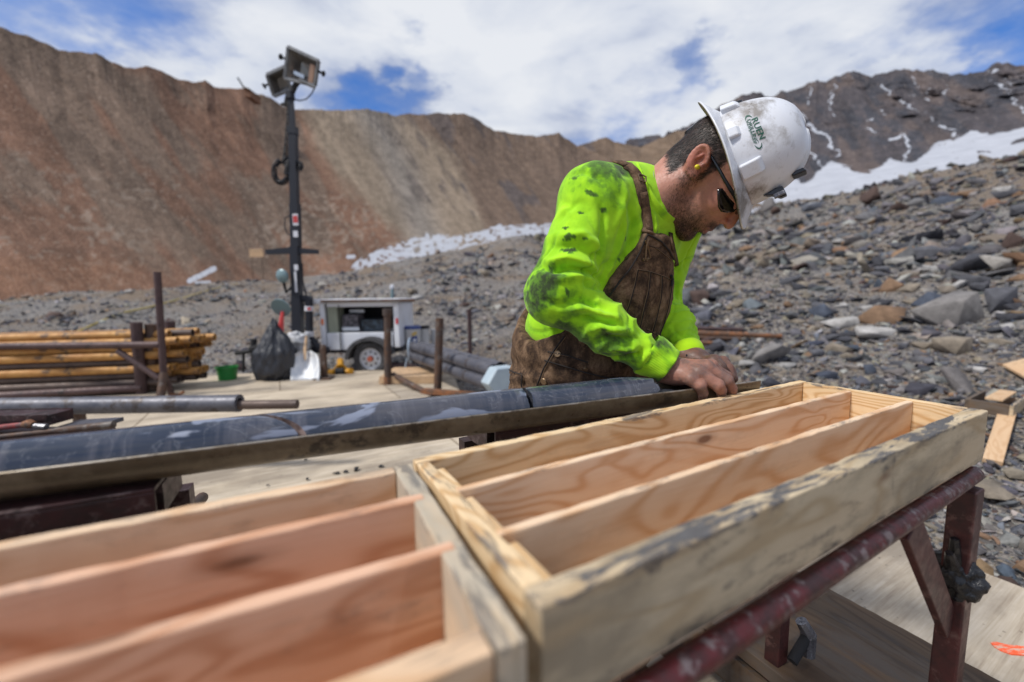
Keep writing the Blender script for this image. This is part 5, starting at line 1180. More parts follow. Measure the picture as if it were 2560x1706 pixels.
# ================================================================== SIGNED DISTANCE SCULPTING
class Field:
    def __init__(s, lo, hi, h):
        s.lo = np.asarray(lo, float); s.h = h; s.n = np.ceil((np.asarray(hi) - s.lo) / h).astype(int) + 1
        s.D = np.full(s.n, .05, np.float32)
    def sub(s, lo, hi):
        a = np.clip(np.floor((lo - s.lo) / s.h).astype(int), 0, s.n - 1); b = np.clip(np.ceil((hi - s.lo) / s.h).astype(int) + 1, 1, s.n)
        sl = tuple(slice(a[i], max(b[i], a[i] + 1)) for i in range(3))
        ax = [(s.lo[i] + s.h * np.arange(sl[i].start, sl[i].stop)).astype(np.float32) for i in range(3)]
        return sl, ax[0][:, None, None], ax[1][None, :, None], ax[2][None, None, :]
    def comb(s, f, lo, hi, k, op):
        pad = max(k * 1.5, .006) + .012
        sl, X, Y, Z = s.sub(np.asarray(lo) - pad, np.asarray(hi) + pad)
        d = f(X, Y, Z).astype(np.float32); D = s.D[sl]
        if op == 'u':
            if k > 0: h = np.clip(.5 + .5 * (D - d) / k, 0, 1); D = D + (d - D) * h - k * h * (1 - h)
            else: D = np.minimum(D, d)
        else:   # smooth subtraction
            if k > 0: h = np.clip(.5 - .5 * (D + d) / k, 0, 1); D = D + (-d - D) * h + k * h * (1 - h)
            else: D = np.maximum(D, -d)
        s.D[sl] = D
    def cone(s, a, b, ra, rb, k=.01, op='u'):
        a = np.asarray(a, float); b = np.asarray(b, float); ba = b - a; L2 = max(ba @ ba, 1e-10)
        def f(X, Y, Z):
            t = np.clip(((X - a[0]) * ba[0] + (Y - a[1]) * ba[1] + (Z - a[2]) * ba[2]) / L2, 0, 1)
            return np.sqrt((X - a[0] - t * ba[0]) ** 2 + (Y - a[1] - t * ba[1]) ** 2 + (Z - a[2] - t * ba[2]) ** 2) - (ra + (rb - ra) * t)
        m = max(ra, rb); s.comb(f, np.minimum(a, b) - m, np.maximum(a, b) + m, k, op)
    def chain(s, pts, rs, k=.01):
        for i in range(len(pts) - 1): s.cone(pts[i], pts[i + 1], rs[i], rs[i + 1], k)
    def ell(s, c, R3, ax=None, k=.01, op='u'):
        c = np.asarray(c, float); R3 = np.asarray(R3, float); ax = ax if ax is not None else XYZ
        def f(X, Y, Z):
            q = [((X - c[0]) * a[0] + (Y - c[1]) * a[1] + (Z - c[2]) * a[2]) / r for a, r in zip(ax, R3)]
            k0 = np.sqrt(q[0] ** 2 + q[1] ** 2 + q[2] ** 2) + 1e-6; k1 = np.sqrt((q[0] / R3[0]) ** 2 + (q[1] / R3[1]) ** 2 + (q[2] / R3[2]) ** 2) + 1e-6
            return k0 * (k0 - 1) / k1
        m = R3.max(); s.comb(f, c - m, c + m, k, op)
    def mesh(s):
        D = s.D; ins = D < 0; nx, ny, nz = D.shape
        cnt = np.zeros((nx - 1, ny - 1, nz - 1), np.uint8)
        for i in (0, 1):
            for j in (0, 1):
                for k in (0, 1): cnt += ins[i:nx - 1 + i, j:ny - 1 + j, k:nz - 1 + k]
        act = (cnt > 0) & (cnt < 8); ci = np.argwhere(act); idm = np.full(act.shape, -1, np.int32); idm[tuple(ci.T)] = np.arange(len(ci))
        acc = np.zeros((len(ci), 3)); num = np.zeros(len(ci)); cs = [(i, j, k) for i in (0, 1) for j in (0, 1) for k in (0, 1)]
        val = {c: D[tuple((ci + c).T)].astype(float) for c in cs}
        for a in cs:
            for ax in range(3):
                if a[ax]: continue
                b = list(a); b[ax] = 1; b = tuple(b); va, vb = val[a], val[b]; m = (va < 0) != (vb < 0); t = np.where(m, va / np.where(m, va - vb, 1), 0)
                p = np.zeros((len(ci), 3)) + np.array(a); p[:, ax] += t; acc += p * m[:, None]; num += m
        V = s.lo + (ci + acc / num[:, None]) * s.h; Fs = []
        for ax in range(3):
            o1, o2 = [(1, 2), (2, 0), (0, 1)][ax]
            sa = [slice(None)] * 3; sb = [slice(None)] * 3; sa[ax] = slice(0, -1); sb[ax] = slice(1, None)
            A, B = ins[tuple(sa)], ins[tuple(sb)]; e = np.argwhere(A != B); fl = A[tuple(e.T)]
            ok = (e[:, o1] > 0) & (e[:, o2] > 0) & (e[:, o1] < D.shape[o1] - 1) & (e[:, o2] < D.shape[o2] - 1); e = e[ok]; fl = fl[ok]
            def cell(d1, d2): c = e.copy(); c[:, o1] -= d1; c[:, o2] -= d2; return idm[tuple(c.T)]
            q = np.stack([cell(1, 1), cell(0, 1), cell(0, 0), cell(1, 0)], -1); q[~fl] = q[~fl][:, ::-1]; Fs.append(q)
        Fs = np.concatenate(Fs); Fs = Fs[(Fs >= 0).all(1)]
        return V, Fs
def relax(V, Fq, it=2, lam=.5):
    n = len(V); E = np.concatenate([Fq[:, [0, 1]], Fq[:, [1, 2]], Fq[:, [2, 3]], Fq[:, [3, 0]]])
    for _ in range(it):
        S = np.zeros((n, 3)); C = np.zeros(n)
        for k in range(3): S[:, k] = np.bincount(E[:, 0], V[E[:, 1], k], n) + np.bincount(E[:, 1], V[E[:, 0], k], n)
        C = np.bincount(E[:, 0], minlength=n) + np.bincount(E[:, 1], minlength=n)
        V = V + lam * (S / np.maximum(C, 1)[:, None] - V)
    return V
def vnormals(V, Fq):
    f = np.cross(V[Fq[:, 2]] - V[Fq[:, 0]], V[Fq[:, 3]] - V[Fq[:, 1]]); N = np.zeros_like(V)
    for c in range(4):
        for k in range(3): N[:, k] += np.bincount(Fq[:, c], f[:, k], len(V))
    return N / (np.linalg.norm(N, axis=1)[:, None] + 1e-12)

# ================================================================== THE WORKER
DV = np.array([.447, .894, 0]); RV = np.array([.894, -.447, 0])
def byD(u, v, D): r = ray(u, v); return CAM0 + r * (D / (r @ DV))
def W(x, y, D): return byD(1250 + x / 1.912, 200 + y / 1.912, D)      # measured on the enlarged worker
def WH(x, y, D): return byD(1600 + x / 3.92, 220 + y / 3.92, D)      # measured on the enlarged head
def WD(x, y, D): return byD(1500 + x / 5.229, 800 + y / 5.229, D)    # measured on the enlarged hands
LT = np.array([.879, .476, 0]); FW = np.array([.487, -.873, 0])      # his left, his front
DH = 1.09
# ---- head frame: origin at the ear line in the middle of the head
hf = nrm(.50 * RV - .866 * UP + .02 * DV); hl0 = -DV
hu = nrm(.866 * RV + .50 * UP - .16 * DV); hl = nrm(np.cross(hf, hu)); hl = hl if hl @ (-DV) > 0 else -hl; hu = nrm(np.cross(hl, hf)); hu = hu if hu @ RV > 0 else -hu
HO = WH(575, 775, DH)
def H(f, u, l=0): return HO + hf * f + hu * u + hl * l
HAX = (hf, hu, hl)
fd = Field(HO - .25, HO + .22, .0021)
fd.ell(H(.018, .045), (.100, .088, .076), HAX, 0)                      # cranium
fd.ell(H(.070, .010), (.066, .072, .064), HAX, .02)                    # face mass
fd.ell(H(.080, -.038), (.055, .055, .052), HAX, .02)                   # lower face
for s in (-1, 1):
    fd.cone(H(.018, -.052, .050 * s), H(.100, -.092, .018 * s), .020, .019, .022)   # jaw line
    fd.cone(H(.022, -.030, .056 * s), H(.03, .02, .062 * s), .016, .014, .02)
    fd.ell(H(.098, -.002, .044 * s), (.022, .018, .018), HAX, .014)    # cheekbone
    fd.cone(H(.128, .040, .008 * s), H(.108, .044, .048 * s), .013, .012, .012)     # brow
fd.ell(H(.112, -.092), (.020, .019, .022), HAX, .014)                  # chin
fd.ell(H(.116, -.048), (.020, .030, .028), HAX, .012)                  # muzzle
fd.ell(H(.112, .050), (.014, .025, .046), HAX, .02)
for s in (-1, 1): fd.ell(H(.138, .019, .031 * s), (.016, .012, .017), HAX, .010, 'd'); fd.ell(H(.121, .017, .031 * s), (.0125, .011, .0135), HAX, .003)
fd.cone(H(.130, .032), H(.147, -.004), .0085, .0105, .008)             # nose
fd.ell(H(.1475, -.009), (.0115, .0105, .0125), HAX, .004)
for s in (-1, 1): fd.ell(H(.133, -.014, .0135 * s), (.011, .0085, .0070), HAX, .004); fd.ell(H(.1385, -.0225, .0075 * s), (.0052, .0040, .0036), HAX, .002, 'd')
fd.cone(H(.1335, -.045, -.020), H(.1335, -.045, .020), .0048, .0048, .004); fd.ell(H(.134, -.0445), (.0065, .0055, .016), HAX, .003)   # lips
fd.cone(H(.1305, -.058, -.017), H(.1305, -.058, .017), .0050, .0050, .004); fd.ell(H(.1315, -.0585), (.0068, .0055, .014), HAX, .003)
fd.cone(H(.139, -.0515, -.020), H(.139, -.0515, .020), .0022, .0022, .002, 'd'); fd.ell(H(.131, -.071), (.008, .006, .02), HAX, .006, 'd')
# neck
nk0 = W(748, 575, 1.085); nk1 = H(-.012, -.030)
fd.cone(nk0, nk1, .061, .058, .03); fd.cone(nk0 + FW * .01, H(.035, -.06), .050, .040, .03)
fd.cone(W(772, 620, 1.06), H(.045, -.075), .020, .012, .03)
# ear
ea = nrm(hu * .80 - hf * .52); eb = nrm(np.cross(hl, ea)); eb = eb if eb @ hf > 0 else -eb
EC = WH(568, 722, DH - .088)
def EP(a, b, l=0): return EC + ea * a + eb * b + hl * l
el_ax = (ea, eb, nrm(hl + eb * .25))
fd.cone(H(.005, .0, .068), EP(0, .006, -.004), .016, .014, .012)
fd.ell(EP(0, 0, 0), (.031, .019, .0075), el_ax, .004)
fd.ell(EP(.004, .002, .0085), (.021, .0115, .0085), el_ax, .003, 'd')
rim_p = [EP(.031 * math.cos(t), -.0185 * math.sin(t) * (1 if math.cos(t) > -.3 else .8), .004) for t in np.linspace(-1.5, 2.7, 14)]
fd.chain(rim_p, [.0036] * 14, .003)
fd.chain([EP(.014, .003, .002), EP(.003, -.008, .003), EP(-.012, -.004, .003)], [.0028] * 3, .003)
fd.ell(EP(-.026, .004, .001), (.010, .0095, .0055), el_ax, .005); fd.ell(EP(-.006, .011, .003), (.006, .004, .004), el_ax, .004)
HATP = WH(945, 700, DH - .005)
hU = nrm(.945 * RV + .325 * UP - .14 * DV); hFr = nrm(.325 * RV - .945 * UP); hFr = nrm(hFr - hU * (hFr @ hU)); hSd = nrm(np.cross(hU, hFr)); hSd = hSd if hSd @ DV < 0 else -hSd
AX_, BX_, HZ_ = .107, .096, .128          # half length, half width, height of the hard hat dome
sl, X, Y, Z = fd.sub(fd.lo, fd.lo + fd.n * fd.h)
pr3 = [(X - HATP[0]) * a[0] + (Y - HATP[1]) * a[1] + (Z - HATP[2]) * a[2] for a in (hFr, hSd, hU)]
dh_ = (np.sqrt((pr3[0] / (AX_ - .010)) ** 2 + (pr3[1] / (BX_ - .008)) ** 2 + (np.maximum(pr3[2], 0) / (HZ_ - .010)) ** 2) - 1) * .09
fd.D = np.maximum(fd.D, np.where(pr3[2] > -.004, dh_, -1).astype(np.float32))       # the head fits inside the hat
Vh, Fh = fd.mesh(); Vh = relax(Vh, Fh, 1)
# ---- hands
def hand(field, wrist, palm, knuck, fingers, thumb, rw, k=.008):
    """wrist, palm centre points; fingers: list of (points, radii)"""
    field.cone(wrist[0], wrist[1], rw, rw * .93, .01)
    for kn in knuck: field.cone(wrist[1], kn[0], rw * .72, kn[1], .016)
    for pts, rs in fingers: field.chain(pts, rs, .0055)
    if thumb: field.chain(thumb[0], thumb[1], .009)
DW = .93
fh = Field(WD(700, 300, 0.970) - np.array([.14, .14, .14]), WD(1750, 1000, 0.970) + np.array([.12, .14, .12]), .0019) if False else None
ptsR = dict(w0=WD(780, 640, 0.965), w1=WD(960, 660, 0.965))
kn = [(WD(1190, 770, 0.930), .0165), (WD(1290, 690, 0.945), .0175), (WD(1400, 625, 0.968), .0175), (WD(1450, 600, 0.995), .0165)]
fR = [([WD(1190, 780, 0.930), WD(1310, 865, 0.928), WD(1345, 960, 0.936), WD(1330, 1050, 0.948)], [.0150, .0138, .0125, .0105]),
      ([WD(1300, 700, 0.945), WD(1540, 860, 0.945), WD(1585, 925, 0.955), WD(1590, 1010, 0.968)], [.0165, .0145, .0130, .0108]),
      ([WD(1410, 635, 0.968), WD(1660, 800, 0.970), WD(1725, 900, 0.980), WD(1730, 985, 0.992)], [.0165, .0142, .0128, .0105]),
      ([WD(1450, 610, 0.995), WD(1640, 740, 1.008), WD(1700, 850, 1.018), WD(1700, 930, 1.025)], [.0155, .0135, .0120, .0100])]
thR = ([WD(1080, 760, 0.995), WD(1180, 850, 1.025), WD(1290, 900, 1.040), WD(1380, 940, 1.045)], [.020, .017, .014, .012])
allp = np.array([ptsR['w0'], ptsR['w1']] + [p for f, _ in fR for p in f] + list(thR[0]))
fR_ = Field(allp.min(0) - .05, allp.max(0) + .05, .0019)
fR_.cone(ptsR['w0'], ptsR['w1'], .031, .032, .01)
fR_.ell(WD(1130, 690, .968), (.052, .020, .034), (nrm(WD(1350, 760, .968) - WD(950, 640, .968)), nrm(UP - .3 * DV), nrm(np.cross(nrm(WD(1350, 760, .968) - WD(950, 640, .968)), nrm(UP - .3 * DV)))), .016)
for p, r_k in kn: fR_.cone(ptsR['w1'] + (p - ptsR['w1']) * .25, p, .020, r_k * .92, .008)
for pts, rs in fR:
    rs = [rs[0] * .90, rs[1] * .88, rs[2] * .82, rs[3] * .82]
    fR_.chain(pts, rs, .0022); fR_.ell(pts[1] + UP * .0012, (rs[1] * 1.03,) * 3, None, .003)
fR_.chain(*thR, .008)
for p, _ in kn[:3]: fR_.cone(ptsR['w1'] + (p - ptsR['w1']) * .35 + UP * .021, p + UP * .0135, .0022, .0028, .005)   # tendons
VR, FR = fR_.mesh(); VR = relax(VR, FR, 1)
# left hand: gripping the core from the far side
fL = [([WD(1340, 560, 1.055), WD(1490, 545, 1.035), WD(1570, 620, 1.015), WD(1590, 740, 1.010)], [.0165, .0150, .0135, .0115]),
      ([WD(1440, 560, 1.075), WD(1600, 560, 1.060), WD(1670, 640, 1.040), WD(1705, 745, 1.030)], [.0160, .0145, .0130, .0110]),
      ([WD(1470, 590, 1.10), WD(1620, 590, 1.095), WD(1700, 680, 1.080), WD(1740, 770, 1.065)], [.0150, .0135, .0122, .0105]),
      ([WD(1450, 620, 1.12), WD(1560, 640, 1.12), WD(1640, 720, 1.11), WD(1680, 800, 1.10)], [.014, .0125, .011, .0095])]
thL = ([WD(1260, 600, 1.02), WD(1360, 680, .995), WD(1440, 760, .985), WD(1520, 800, .98)], [.018, .016, .014, .012])
wl0, wl1 = WD(1120, 480, 1.085), WD(1240, 530, 1.075)
allp = np.array([wl0, wl1] + [p for f, _ in fL for p in f] + list(thL[0])); fL_ = Field(allp.min(0) - .05, allp.max(0) + .05, .0021)
fL_.cone(wl0, wl1, .029, .030, .01)
for pts, rs in fL: fL_.cone(wl1, pts[0], .022, rs[0], .014); fL_.chain(pts, rs, .0045); fL_.ell(pts[1], (rs[1] * 1.07,) * 3, None, .003)
fL_.chain(*thL, .008)
VL, FL = fL_.mesh(); VL = relax(VL, FL, 1)

# ---- body under the clothes (coarse), legs to the deck, boots
hipC = W(400, 1330, 1.13); hipC = hipC
waist = W(415, 1215, 1.115); chest = W(535, 850, 1.085); upper = W(600, 620, 1.075); neckb = W(690, 515, 1.085)
SR = W(448, 568, .965); SL_ = upper + LT * .175 + UP * -.0 
ER = W(268, 1025, .885); WRp = W(800, 1378, .960)
EL = W(745, 1060, 1.27); WL = WD(1180, 480, 1.085)
hipR = hipC - LT * .10 - UP * .06; hipL = hipC + LT * .10 - UP * .06
footR = np.array([hipR[0], hipR[1], .09]) - FW * .02 - LT * .04; footL = np.array([hipL[0], hipL[1], .09]) + FW * .03 + LT * .05
kneeR = (hipR + footR) / 2 + FW * .05; kneeL = (hipL + footL) / 2 + FW * .06
bl = np.min([hipC, footR, footL, ER], 0) - .28; bh = np.max([hipC, neckb, EL, WRp], 0) + .2
fb = Field(bl, bh, .011)
fb.chain([hipC, waist, chest, upper, nk0], [.11, .105, .10, .075, .045], .03)
fb.cone(upper, SR, .07, .045, .03); fb.cone(upper, SL_, .07, .045, .03)
fb.chain([SR, ER, WRp - nrm(WRp - ER) * .04], [.045, .034, .020], .02); fb.chain([SL_, EL, WL], [.045, .036, .027], .02)
fb.chain([hipC, hipR, kneeR, footR], [.1, .075, .052, .04], .03); fb.chain([hipC, hipL, kneeL, footL], [.1, .075, .052, .04], .03)
Vb, Fb = fb.mesh()

# ---- colour attributes for the skin
def skin_attrs(V, N, kind):
    n = fbm(V * 60, 3, 4); n2 = fbm(V * 300, 2, 8); c = np.tile(np.array([.44, .215, .155]), (len(V), 1))
    c = c * (1 + .10 * n[:, None]) * (1 + .06 * n2[:, None])
    if kind == 'head':
        q = V - HO; f = q @ hf; u = q @ hu; l = np.abs(q @ hl)
        red = np.exp(-((f - .14) ** 2 + (u + .01) ** 2 + l ** 2) / .0004) * .5 + np.exp(-((f - .09) ** 2 / .0010 + (u + .005) ** 2 / .0007)) * .30
        red += np.exp(-(((V - EC) ** 2).sum(1)) / .0009) * .75; red += sm(-u, .0, .09) * sm(.04 - f, 0, .06) * .25
        c = c + np.clip(red, 0, 1)[:, None] * (np.array([.50, .155, .11]) - c)
        lip = np.exp(-((f - .137) ** 2 / .00008 + (np.abs(u + .0515)) ** 2 / .00011 + (l / .024) ** 4)); c = c + np.clip(lip * 1.1, 0, 1)[:, None] * (np.array([.36, .10, .09]) - c)
        # stubble: jaw, chin, moustache, sideburn
        jaw = sm(-u - .012 + (f - .03) * .55, -.012, .03) * sm(f, .005, .04) * sm(.155 - f, 0, .02)
        jaw *= 1 - np.exp(-((f - .137) ** 2 / .0001 + (u + .052) ** 2 / .00006 + (l / .02) ** 4)) ; jaw *= sm(-(u + .012), -.012 + 0, .02) * .0 + 1
        mous = np.exp(-((f - .132) ** 2 / .0003 + (u + .033) ** 2 / .00005)) * sm(.034 - l, 0, .008)
        chin = np.exp(-((f - .118) ** 2 / .0009 + (u + .088) ** 2 / .0006)) * 1.0
        side = sm(f, -.002, .012) * sm(.042 - f, 0, .014) * sm(u + .05, 0, .02)
        cut = sm(-(u + .018), 0, .022) + side * .9
        st = np.clip(np.minimum(jaw, 1) * np.clip(cut, 0, 1) * .55 + mous * .85 + chin * .8 + side * .55, 0, .92)
        under = sm(-(u + .105), 0, .02); st = st * (1 - under * .5)
        st = st * (.72 + .38 * fbm(V * 420, 2, 5)) 
        c = c + np.clip(st, 0, .95)[:, None] * (np.array([.045, .027, .02]) - c)
        hairm = hairmask(V); c = c + (hairm * .9)[:, None] * (np.array([.02, .014, .012]) - c)
    else:
        dirt = np.clip(fbm(V * 55, 4, 31) * 1.1 + .5, 0, 1); c = c * .70; c = c + (dirt * .62)[:, None] * (np.array([.12, .085, .075]) - c)
    return np.clip(c, 0, 1)
def hairmask(V):
    q = V - HO; f = q @ hf; u = q @ hu; l = np.abs(q @ hl)
    m = sm(u + .052 + np.clip(f + .02, -1, 0) * .2, 0, .016) * sm(-.004 - f + .0 + .0 * u, -.004, .010)        # back of the head down to the nape
    m2 = sm(u - .022 - .0, 0, .012) * sm(.050 - f, 0, .01) * 1.0
    m3 = sm(.024 - np.abs(f - .024), 0, .008) * sm(u + .012, 0, .01)
    e = np.sqrt((((V - EC) @ ea) / .034) ** 2 + (((V - EC) @ eb) / .024) ** 2)
    return np.clip(np.maximum(np.maximum(m, m2), m3), 0, 1) * sm(e, .95, 1.1)
ear_far = None
Nh = vnormals(Vh, Fh); NR = vnormals(VR, FR); NL = vnormals(VL, FL)
# hand creases and veins
VR = VR + NR * (fbm(VR * 160, 2, 3) * .00035)[:, None]
Vh = Vh + Nh * (fbm(Vh * 220, 2, 3) * .00022)[:, None]
Vall = np.concatenate([Vh, VR, VL, Vb]); o1 = len(Vh); o2 = o1 + len(VR); o3 = o2 + len(VL)
Fall = np.concatenate([Fh, FR + o1, FL + o2, Fb + o3])
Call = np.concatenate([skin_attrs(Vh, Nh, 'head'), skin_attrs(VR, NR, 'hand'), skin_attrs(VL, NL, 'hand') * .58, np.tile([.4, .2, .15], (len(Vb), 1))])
def skin_mat(nt):
    c = nt.attr('col'); n = nt.noise(nt.pos, 900, 2, .6); m = nt.noise(nt.pos, 260, 3, .6)
    nt.set(nt.mix(nt.ramp(m, [(.35, 0), (.7, .22)]), c, nt.mix(1, c, (.62, .5, .45), 'MULTIPLY')), nt.ramp(m, [(.3, .38), (.7, .6)]), 0, nt.bump(n, .25, .0006), .4, Subsurface_Weight=.10, Subsurface_Radius=(.01, .004, .002), Subsurface_Scale=.25)
SKIN = material('skin', skin_mat)
person = empty('person', hipC * np.array([1, 1, 0]), 'bearded worker in bright yellow shirt, brown bib overalls and white hard hat bending forward', 'person')
body = make('body', Vall, Fall, SKIN, person, True, attrs={'col': Call})
# boots
BOOT = material('boot_leather', lambda nt: nt.set((.07, .045, .03), .6))
for ft in (footR, footL):
    fb_ = Field(ft - .2, ft + .22, .006); fb_.ell(ft + UP * .03, (.055, .05, .10), (LT, FW, UP), .02); g0 = np.array([ft[0], ft[1], .035]); fb_.cone(g0 - FW * .05, g0 + FW * .14, .042, .038, .03); fb_.ell(g0 + FW * .05 - UP * .022, (.05, .14, .014), (LT, FW, UP), .01)
    V_, F_ = fb_.mesh(); V_[:, 2] = np.maximum(V_[:, 2], .002); make('boot', V_, F_, BOOT, person, True)

# ---- shirt
def line_t(V, a, b):
    ba = b - a; t = np.clip(((V - a) @ ba) / (ba @ ba), 0, 1); c = a + t[:, None] * ba; return t, np.linalg.norm(V - c, axis=1)
lo = np.min([hipC, ER, WRp, SR], 0) - .20; hi = np.max([neckb, EL, SL_, WL, WRp], 0) + .16
HS = .0046
fs = Field(lo, hi, HS)
def torso(field, g=0.0, k=.05, lows=False):
    FU = nrm(FW + .0 * UP)
    field.ell(waist, (.170 + g, .135 + g, .17 + g), (LT, FU, UP), 0)
    field.ell((waist + chest) / 2, (.170 + g, .132 + g, .18 + g), (LT, FU, nrm(chest - waist)), k)
    field.ell(chest, (.165 + g, .122 + g, .16 + g), (LT, FU, nrm(upper - chest)), k)
    field.ell(upper - UP * .02, (.165 + g, .098 + g, .10 + g), (LT, FU, nrm(upper - chest)), k)
torso(fs)
fs.cone(SR, upper, .064, .085, .04); fs.cone(SL_, upper, .066, .085, .04)
tr_a = W(640, 522, 1.08); fs.cone(SR + UP * .005, tr_a, .050, .050, .03); fs.cone(SL_ + UP * .01, W(710, 570, 1.10), .05, .05, .05)
fs.chain([SR, SR + (ER - SR) * .5 + FW * .008, ER + UP * .01], [.068, .066, .062], .03)
fs.chain([ER, ER + (WRp - ER) * .45, WRp - nrm(WRp - ER) * .055], [.058, .052, .043], .03)
fs.ell(ER - UP * .008, (.056, .056, .054), None, .03)
fs.chain([SL_, EL], [.07, .062], .03); fs.chain([EL, EL + (WL - EL) * .5, WL - nrm(WL - EL) * .02], [.060, .054, .040], .03)
fs.ell(W(235, 1180, 1.02), (.05, .05, .05), None, .03)                    # shirt bulging out at the side of the bib
# collar
ca = nrm(hu * .55 + UP * .55 + RV * .25); cc = W(735, 560, 1.075)
cback, cfront = W(650, 432, 1.10), W(812, 668, 1.04)
fs.cone(nk0 - nrm(nk1 - nk0) * .085, nk0 - nrm(nk1 - nk0) * .048, .088, .066, .03)
Vs, Fs_ = fs.mesh(); Vs = relax(Vs, Fs_, 2); Ns = vnormals(Vs, Fs_)
# which part of the shirt is each vertex
tu, du = line_t(Vs, SR, ER); tf, df = line_t(Vs, ER, WRp); tlu, dlu = line_t(Vs, SL_, EL); tlf, dlf = line_t(Vs, EL, WL)
armR = sm(.105 - np.minimum(du, df), 0, .03); forR = sm(.085 - df, 0, .02) * sm(tf, .0, .1); forL = sm(.085 - dlf, 0, .02)
disp = fbm(Vs * np.array([6, 6, 6]), 2, 51) * .0040
def crease(V, fr, seed, warp=.9):
    n = vnoise(V * np.asarray(fr) + warp * fbm(V * 6, 2, seed + 5)[:, None], seed); return np.clip(1 - np.abs(n) * 4.5, 0, 1) ** 1.4
disp -= crease(Vs, (9, 9, 16), 52) * .0055 * np.clip(.5 + fbm(Vs * 5, 2, 58), 0, 1.2); disp -= crease(Vs, (15, 15, 26), 54) * .0030 * np.clip(.4 + fbm(Vs * 6, 2, 59), 0, 1.2)
Lf = np.linalg.norm(WRp - ER); Llf = np.linalg.norm(WL - EL)
def arm_folds(t, L, V, a, b, amp, freq, seed):
    d = nrm(b - a); rel = V - a; perp = rel - (rel @ d)[:, None] * d; perp = perp / (np.linalg.norm(perp, axis=1)[:, None] + 1e-6)
    ph = (t * L) * freq + fbm(np.concatenate([perp * .9, (t * L * 4)[:, None]], 1)[:, :3], 2, seed) * 1.1 + perp @ np.array([.6, -.3, .5]) * .8
    s = np.sin(ph); s = 1 - 2 * np.abs(s) ** .55; m = .55 + .45 * fbm(np.concatenate([perp * 1.3, (t * 3)[:, None]], 1)[:, :3] + 7, 2, seed + 3)
    return s * amp * np.clip(m, .1, 1.3)
disp += forR * arm_folds(tf, Lf, Vs, ER, WRp, .0042, 70, 61) * (.55 + .9 * tf)
disp += forL * arm_folds(tlf, Llf, Vs, EL, WL, .0045, 110, 63)
elb = np.exp(-(np.linalg.norm(Vs - ER, axis=1) / .10) ** 2); disp += elb * arm_folds(tf + tu, .3, Vs, SR, WRp, .0040, 60, 65)
# individual long folds, traced as ridge or valley lines lying on the cloth
bvs = BVHTree.FromPolygons(Vs.tolist(), Fs_.tolist())
def on_surf(bv, p2):
    d = nrm(p2 - CAM0); h = bv.ray_cast(Vector(CAM0), Vector(d)); 
    return (np.array(h[0]), np.array(h[1])) if h[0] is not None else (None, None)
def trace(bv, pts, D=1.0, n=10):
    out_ = []; P2 = []
    for (x0, y0), (x1, y1) in zip(pts[:-1], pts[1:]):
        for k in range(n): P2.append((x0 + (x1 - x0) * k / n, y0 + (y1 - y0) * k / n))
    P2.append(pts[-1])
    for x, y in P2:
        p, n_ = on_surf(bv, W(x, y, D))
        if p is not None and (not out_ or np.linalg.norm(p - out_[-1][0]) < .12): out_.append((p, n_))
    return out_
FOLDS = [([(160, 840), (240, 870), (330, 850), (430, 880), (480, 930)], .008, 12), ([(165, 880), (250, 910), (350, 895), (440, 920), (490, 985)], -.009, 10), ([(180, 930), (280, 955), (380, 940), (460, 970), (500, 1030)], .006, 11),
 ([(185, 760), (260, 800), (350, 790), (430, 830), (480, 880)], -.005, 12), ([(200, 720), (300, 745), (400, 735), (480, 800), (520, 860)], .005, 13), ([(470, 560), (500, 650), (500, 760), (480, 850), (470, 930)], -.006, 12), ([(560, 560), (590, 640), (590, 730), (555, 830), (505, 930), (490, 1010)], .006, 12),
 ([(600, 580), (640, 680), (620, 800), (570, 900)], -.005, 11), ([(640, 600), (665, 700), (640, 820), (600, 880)], .004, 10), ([(590, 470), (600, 560), (560, 680), (530, 780)], .004, 14),
 ([(310, 1100), (400, 1090), (500, 1130), (590, 1135)], .007, 11), ([(330, 1150), (420, 1130), (520, 1160), (600, 1180)], -.008, 10), ([(400, 1220), (480, 1180), (570, 1200), (640, 1190)], .007, 10), ([(430, 1270), (510, 1230), (600, 1240), (670, 1230)], -.008, 9), ([(490, 1310), (560, 1280), (630, 1290), (680, 1260)], .006, 9),
 ([(530, 1330), (600, 1330), (660, 1320), (690, 1280)], -.007, 8), ([(180, 1040), (280, 1080), (380, 1060), (470, 1080), (530, 1100)], -.006, 12), ([(300, 470), (400, 440), (480, 470), (520, 560)], -.003, 10), ([(230, 640), (300, 620), (380, 640)], .003, 14), ([(270, 560), (330, 600), (360, 690)], -.003, 12),
 ([(720, 600), (740, 700), (720, 760)], .004, 10), ([(690, 560), (700, 640), (715, 720)], -.003, 9)]
for pts, amp, wd in FOLDS:
    tr_ = trace(bvs, pts)
    if len(tr_) < 3: continue
    C = np.array([p for p, _ in tr_]); near = np.where((np.abs(Vs - C.mean(0)).max(1) < .3))[0]; d2 = ((Vs[near][:, None] - C[None]) ** 2).sum(-1); j = d2.argmin(1); d = np.sqrt(d2.min(1)); e = np.minimum(j, len(C) - 1 - j) / (len(C) * .3)
    disp[near] += 1.9 * amp * np.exp(-(d / (wd * .00072)) ** 2) * np.clip(e, 0, 1)
# cuff: rib knit band, pulled in
cuffR = forR * 0; cuffL = forL * sm(tlf, .87, .90)
disp = disp * (1 - .85 * np.maximum(cuffR, cuffL))  - .005 * np.exp(-((tlf - .88) / .02) ** 2) * forL
Vs2 = Vs + Ns * disp[:, None]
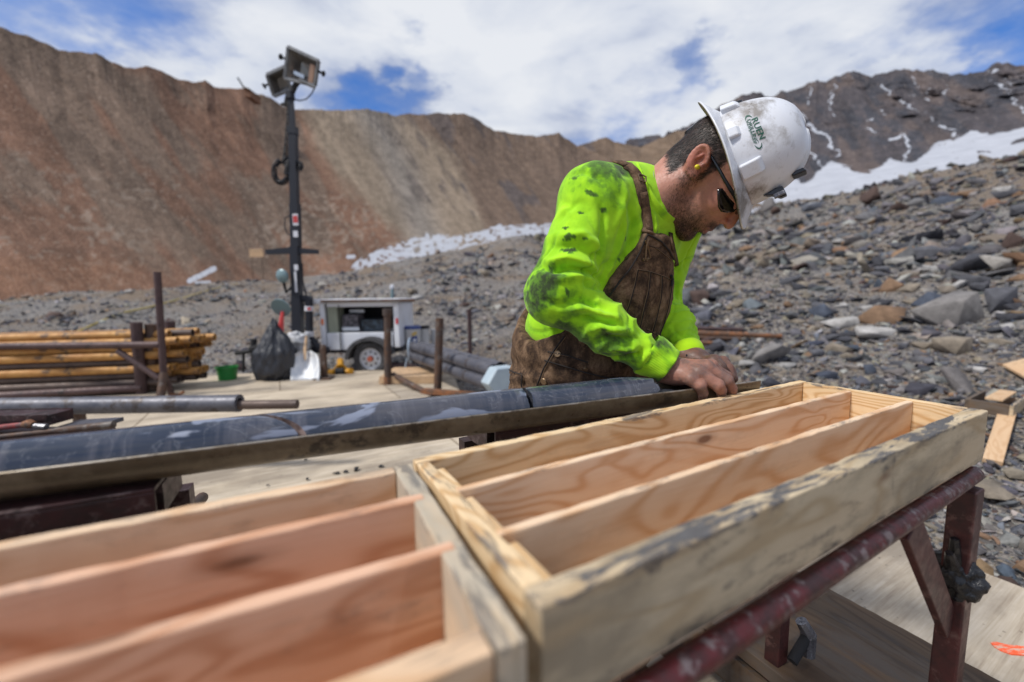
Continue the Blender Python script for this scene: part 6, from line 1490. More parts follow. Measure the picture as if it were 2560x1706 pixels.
# cloth tone: 3D dirt splotches with their own outlines, darker creases and arm undersides
def splot(V, c, r, seed, hard=1.0):
    d = np.linalg.norm(V - c, axis=1) / r; n = fbm(V * 26, 4, seed) * .55 + fbm(V * 90, 3, seed + 3) * .35
    return sm(1.0 - d + n * .9, .0, 1.15)
dirt = np.clip(fbm(Vs * 14, 4, 71) * .5 - .08, 0, 1) * .45 + np.clip(crease(Vs, (9, 9, 16), 52) * .5, 0, .16)  # tone also darkens along the cloth creases
for (x, y, rad, a, D) in [(480, 430, .05, .8, 1.0), (560, 420, .06, 1.0, 1.0), (430, 480, .05, .55, 1.0), (520, 520, .05, .5, 1.0), (330, 520, .05, .25, 1), (200, 1010, .06, 1.0, .9), (230, 930, .03, .8, .9), (170, 1070, .05, .9, .9), (330, 1030, .025, .5, .9),
                       (300, 1180, .06, .85, .9), (400, 1240, .06, .85, .9), (500, 1290, .05, .9, .9), (600, 1330, .05, .95, .9), (640, 1230, .035, .6, .9), (560, 1200, .03, .4, .9), (350, 1120, .04, .55, .9), (640, 500, .03, .6, 1), (400, 640, .05, .22, 1), (470, 700, .05, .2, 1), (300, 760, .05, .2, .9), (740, 660, .02, .3, 1), (800, 1270, .04, .6, 1.1), (760, 1290, .02, .5, .92), (780, 1340, .02, .5, .92), (220, 1180, .03, .5, 1)]:
    p, _ = on_surf(bvs, W(x, y, D))
    if p is None: continue
    dirt = np.maximum(dirt, .88 * a * splot(Vs, p, rad * 1.15, int(x + y)))
und = sm(-(Vs - ER) @ nrm(np.cross(WRp - ER, DV)) * (1 if np.cross(WRp - ER, DV)[2] > 0 else -1), .0, .05) * forR  # forearm tone gets darker towards its underside
dirt = np.maximum(dirt, und * np.clip(.55 + fbm(Vs * 20, 4, 91) * .55, 0, .9)); bk_ = sm(.10 - du, 0, .03) * sm(-((Vs - (SR + ER) / 2) @ RV), .01, .06); dirt = np.maximum(dirt, bk_ * np.clip(.25 + fbm(Vs * 18, 4, 92) * .5, 0, .6))  # patchy darker tone under the forearm and on the upper arm's back
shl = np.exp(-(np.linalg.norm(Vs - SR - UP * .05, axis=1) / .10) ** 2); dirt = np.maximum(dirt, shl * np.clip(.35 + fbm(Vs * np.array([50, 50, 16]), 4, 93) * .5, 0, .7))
# scratchy smudges
for (x, y, ang, ln) in [(390, 628, .2, .012), (310, 705, .25, .014), (330, 752, .1, .02), (330, 812, .1, .025), (232, 920, 1.5, .025), (245, 950, 1.4, .02), (325, 1020, 1.2, .014), (600, 760, 1.4, .01), (400, 760, .3, .01), (500, 620, .4, .016), (745, 725, 1.3, .008), (570, 860, 1.2, .01), (440, 540, .3, .02), (350, 470, .2, .02)]:
    p, n_ = on_surf(bvs, W(x, y, .95))
    if p is None: continue
    d3 = nrm(RV * math.cos(ang) - UP * math.sin(ang)); rel = Vs - p; a_ = rel @ d3; b_ = np.linalg.norm(rel - a_[:, None] * d3, axis=1)
    dirt = np.maximum(dirt, .8 * sm(1 - np.hypot(a_ / ln, b_ / (ln * .35)) + fbm(Vs * 150, 2, 9) * .5, .1, .5))
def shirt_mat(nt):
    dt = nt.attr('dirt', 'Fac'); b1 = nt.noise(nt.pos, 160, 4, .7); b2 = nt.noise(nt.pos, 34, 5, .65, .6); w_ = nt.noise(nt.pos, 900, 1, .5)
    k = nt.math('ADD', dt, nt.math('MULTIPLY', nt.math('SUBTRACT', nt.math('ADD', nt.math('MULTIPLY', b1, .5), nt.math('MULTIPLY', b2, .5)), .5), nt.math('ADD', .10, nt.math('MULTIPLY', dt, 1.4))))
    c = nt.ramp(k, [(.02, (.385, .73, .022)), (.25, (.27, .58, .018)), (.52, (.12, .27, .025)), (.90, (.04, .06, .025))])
    rib = nt.attr('rib', 'Fac'); rb = nt.math('MULTIPLY', nt.math('SINE', nt.math('MULTIPLY', rib, 520.0)), nt.math('GREATER_THAN', rib, .001))
    c = nt.mix(nt.math('MULTIPLY', nt.math('GREATER_THAN', rib, .001), .35), c, (.55, .78, .01))
    nt.set(c, .92, 0, nt.bump(nt.math('ADD', nt.math('ADD', nt.math('MULTIPLY', w_, .6), b1), nt.math('MULTIPLY', rb, .6)), .35, .0012), .1, Sheen_Weight=.15)
SHIRT = material('fluorescent_cloth', shirt_mat)
dR = nrm(WRp - ER); relc = Vs - ER; pr_ = relc - (relc @ dR)[:, None] * dR; f1, f2, f3 = frame(dR); angc = np.arctan2(pr_ @ f2, pr_ @ f3)
rib = np.where((cuffR > .5) | (cuffL > .5), (angc + 4) * .06, 0)
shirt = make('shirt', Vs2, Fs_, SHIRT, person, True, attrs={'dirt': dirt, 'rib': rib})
bvs = BVHTree.FromPolygons(Vs2.tolist(), Fs_.tolist())
# ribbed cuff of the near sleeve
c0_, c1_ = W(700, 1303, .955), W(806, 1375, .962); dcf = nrm(c1_ - c0_); _, cb_, cc_2 = frame(dcf); Lc = np.linalg.norm(c1_ - c0_); V = []; nn = 180
profc = [(0, .0465), (.12, .0485), (.3, .0462), (.55, .0435), (.8, .0412), (.95, .0402), (1.0, .0388), (.97, .0370), (.6, .0385)]
for f_c, r_c in profc:
    for k in range(nn):
        a_ = 2 * math.pi * k / nn; rr_c = r_c * (1 + .018 * (k % 3 == 0)) + .0016 * math.sin(a_ * 3 + f_c * 5) + .0012 * math.sin(a_ * 7 + f_c * 9); V.append(c0_ + dcf * (Lc * f_c) + (cb_ * math.cos(a_) + cc_2 * math.sin(a_)) * rr_c)
V = np.array(V); Fc = [(j * nn + k, j * nn + (k + 1) % nn, (j + 1) * nn + (k + 1) % nn, (j + 1) * nn + k) for j in range(len(profc) - 1) for k in range(nn)]
dcf_ = np.clip(.15 + fbm(V * 32, 4, 33) * .75 + .35 * sm(-(V - (c0_ + c1_) / 2) @ UP, .0, .04), 0, .85)  # cuff tone uneven, darker towards its lower side
make('cuff', V, Fc, SHIRT, shirt, True, attrs={'dirt': dcf_, 'rib': np.zeros(len(V))})
# collar band standing round the neck
cn = nrm(np.cross(cfront - cback, DV)); cn = cn if cn @ RV > 0 else -cn; cn = nrm(cn + .0 * DV); cu_ = nrm(cfront - cback); cw = nrm(np.cross(cn, cu_)); ccen = (cback + cfront) / 2; ra2 = np.linalg.norm(cfront - cback) / 2
V = []; N_ = 56
prof = [(-.046, 1.16), (-.020, 1.06), (.004, 1.0), (.012, .985), (.013, .955), (.006, .94), (-.014, .96), (-.044, 1.04)]
for k in range(N_):
    a_ = 2 * math.pi * k / N_; wob_ = 1 + .015 * math.sin(3 * a_ + 1)
    for h_, s_k in prof: V.append(ccen + cn * (h_ - .004 + .006 * math.sin(2 * a_)) + (cu_ * math.cos(a_) * ra2 + cw * math.sin(a_) * .076) * s_k * wob_)
m_ = len(prof); Fc = [(k * m_ + j, k * m_ + (j + 1) % m_, ((k + 1) % N_) * m_ + (j + 1) % m_, ((k + 1) % N_) * m_ + j) for k in range(N_) for j in range(m_)]
V = np.array(V); dcol = np.clip(fbm(V * 30, 3, 5) * .35, 0, .4)
co = make('collar', V, Fc, SHIRT, person, True, attrs={'dirt': dcol, 'rib': np.zeros(len(V))}); sb = co.modifiers.new('smooth', 'SUBSURF'); sb.levels = 1; sb.render_levels = 1

# ---- overalls
lo = np.min([hipC, footR, footL], 0) - .24; lo[2] = .07; hi = np.max([chest, upper], 0) + .22
fo = Field(lo, hi, .0062)
torso(fo, .013, .05)
fo.ell(waist - UP * .03, (.188, .160, .13), (LT, FW, UP), .05)
fo.ell(hipC, (.192, .172, .15), (LT, FW, UP), .05); fo.ell(hipC - FW * .045 - UP * .05, (.165, .125, .12), (LT, FW, UP), .04)
fo.chain([hipR - UP * .02, kneeR, footR + UP * .02], [.112, .085, .075], .04); fo.chain([hipL - UP * .02, kneeL, footL + UP * .02], [.112, .085, .075], .04)
# trim: bib in front, low at the sides, higher at the back
sl, X, Y, Z = fo.sub(lo, hi); ax_t = nrm(upper - waist)
Lx = (X - waist[0]) * LT[0] + (Y - waist[1]) * LT[1]; tz = (X - waist[0]) * ax_t[0] + (Y - waist[1]) * ax_t[1] + (Z - waist[2]) * ax_t[2]
cxp = waist[0] + ax_t[0] * tz; cyp = waist[1] + ax_t[1] * tz
Fx = (X - cxp) * FW[0] + (Y - cyp) * FW[1]; Lx2 = (X - cxp) * LT[0] + (Y - cyp) * LT[1]
hgt = float((chest - waist) @ ax_t)
top_bib = hgt + .085; th_ = np.abs(np.arctan2(Lx2, Fx)); wob2 = .0
rim_h = np.interp(th_, [0, .33, .46, .63, .82, 1.08, 1.4, 2.0, 2.3, 2.7, 3.2], [top_bib, top_bib, top_bib - .045, top_bib * .68, top_bib * .40, .04, -.015, -.015, .08, .16, .18])
cut = (tz - rim_h) * .55
fo.D = np.maximum(fo.D, cut.astype(np.float32))
Vo, Fo = fo.mesh(); Vo = relax(Vo, Fo, 2); No = vnormals(Vo, Fo)
do = fbm(Vo * 9, 3, 81) * .005 + fbm(Vo * np.array([16, 16, 8]), 3, 83, .5, True) * .0035
zrel = Vo[:, 2] - waist[2]; do += sm(-zrel, .0, .05) * np.sin(zrel * 120 + fbm(Vo * 8, 2, 4) * 3) * .0030
inbib = sm(zrel, .0, .05) * sm(((Vo - chest) @ FW), -.02, .04); do -= inbib * fbm(Vo * 9, 3, 81) * .003
Vo2 = Vo + No * do[:, None]
def duck_mat(nt):
    n = nt.noise(nt.pos, 15, 6, .7, .8); n2 = nt.noise(nt.mapping(nt.pos, (42, 42, 30)), 1, 6, .72, .3); n3 = nt.noise(nt.pos, 260, 3, .6)
    k = nt.math('ADD', nt.math('MULTIPLY', n, .6), nt.math('ADD', nt.math('MULTIPLY', n2, .42), nt.math('MULTIPLY', n3, .12)))
    c = nt.ramp(k, [(.42, (.022, .015, .012)), (.52, (.062, .038, .025)), (.61, (.15, .092, .055)), (.74, (.29, .195, .125))])
    nt.set(c, .88, 0, nt.bump(nt.math('ADD', n2, nt.math('MULTIPLY', n3, .6)), .5, .003), .15)
DUCK = material('brown_duck_cloth', duck_mat); SEAM = material('tan_stitching', lambda nt: nt.set((.17, .105, .06), .85)); DSEAM = material('dark_seam', lambda nt: nt.set((.018, .013, .012), .85))
over = make('overalls', Vo2, Fo, DUCK, person, True)
bvo = BVHTree.FromPolygons(Vo2.tolist(), Fo.tolist())
class Multi:
    def ray_cast(s, o, d):
        best = (None, None, None, 1e9)
        for b in (bvs, bvo):
            h = b.ray_cast(o, d)
            if h[0] is not None and h[3] < best[3]: best = h
        return best
    def nearest(s, p): 
        return min((b.find_nearest(p) for b in (bvs, bvo)), key=lambda h: h[3] if h[0] is not None else 9)
bvm = Multi()
def ribbon(name, tr_, width, th, mat, parent, lift=.0015):
    P_ = np.array([p for p, _ in tr_]); Nn = np.array([n for _, n in tr_])
    for _ in range(3): P_[1:-1] = (P_[:-2] + 2 * P_[1:-1] + P_[2:]) / 4; Nn[1:-1] = (Nn[:-2] + 2 * Nn[1:-1] + Nn[2:]) / 4
    T_ = np.gradient(P_, axis=0); V = []; Fc = []
    for p, n, t in zip(P_, Nn, T_):
        n = nrm(n); t = nrm(t); b = nrm(np.cross(t, n))
        for sx, sz in ((-.5, lift), (-.42, lift + th), (.42, lift + th), (.5, lift)): V.append(p + b * width * sx + n * sz)
        V.append(p - n * .002)
    m = 5
    for i in range(len(P_) - 1):
        for k in range(m): k2 = (k + 1) % m; Fc.append((i * m + k, i * m + k2, (i + 1) * m + k2, (i + 1) * m + k))
    Fc += [tuple(range(m - 1, -1, -1)), tuple((len(P_) - 1) * m + k for k in range(m))]
    return make(name, V, Fc, mat, parent, True)
t1 = trace(bvm, [(706, 735), (700, 690), (688, 610), (672, 520), (655, 468), (635, 435), (600, 412), (560, 398)], 1.0, 6)
ribbon('shoulder_strap', t1, .030, .0035, DUCK, over, .002)
t2 = trace(bvm, [(705, 718), (695, 640), (678, 545)], 1.0, 6); 
if len(t2) > 3: ribbon('strap_end', t2, .022, .003, DUCK, over, .006)
t3 = trace(bvm, [(812, 730), (822, 790), (838, 860), (842, 890)], 1.1, 6)
if len(t3) > 3: ribbon('shoulder_strap', t3, .014, .003, DUCK, over, .001)
BRASS = material('old_brass', lambda nt: nt.set((.22, .15, .09), .4, .8)); 
def wire(name, pts, r, mat, parent, lift=.002, D=1.0, n=6, bv=None):
    tr_ = trace(bv or bvm, pts, D, n)
    if len(tr_) < 2: return None
    mb = MB(); mb.tube([p + nrm(q) * lift for p, q in tr_], r, 5); return mb.build(name, mat, parent, True)
wire('buckle', [(652, 462), (688, 478), (684, 500), (656, 490), (652, 462)], .0016, BRASS, over, .008, n=3)
wire('bib_clasp', [(690, 770), (712, 850), (686, 855), (694, 790), (700, 760)], .002, BRASS, over, .006, n=4)
wire('bib_hem', [(702, 742), (730, 752), (770, 775), (805, 815), (838, 880)], .0022, DSEAM, over, .002, bv=bvo)
wire('bib_side_seam', [(700, 748), (665, 830), (620, 905), (570, 965), (522, 1035)], .0022, DSEAM, over, .002, bv=bvo)
for pts in ([(655, 905), (640, 980), (612, 1080), (590, 1125)], [(715, 915), (705, 1010), (680, 1110), (662, 1190)], [(770, 935), (765, 1040), (745, 1130), (725, 1200)], [(655, 905), (715, 915), (780, 938), (830, 962)], [(700, 1190), (760, 1222)], [(820, 960), (800, 1080), (775, 1170), (752, 1225)], [(680, 780), (740, 800), (800, 845), (832, 880)]):
    wire('stitching', pts, .0009, SEAM, over, .0012, bv=bvo)
    wire('pocket_edge', [(x + 5, y + 3) for x, y in pts], .0012, DSEAM, over, .0008, bv=bvo)
for pts in ([(170, 1480), (215, 1370), (260, 1290), (310, 1225)], [(215, 1340), (300, 1365), (400, 1395), (520, 1425), (650, 1420)], [(35, 1380), (70, 1400), (108, 1410), (105, 1470)], [(230, 1300), (330, 1320), (420, 1350)]):
    wire('seam', pts, .0018, DSEAM, over, .002, D=1.0, bv=bvo); wire('stitching', [(x + 6, y + 4) for x, y in pts], .0008, SEAM, over, .002, D=1.0, bv=bvo)
for (x, y, r_b) in [(276, 1310, .0085), (210, 1442, .009), (409, 1381, .0055), (700, 856, .004), (686, 858, .004)]:
    p, n_ = on_surf(bvo, W(x, y, 1.0))
    if p is not None: mb = MB(); mb.lathe([(r_b, 0), (r_b, .002), (r_b * .8, .0035), (r_b * .4, .003), (.0003, .004)], p, nrm(n_), 16); mb.build('rivet_button', BRASS, over, True)
wire('pen', [(812, 932), (818, 950), (812, 985)], .003, BLKM, over, .004, bv=bvo); wire('hammer_loop', [(12, 1335), (8, 1375), (38, 1392), (44, 1350)], .004, DUCK, over, .012, D=1.05, n=5)
# neck chain
CH = material('silver_chain', lambda nt: nt.set((.6, .6, .62), .3, .9))
bvh_ = BVHTree.FromPolygons(Vh.tolist(), Fh.tolist())
pts = [on_surf(bvh_, WH(x, y, DH)) for x, y in [(112, 775), (122, 800), (130, 830), (134, 860), (138, 890)]]
pts = [p + n * .0015 for p, n in pts if p is not None]
if len(pts) > 2: helix(pts, .0014, 10, .0011, 80).build('neck_chain', CH, person, True)

# ---- hair and beard: thousands of small strands lying on the skin
HAIRM = material('dark_hair', lambda nt: nt.set((.016, .011, .009), .55, 0, None, .35)); BEARDM = material('brown_beard', lambda nt: nt.set((.05, .028, .018), .6, 0, None, .3))
def strands(name, prob, n, ln, wd, dirf, mat, seed, lift=.2):
    r = np.random.default_rng(seed); p = prob / prob.sum(); ids = r.choice(len(Vh), n, p=p); P_ = Vh[ids] + r.normal(0, .0007, (n, 3)); N_ = Nh[ids]
    d = dirf(P_, N_) + r.normal(0, .28, (n, 3)); d = d - (d * N_).sum(1)[:, None] * N_; d = d / np.linalg.norm(d, axis=1)[:, None] + N_ * lift; L = ln * r.uniform(.6, 1.3, (n, 1)); b = np.cross(d, N_); b = b / (np.linalg.norm(b, axis=1)[:, None] + 1e-9) * wd
    V = np.stack([P_ - b, P_ + b, P_ + d * L + b * .3 - N_ * L * .10, P_ + d * L - b * .3 - N_ * L * .10], 1).reshape(-1, 3); Fc = np.arange(4 * n).reshape(n, 4)
    return make(name, V, Fc, mat, person, False)
hm = hairmask(Vh); shell_d = lambda P_, N_: -hu[None] * .9 - hf[None] * .35 + 0 * P_
strands('hair', np.clip(hm, 0, 1) ** 2 + 1e-9, 9000, .011, .00045, shell_d, HAIRM, 3, .22)
q = Vh - HO; f_ = q @ hf; u_ = q @ hu; l_ = np.abs(q @ hl)
bm_ = sm(f_, .02, .05) * sm(-(u_ + .03 + .0 * f_), 0, .03) * sm(.15 - f_, 0, .01) * (1 - np.exp(-((f_ - .137) ** 2 / .00016 + (u_ + .052) ** 2 / .00009))) * .6
bm_ += 2.2 * np.exp(-((f_ - .116) ** 2 / .0008 + (u_ + .086) ** 2 / .0005)) + 1.8 * np.exp(-((f_ - .133) ** 2 / .0003 + (u_ + .034) ** 2 / .00004)) * sm(.034 - l_, 0, .008) + .8 * sm(.022 - np.abs(f_ - .026), 0, .01) * sm(.015 - np.abs(u_ + .02) * .5, -.01, .02)
strands('beard', np.clip(bm_, 0, 3) + 1e-9, 7000, .0050, .00028, lambda P_, N_: -hu[None] * .8 + hf[None] * .5 + 0 * P_, BEARDM, 4, .35)
# ear plug
YP = material('yellow_foam', lambda nt: nt.set((.72, .60, .03), .7)); mb = MB(); pE = WH(562, 775, DH - .098); mb.lathe([(.0045, -.006), (.0048, .001), (.0040, .006), (.0015, .0085)], pE, nrm(hl * .5 - ea * .15 - eb * .1 + hu * .15), 14); mb.build('ear_plug', YP, person, True)

# ---- sunglasses
GLS = material('mirror_lens', lambda nt: nt.set((.05, .045, .045), .06, .85)); FRM = material('black_gloss_frame', lambda nt: nt.set((.012, .013, .018), .25, 0, None, .6))
gl = bpy.data.objects.new('sunglasses', None); COL.objects.link(gl); setup(gl, person, Matrix.Translation(Vector(H(.12, .02))))
def GP(x, y, l): 
    """point on the plane l metres towards the camera from the middle of the head, under head pixel x, y"""
    r = ray(1600 + x / 3.92, 220 + y / 3.92); t = ((HO + hl * l - CAM0) @ hl) / (r @ hl); return CAM0 + r * t
tp = [(680, 640), (720, 710), (775, 800), (830, 900), (880, 985), (930, 1060), (962, 1130), (965, 1190)]
mb = MB(); mb.tube([GP(x, y, l) for (x, y), l in zip(tp, [.082, .083, .082, .080, .076, .068, .056, .044])], [.0028, .003, .0034, .0036, .0042, .0045, .0042, .0035], 8); mb.build('temple_arm', FRM, gl, True)
mb = MB(); mb.tube([GP(x, y, l) for (x, y), l in zip([(965, 1190), (960, 1215), (930, 1240), (895, 1262)], [.044, .02, .0, -.03])], [.0035, .0035, .0034, .003], 8); mb.build('brow_bar', FRM, gl, True)
mb = MB(); mb.tube([GP(x, y, l) for (x, y), l in zip([(905, 1262), (800, 1250), (740, 1240)], [-.035, -.055, -.070])], .003, 6); mb.build('temple_arm', FRM, gl, True)
lens = [(757, 990), (830, 985), (900, 1020), (945, 1110), (950, 1175), (915, 1215), (850, 1222), (790, 1212), (765, 1170), (756, 1080)]
cl_ = np.mean(lens, 0); V = []; n = len(lens)
def lens_l(x, y): return .070 - .030 * ((x - 757) / 200) - .010 * max(0, (y - 1000) / 220)
for f_k in (1.0, .75, .5, .25):
    for x, y in lens: xx, yy = cl_ + (np.array([x, y]) - cl_) * f_k; V.append(GP(xx, yy, lens_l(xx, yy) + .004 * (1 - f_k ** 2)))
V.append(GP(*cl_, lens_l(*cl_) + .004)); Fc = []
for q_ in range(3):
    for k in range(n): k2 = (k + 1) % n; Fc.append((q_ * n + k, q_ * n + k2, (q_ + 1) * n + k2, (q_ + 1) * n + k))
for k in range(n): Fc.append((3 * n + k, 3 * n + (k + 1) % n, 4 * n))
o = make('lens', V, Fc, GLS, gl, True); md = o.modifiers.new('t', 'SOLIDIFY'); md.thickness = .002
lens2 = [(880, 1265), (930, 1250), (960, 1222), (965, 1235), (945, 1258), (900, 1275)]
o = make('lens', [GP(x, y, -.02 - .0 * x) for x, y in lens2], [tuple(range(6))], GLS, gl, False); md = o.modifiers.new('t', 'SOLIDIFY'); md.thickness = .002

# ---- hard hat
def hat_mat(nt):
    sp = nt.noise(nt.mapping(nt.obj, (22, 22, 30)), 1, 6, .75, .6); fi = nt.noise(nt.obj, 150, 4, .7); sc2 = nt.noise(nt.mapping(nt.obj, (90, 14, 40), (0, 0, 0), (.4, .2, .9)), 1, 5, .72, .8); big = nt.noise(nt.obj, 9, 3, .6); dr = nt.attr('dirt', 'Fac')
    k = nt.math('ADD', nt.math('MULTIPLY', sp, .5), nt.math('ADD', nt.math('MULTIPLY', sc2, .35), nt.math('MULTIPLY', dr, .30)))
    c = nt.mix(nt.ramp(k, [(.46, 0), (.56, .35), (.70, .85)]), (.68, .70, .75), (.17, .145, .12)); c = nt.mix(nt.ramp(big, [(.5, 0), (.75, .25)]), c, (.62, .58, .52))
    c = nt.mix(nt.math('MULTIPLY', nt.ramp(fi, [(.60, 0), (.66, 1)]), nt.ramp(dr, [(.45, 0), (.8, 1)])), c, (.06, .045, .03))
    nt.set(c, nt.mix(nt.ramp(k, [(.5, 0), (.7, 1)]), (.28,) * 3, (.6,) * 3), 0, None, .5)
HAT = material('white_hat_shell', hat_mat); UNDER = material('stained_underside', lambda nt: nt.set(nt.ramp(nt.noise(nt.obj, 60, 4, .6), [(.4, (.20, .145, .07)), (.62, (.42, .35, .2))]), .5))
def dome(th, ph):
    """th around from front, ph from rim 0 to apex pi/2"""
    c, s = math.cos(th), math.sin(th); e = .80; cp = math.cos(ph) ** e; sp = math.sin(ph) ** .97
    ridge = .0045 * math.exp(-(s / .16) ** 2) * min(1, math.sin(ph) * 1.6) + .0025 * math.exp(-((abs(s) - .42) / .10) ** 2) * math.sin(ph) * (1 if True else 0)
    r = 1 + 0
    return hFr * (AX_ * c * cp) + hSd * (BX_ * s * cp) + hU * (HZ_ * sp) + nrm(hFr * c * cp + hSd * s * cp + hU * (sp + .01)) * ridge
hat = bpy.data.objects.new('hard_hat', None); COL.objects.link(hat); setup(hat, person, Matrix.Translation(Vector(HATP)))
V = []; NT_, NP = 96, 40
for j in range(NP):
    for i in range(NT_): V.append(HATP + dome(2 * math.pi * i / NT_, (math.pi / 2) * (j / NP)))
V.append(HATP + hU * HZ_); Fc = []
for j in range(NP - 1):
    for i in range(NT_): i2 = (i + 1) % NT_; Fc.append((j * NT_ + i, j * NT_ + i2, (j + 1) * NT_ + i2, (j + 1) * NT_ + i))
for i in range(NT_): Fc.append(((NP - 1) * NT_ + i, (NP - 1) * NT_ + (i + 1) % NT_, NP * NT_))
V = np.array(V); dsh = np.clip(fbm(V * 18, 3, 6) + .15, 0, 1) * .8; dsh = np.maximum(dsh, .9 * sm((V - HATP) @ hU, .10, .15) * np.clip(fbm(V * 22, 3, 8) + .5, 0, 1))
if np.cross(V[1] - V[0], V[NT_] - V[0]) @ (V[0] - HATP) < 0: Fc = [f[::-1] for f in Fc]
shell = make('shell', V, Fc, HAT, hat, True, attrs={'dirt': dsh}); md = shell.modifiers.new('t', 'SOLIDIFY'); md.thickness = .0028
# brim: full ring, upturned gutter, wider at the front
V = []; cols = 12
def brim_out(th):
    c, s = math.cos(th), math.sin(th); wf = .040 + .002 * max(0, c) ** 2
    return (AX_ + wf) * c, (BX_ + wf * .92) * s
for i in range(NT_):
    th = 2 * math.pi * i / NT_; c, s = math.cos(th), math.sin(th); xo, yo = brim_out(th)
    for j in range(cols):
        f = j / (cols - 1); x = AX_ * .985 * c + (xo - AX_ * .985 * c) * f; y = BX_ * .985 * s + (yo - BX_ * .985 * s) * f
        z = .002 - f * (.007 + .026 * c * c) + (.002 if j == cols - 1 else 0)
        V.append(HATP + hFr * x + hSd * y + hU * z)
Fc = [(i * cols + j, i * cols + j + 1, ((i + 1) % NT_) * cols + j + 1, ((i + 1) % NT_) * cols + j) for i in range(NT_) for j in range(cols - 1)]
V = np.array(V); q = V - HATP; dsh = np.clip(fbm(V * 20, 3, 16) + .1, 0, 1) * .7 + 1.0 * np.exp(-(((q @ hFr) - .10) ** 2 / .0012 + ((q @ hSd) - .10) ** 2 / .002)); dsh = np.clip(dsh, 0, 1)
brim = make('brim', V, Fc, HAT, hat, True, attrs={'dirt': dsh}); md = brim.modifiers.new('t', 'SOLIDIFY'); md.thickness = .0032; md.offset = -1 if (np.cross(V[cols] - V[0], V[1] - V[0]) @ hU) < 0 else 1
V2 = V - hU * .0042; q = V2 - HATP
make('brim_lining', V2, Fc, UNDER, hat, True)
def hp(th, h, out=0.0):
    th_r = math.radians(th); ph = math.asin(min(1, (h / HZ_)) ** (1 / .97)); p = HATP + dome(th_r, ph); n = nrm(dome(th_r, ph) / np.array([1, 1, 1]) - hU * h * .6); return p + n * out, n
# side lugs (accessory slots) and rear/front ridges
for th, w_, hh in [(62, .030, .040), (105, .022, .022), (148, .026, .034), (-62, .030, .040), (-105, .022, .022), (-148, .026, .034)]:
    th_r = math.radians(th); c, s = math.cos(th_r), math.sin(th_r); rad = nrm(hFr * c / AX_ + hSd * s / BX_); tan_ = nrm(np.cross(hU, rad)); base = HATP + hFr * AX_ * c + hSd * BX_ * s
    mb = MB(); poly_ = [(-.012, .0), (.011, .0), (.0065, hh * .8), (-.002, hh), (-.016, hh)]; mb.prism(poly_, base - tan_ * w_ / 2 + hU * .004, rad, hU, tan_, w_)
    o = mb.build('side_lug', HAT, hat, False, bevel=.003)
    a = o.data.attributes.new('dirt', 'FLOAT', 'POINT')
# headlamp clips on the shell and strap knob
mb = MB(); p, n = hp(10, .090, .004); mb.box(p, (n, hU, nrm(np.cross(n, hU))), (.010, .024, .026)); o = mb.build('lamp_clip', FRM, hat, bevel=.002)
cP_ = WH(1330, 1040, DH - .03); axc = nrm(WH(1330, 1040, 1.05) - WH(1240, 1080, 1.05)); mb = MB(); mb.prism([(-.022, -.006), (.004, -.010), (.016, -.008), (.017, .013), (.005, .013), (-.006, .002)], cP_ - hSd * -.012, axc, nrm(np.cross(hSd, axc)) * -1, -hSd, .024); mb.build('lamp_clip', FRM, hat, bevel=.002)
mb = MB(); a_c = WH(1365, 1045, DH - .045); mb.box(a_c, (axc, nrm(np.cross(hSd, axc)), hSd), (.020, .008, .020)); mb.build('clip_plate', IRON, hat, bevel=.001)
mb = MB(); mb.box(WH(960, 148, DH + .04), (nrm(WH(1000, 135, 1.1) - WH(930, 155, 1.1)), hSd, nrm(np.cross(hSd, nrm(WH(1000, 135, 1.1) - WH(930, 155, 1.1))))), (.017, .014, .006)); mb.build('rear_clip', FRM, hat, bevel=.001)
# suspension: strap and ratchet knob at the nape
SUSP = material('grey_suspension', lambda nt: nt.set((.30, .30, .31), .5))
pts = [WH(x, y, D) for x, y, D in [(760, 415, DH - .075), (690, 420, DH - .068), (620, 435, DH - .045), (560, 455, DH - .02), (545, 440, DH + .02)]]
V = []; dn = nrm(WH(700, 450, 1.1) - WH(690, 385, 1.1))
for p in pts:
    for a, b in ((-.008, 0), (.008, 0)): V.append(p + dn * a)
o = make('suspension_strap', V, [(2 * i, 2 * i + 2, 2 * i + 3, 2 * i + 1) for i in range(4)], SUSP, hat, True); md = o.modifiers.new('t', 'SOLIDIFY'); md.thickness = .003
kn_ = WH(555, 405, DH - .01); kax = nrm(nrm(WH(500, 350, 1.1) - WH(560, 440, 1.1)) * .8 - DV * .25)
mb = MB(); mb.lathe([(.0235, -.004), (.026, 0), (.026, .006), (.023, .011), (.012, .012), (.010, .009), (.0005, .009)], kn_, kax, 24); mb.build('ratchet_knob', FRM, hat, True)
mb = MB(); l0 = nrm(WH(650, 345, 1.1) - WH(480, 480, 1.1)); mb.box(kn_ - kax * .010, (l0, kax, nrm(np.cross(l0, kax))), (.056, .008, .022)); mb.build('ratchet_body', BLKM, hat, bevel=.002)
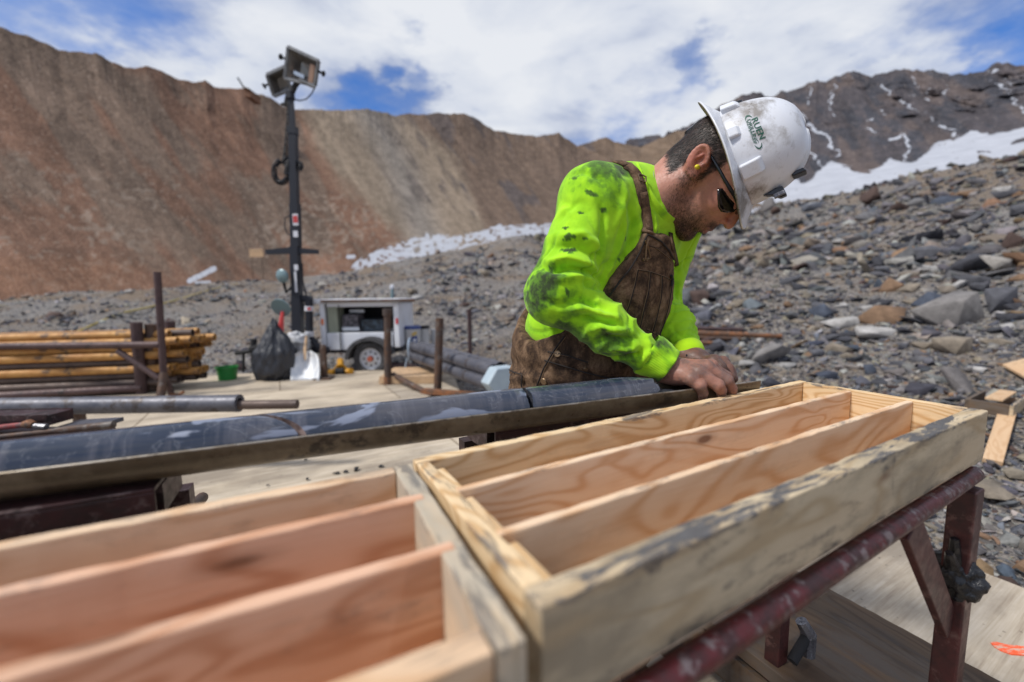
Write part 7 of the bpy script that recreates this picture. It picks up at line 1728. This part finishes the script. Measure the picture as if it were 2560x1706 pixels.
# logo lettering wrapped on the dome
GREENI = material('green_print', lambda nt: nt.set((.004, .085, .05), .45))
bvhat = BVHTree.FromPolygons((V0_ := np.array([HATP + dome(2 * math.pi * i / NT_, (math.pi / 2) * (j / NP)) for j in range(NP) for i in range(NT_)])).tolist(), [(j * NT_ + i, j * NT_ + (i + 1) % NT_, (j + 1) * NT_ + (i + 1) % NT_, (j + 1) * NT_ + i) for j in range(NP - 1) for i in range(NT_)])
def zh_dir(x, y): return WH(x, y, DH - .10)
def wrap(name, V2d, Fc, ox, oy, ang, sc, mat):
    """V2d in print units; placed at head pixel (ox, oy) with text direction ang, scaled in head pixels"""
    c, s = math.cos(ang), math.sin(ang); V = []
    for x, y in V2d:
        px = ox + (x * c + y * s) * sc; py = oy + (x * s - y * c) * sc; p, n = on_surf(bvhat, zh_dir(px, py))
        if p is None: p, n = HATP, hU
        V.append(p + (n if n @ (CAM0 - p) > 0 else -n) * .0009)
    return make(name, V, Fc, mat, hat)
def text2d(txt, bold):
    cu = bpy.data.curves.new('t', 'FONT'); cu.body = txt; cu.size = 1; cu.offset = bold; cu.resolution_u = 3
    ob = bpy.data.objects.new('t', cu); COL.objects.link(ob); dg = bpy.context.evaluated_depsgraph_get(); me = bpy.data.meshes.new_from_object(ob.evaluated_get(dg)); bpy.data.objects.remove(ob)
    return np.array([v.co[:2] for v in me.vertices]), [list(p.vertices) for p in me.polygons]
LA_ = math.atan2(212, 108)
for txt, (x0, y0), (x1, y1), bold in [('RUEN', (1088, 312), (1172, 510), .012), ('DRILLING', (1048, 318), (1130, 548), .008), ('Incorporated', (1030, 335), (1105, 545), .004)]:
    V2, Ft = text2d(txt, bold); wdt = V2[:, 0].max() - V2[:, 0].min(); ln = math.hypot(x1 - x0, y1 - y0); hgt_ = {'RUEN': 66, 'DRILLING': 36, 'Incorporated': 24}[txt]
    V2 = (V2 - V2.min(0)) ; V2[:, 0] *= ln / wdt; V2[:, 1] *= hgt_ / .72
    # slab serifs give the print its bookish look
    wrap('logo_lettering', V2, Ft, x0, y0, math.atan2(y1 - y0, x1 - x0), 1.0, GREENI)
def arc(pts, w_):
    P_ = np.array(pts, float); ts = np.linspace(0, len(P_) - 1, 24); C = np.stack([np.interp(ts, range(len(P_)), P_[:, k]) for k in (0, 1)], -1); C[1:-1] = (C[:-2] + C[1:-1] + C[2:]) / 3; T_ = np.gradient(C, axis=0); T_ /= np.linalg.norm(T_, axis=1)[:, None]; Nn = np.stack([-T_[:, 1], T_[:, 0]], -1); wv = w_ * np.sin(np.linspace(.15, math.pi - .15, 24))[:, None]
    V2 = np.concatenate([C + Nn * wv, C - Nn * wv]); n = 24; return V2, [(k, k + 1, n + k + 1, n + k) for k in range(n - 1)]
for pts in ([(1100, 292), (1072, 275), (1045, 280), (1032, 300), (1036, 330)], [(1190, 535), (1192, 570), (1175, 595), (1148, 590), (1122, 562)]):
    V2, Ft = arc(pts, 7); V3 = []
    for x, y in V2:
        p, n = on_surf(bvhat, zh_dir(x, y)); p = HATP if p is None else p; n = hU if n is None else n; V3.append(p + (n if n @ (CAM0 - p) > 0 else -n) * .0009)
    make('logo_arc', V3, Ft, GREENI, hat)
# wrist watch
mb = MB(); wc_ = WD(1190, 492, 1.06); mb.box(wc_, (nrm(WD(1260, 520, 1.06) - WD(1140, 460, 1.06)), UP, DV), (.024, .008, .020)); mb.build('watch', FRM, person, bevel=.002)
# wet rock piece in his fingers
V0, F0 = SV[5]; c = WD(1640, 900, .985); dK = nrm(WD(1990, 800, 1.02) - WD(1400, 960, .97))
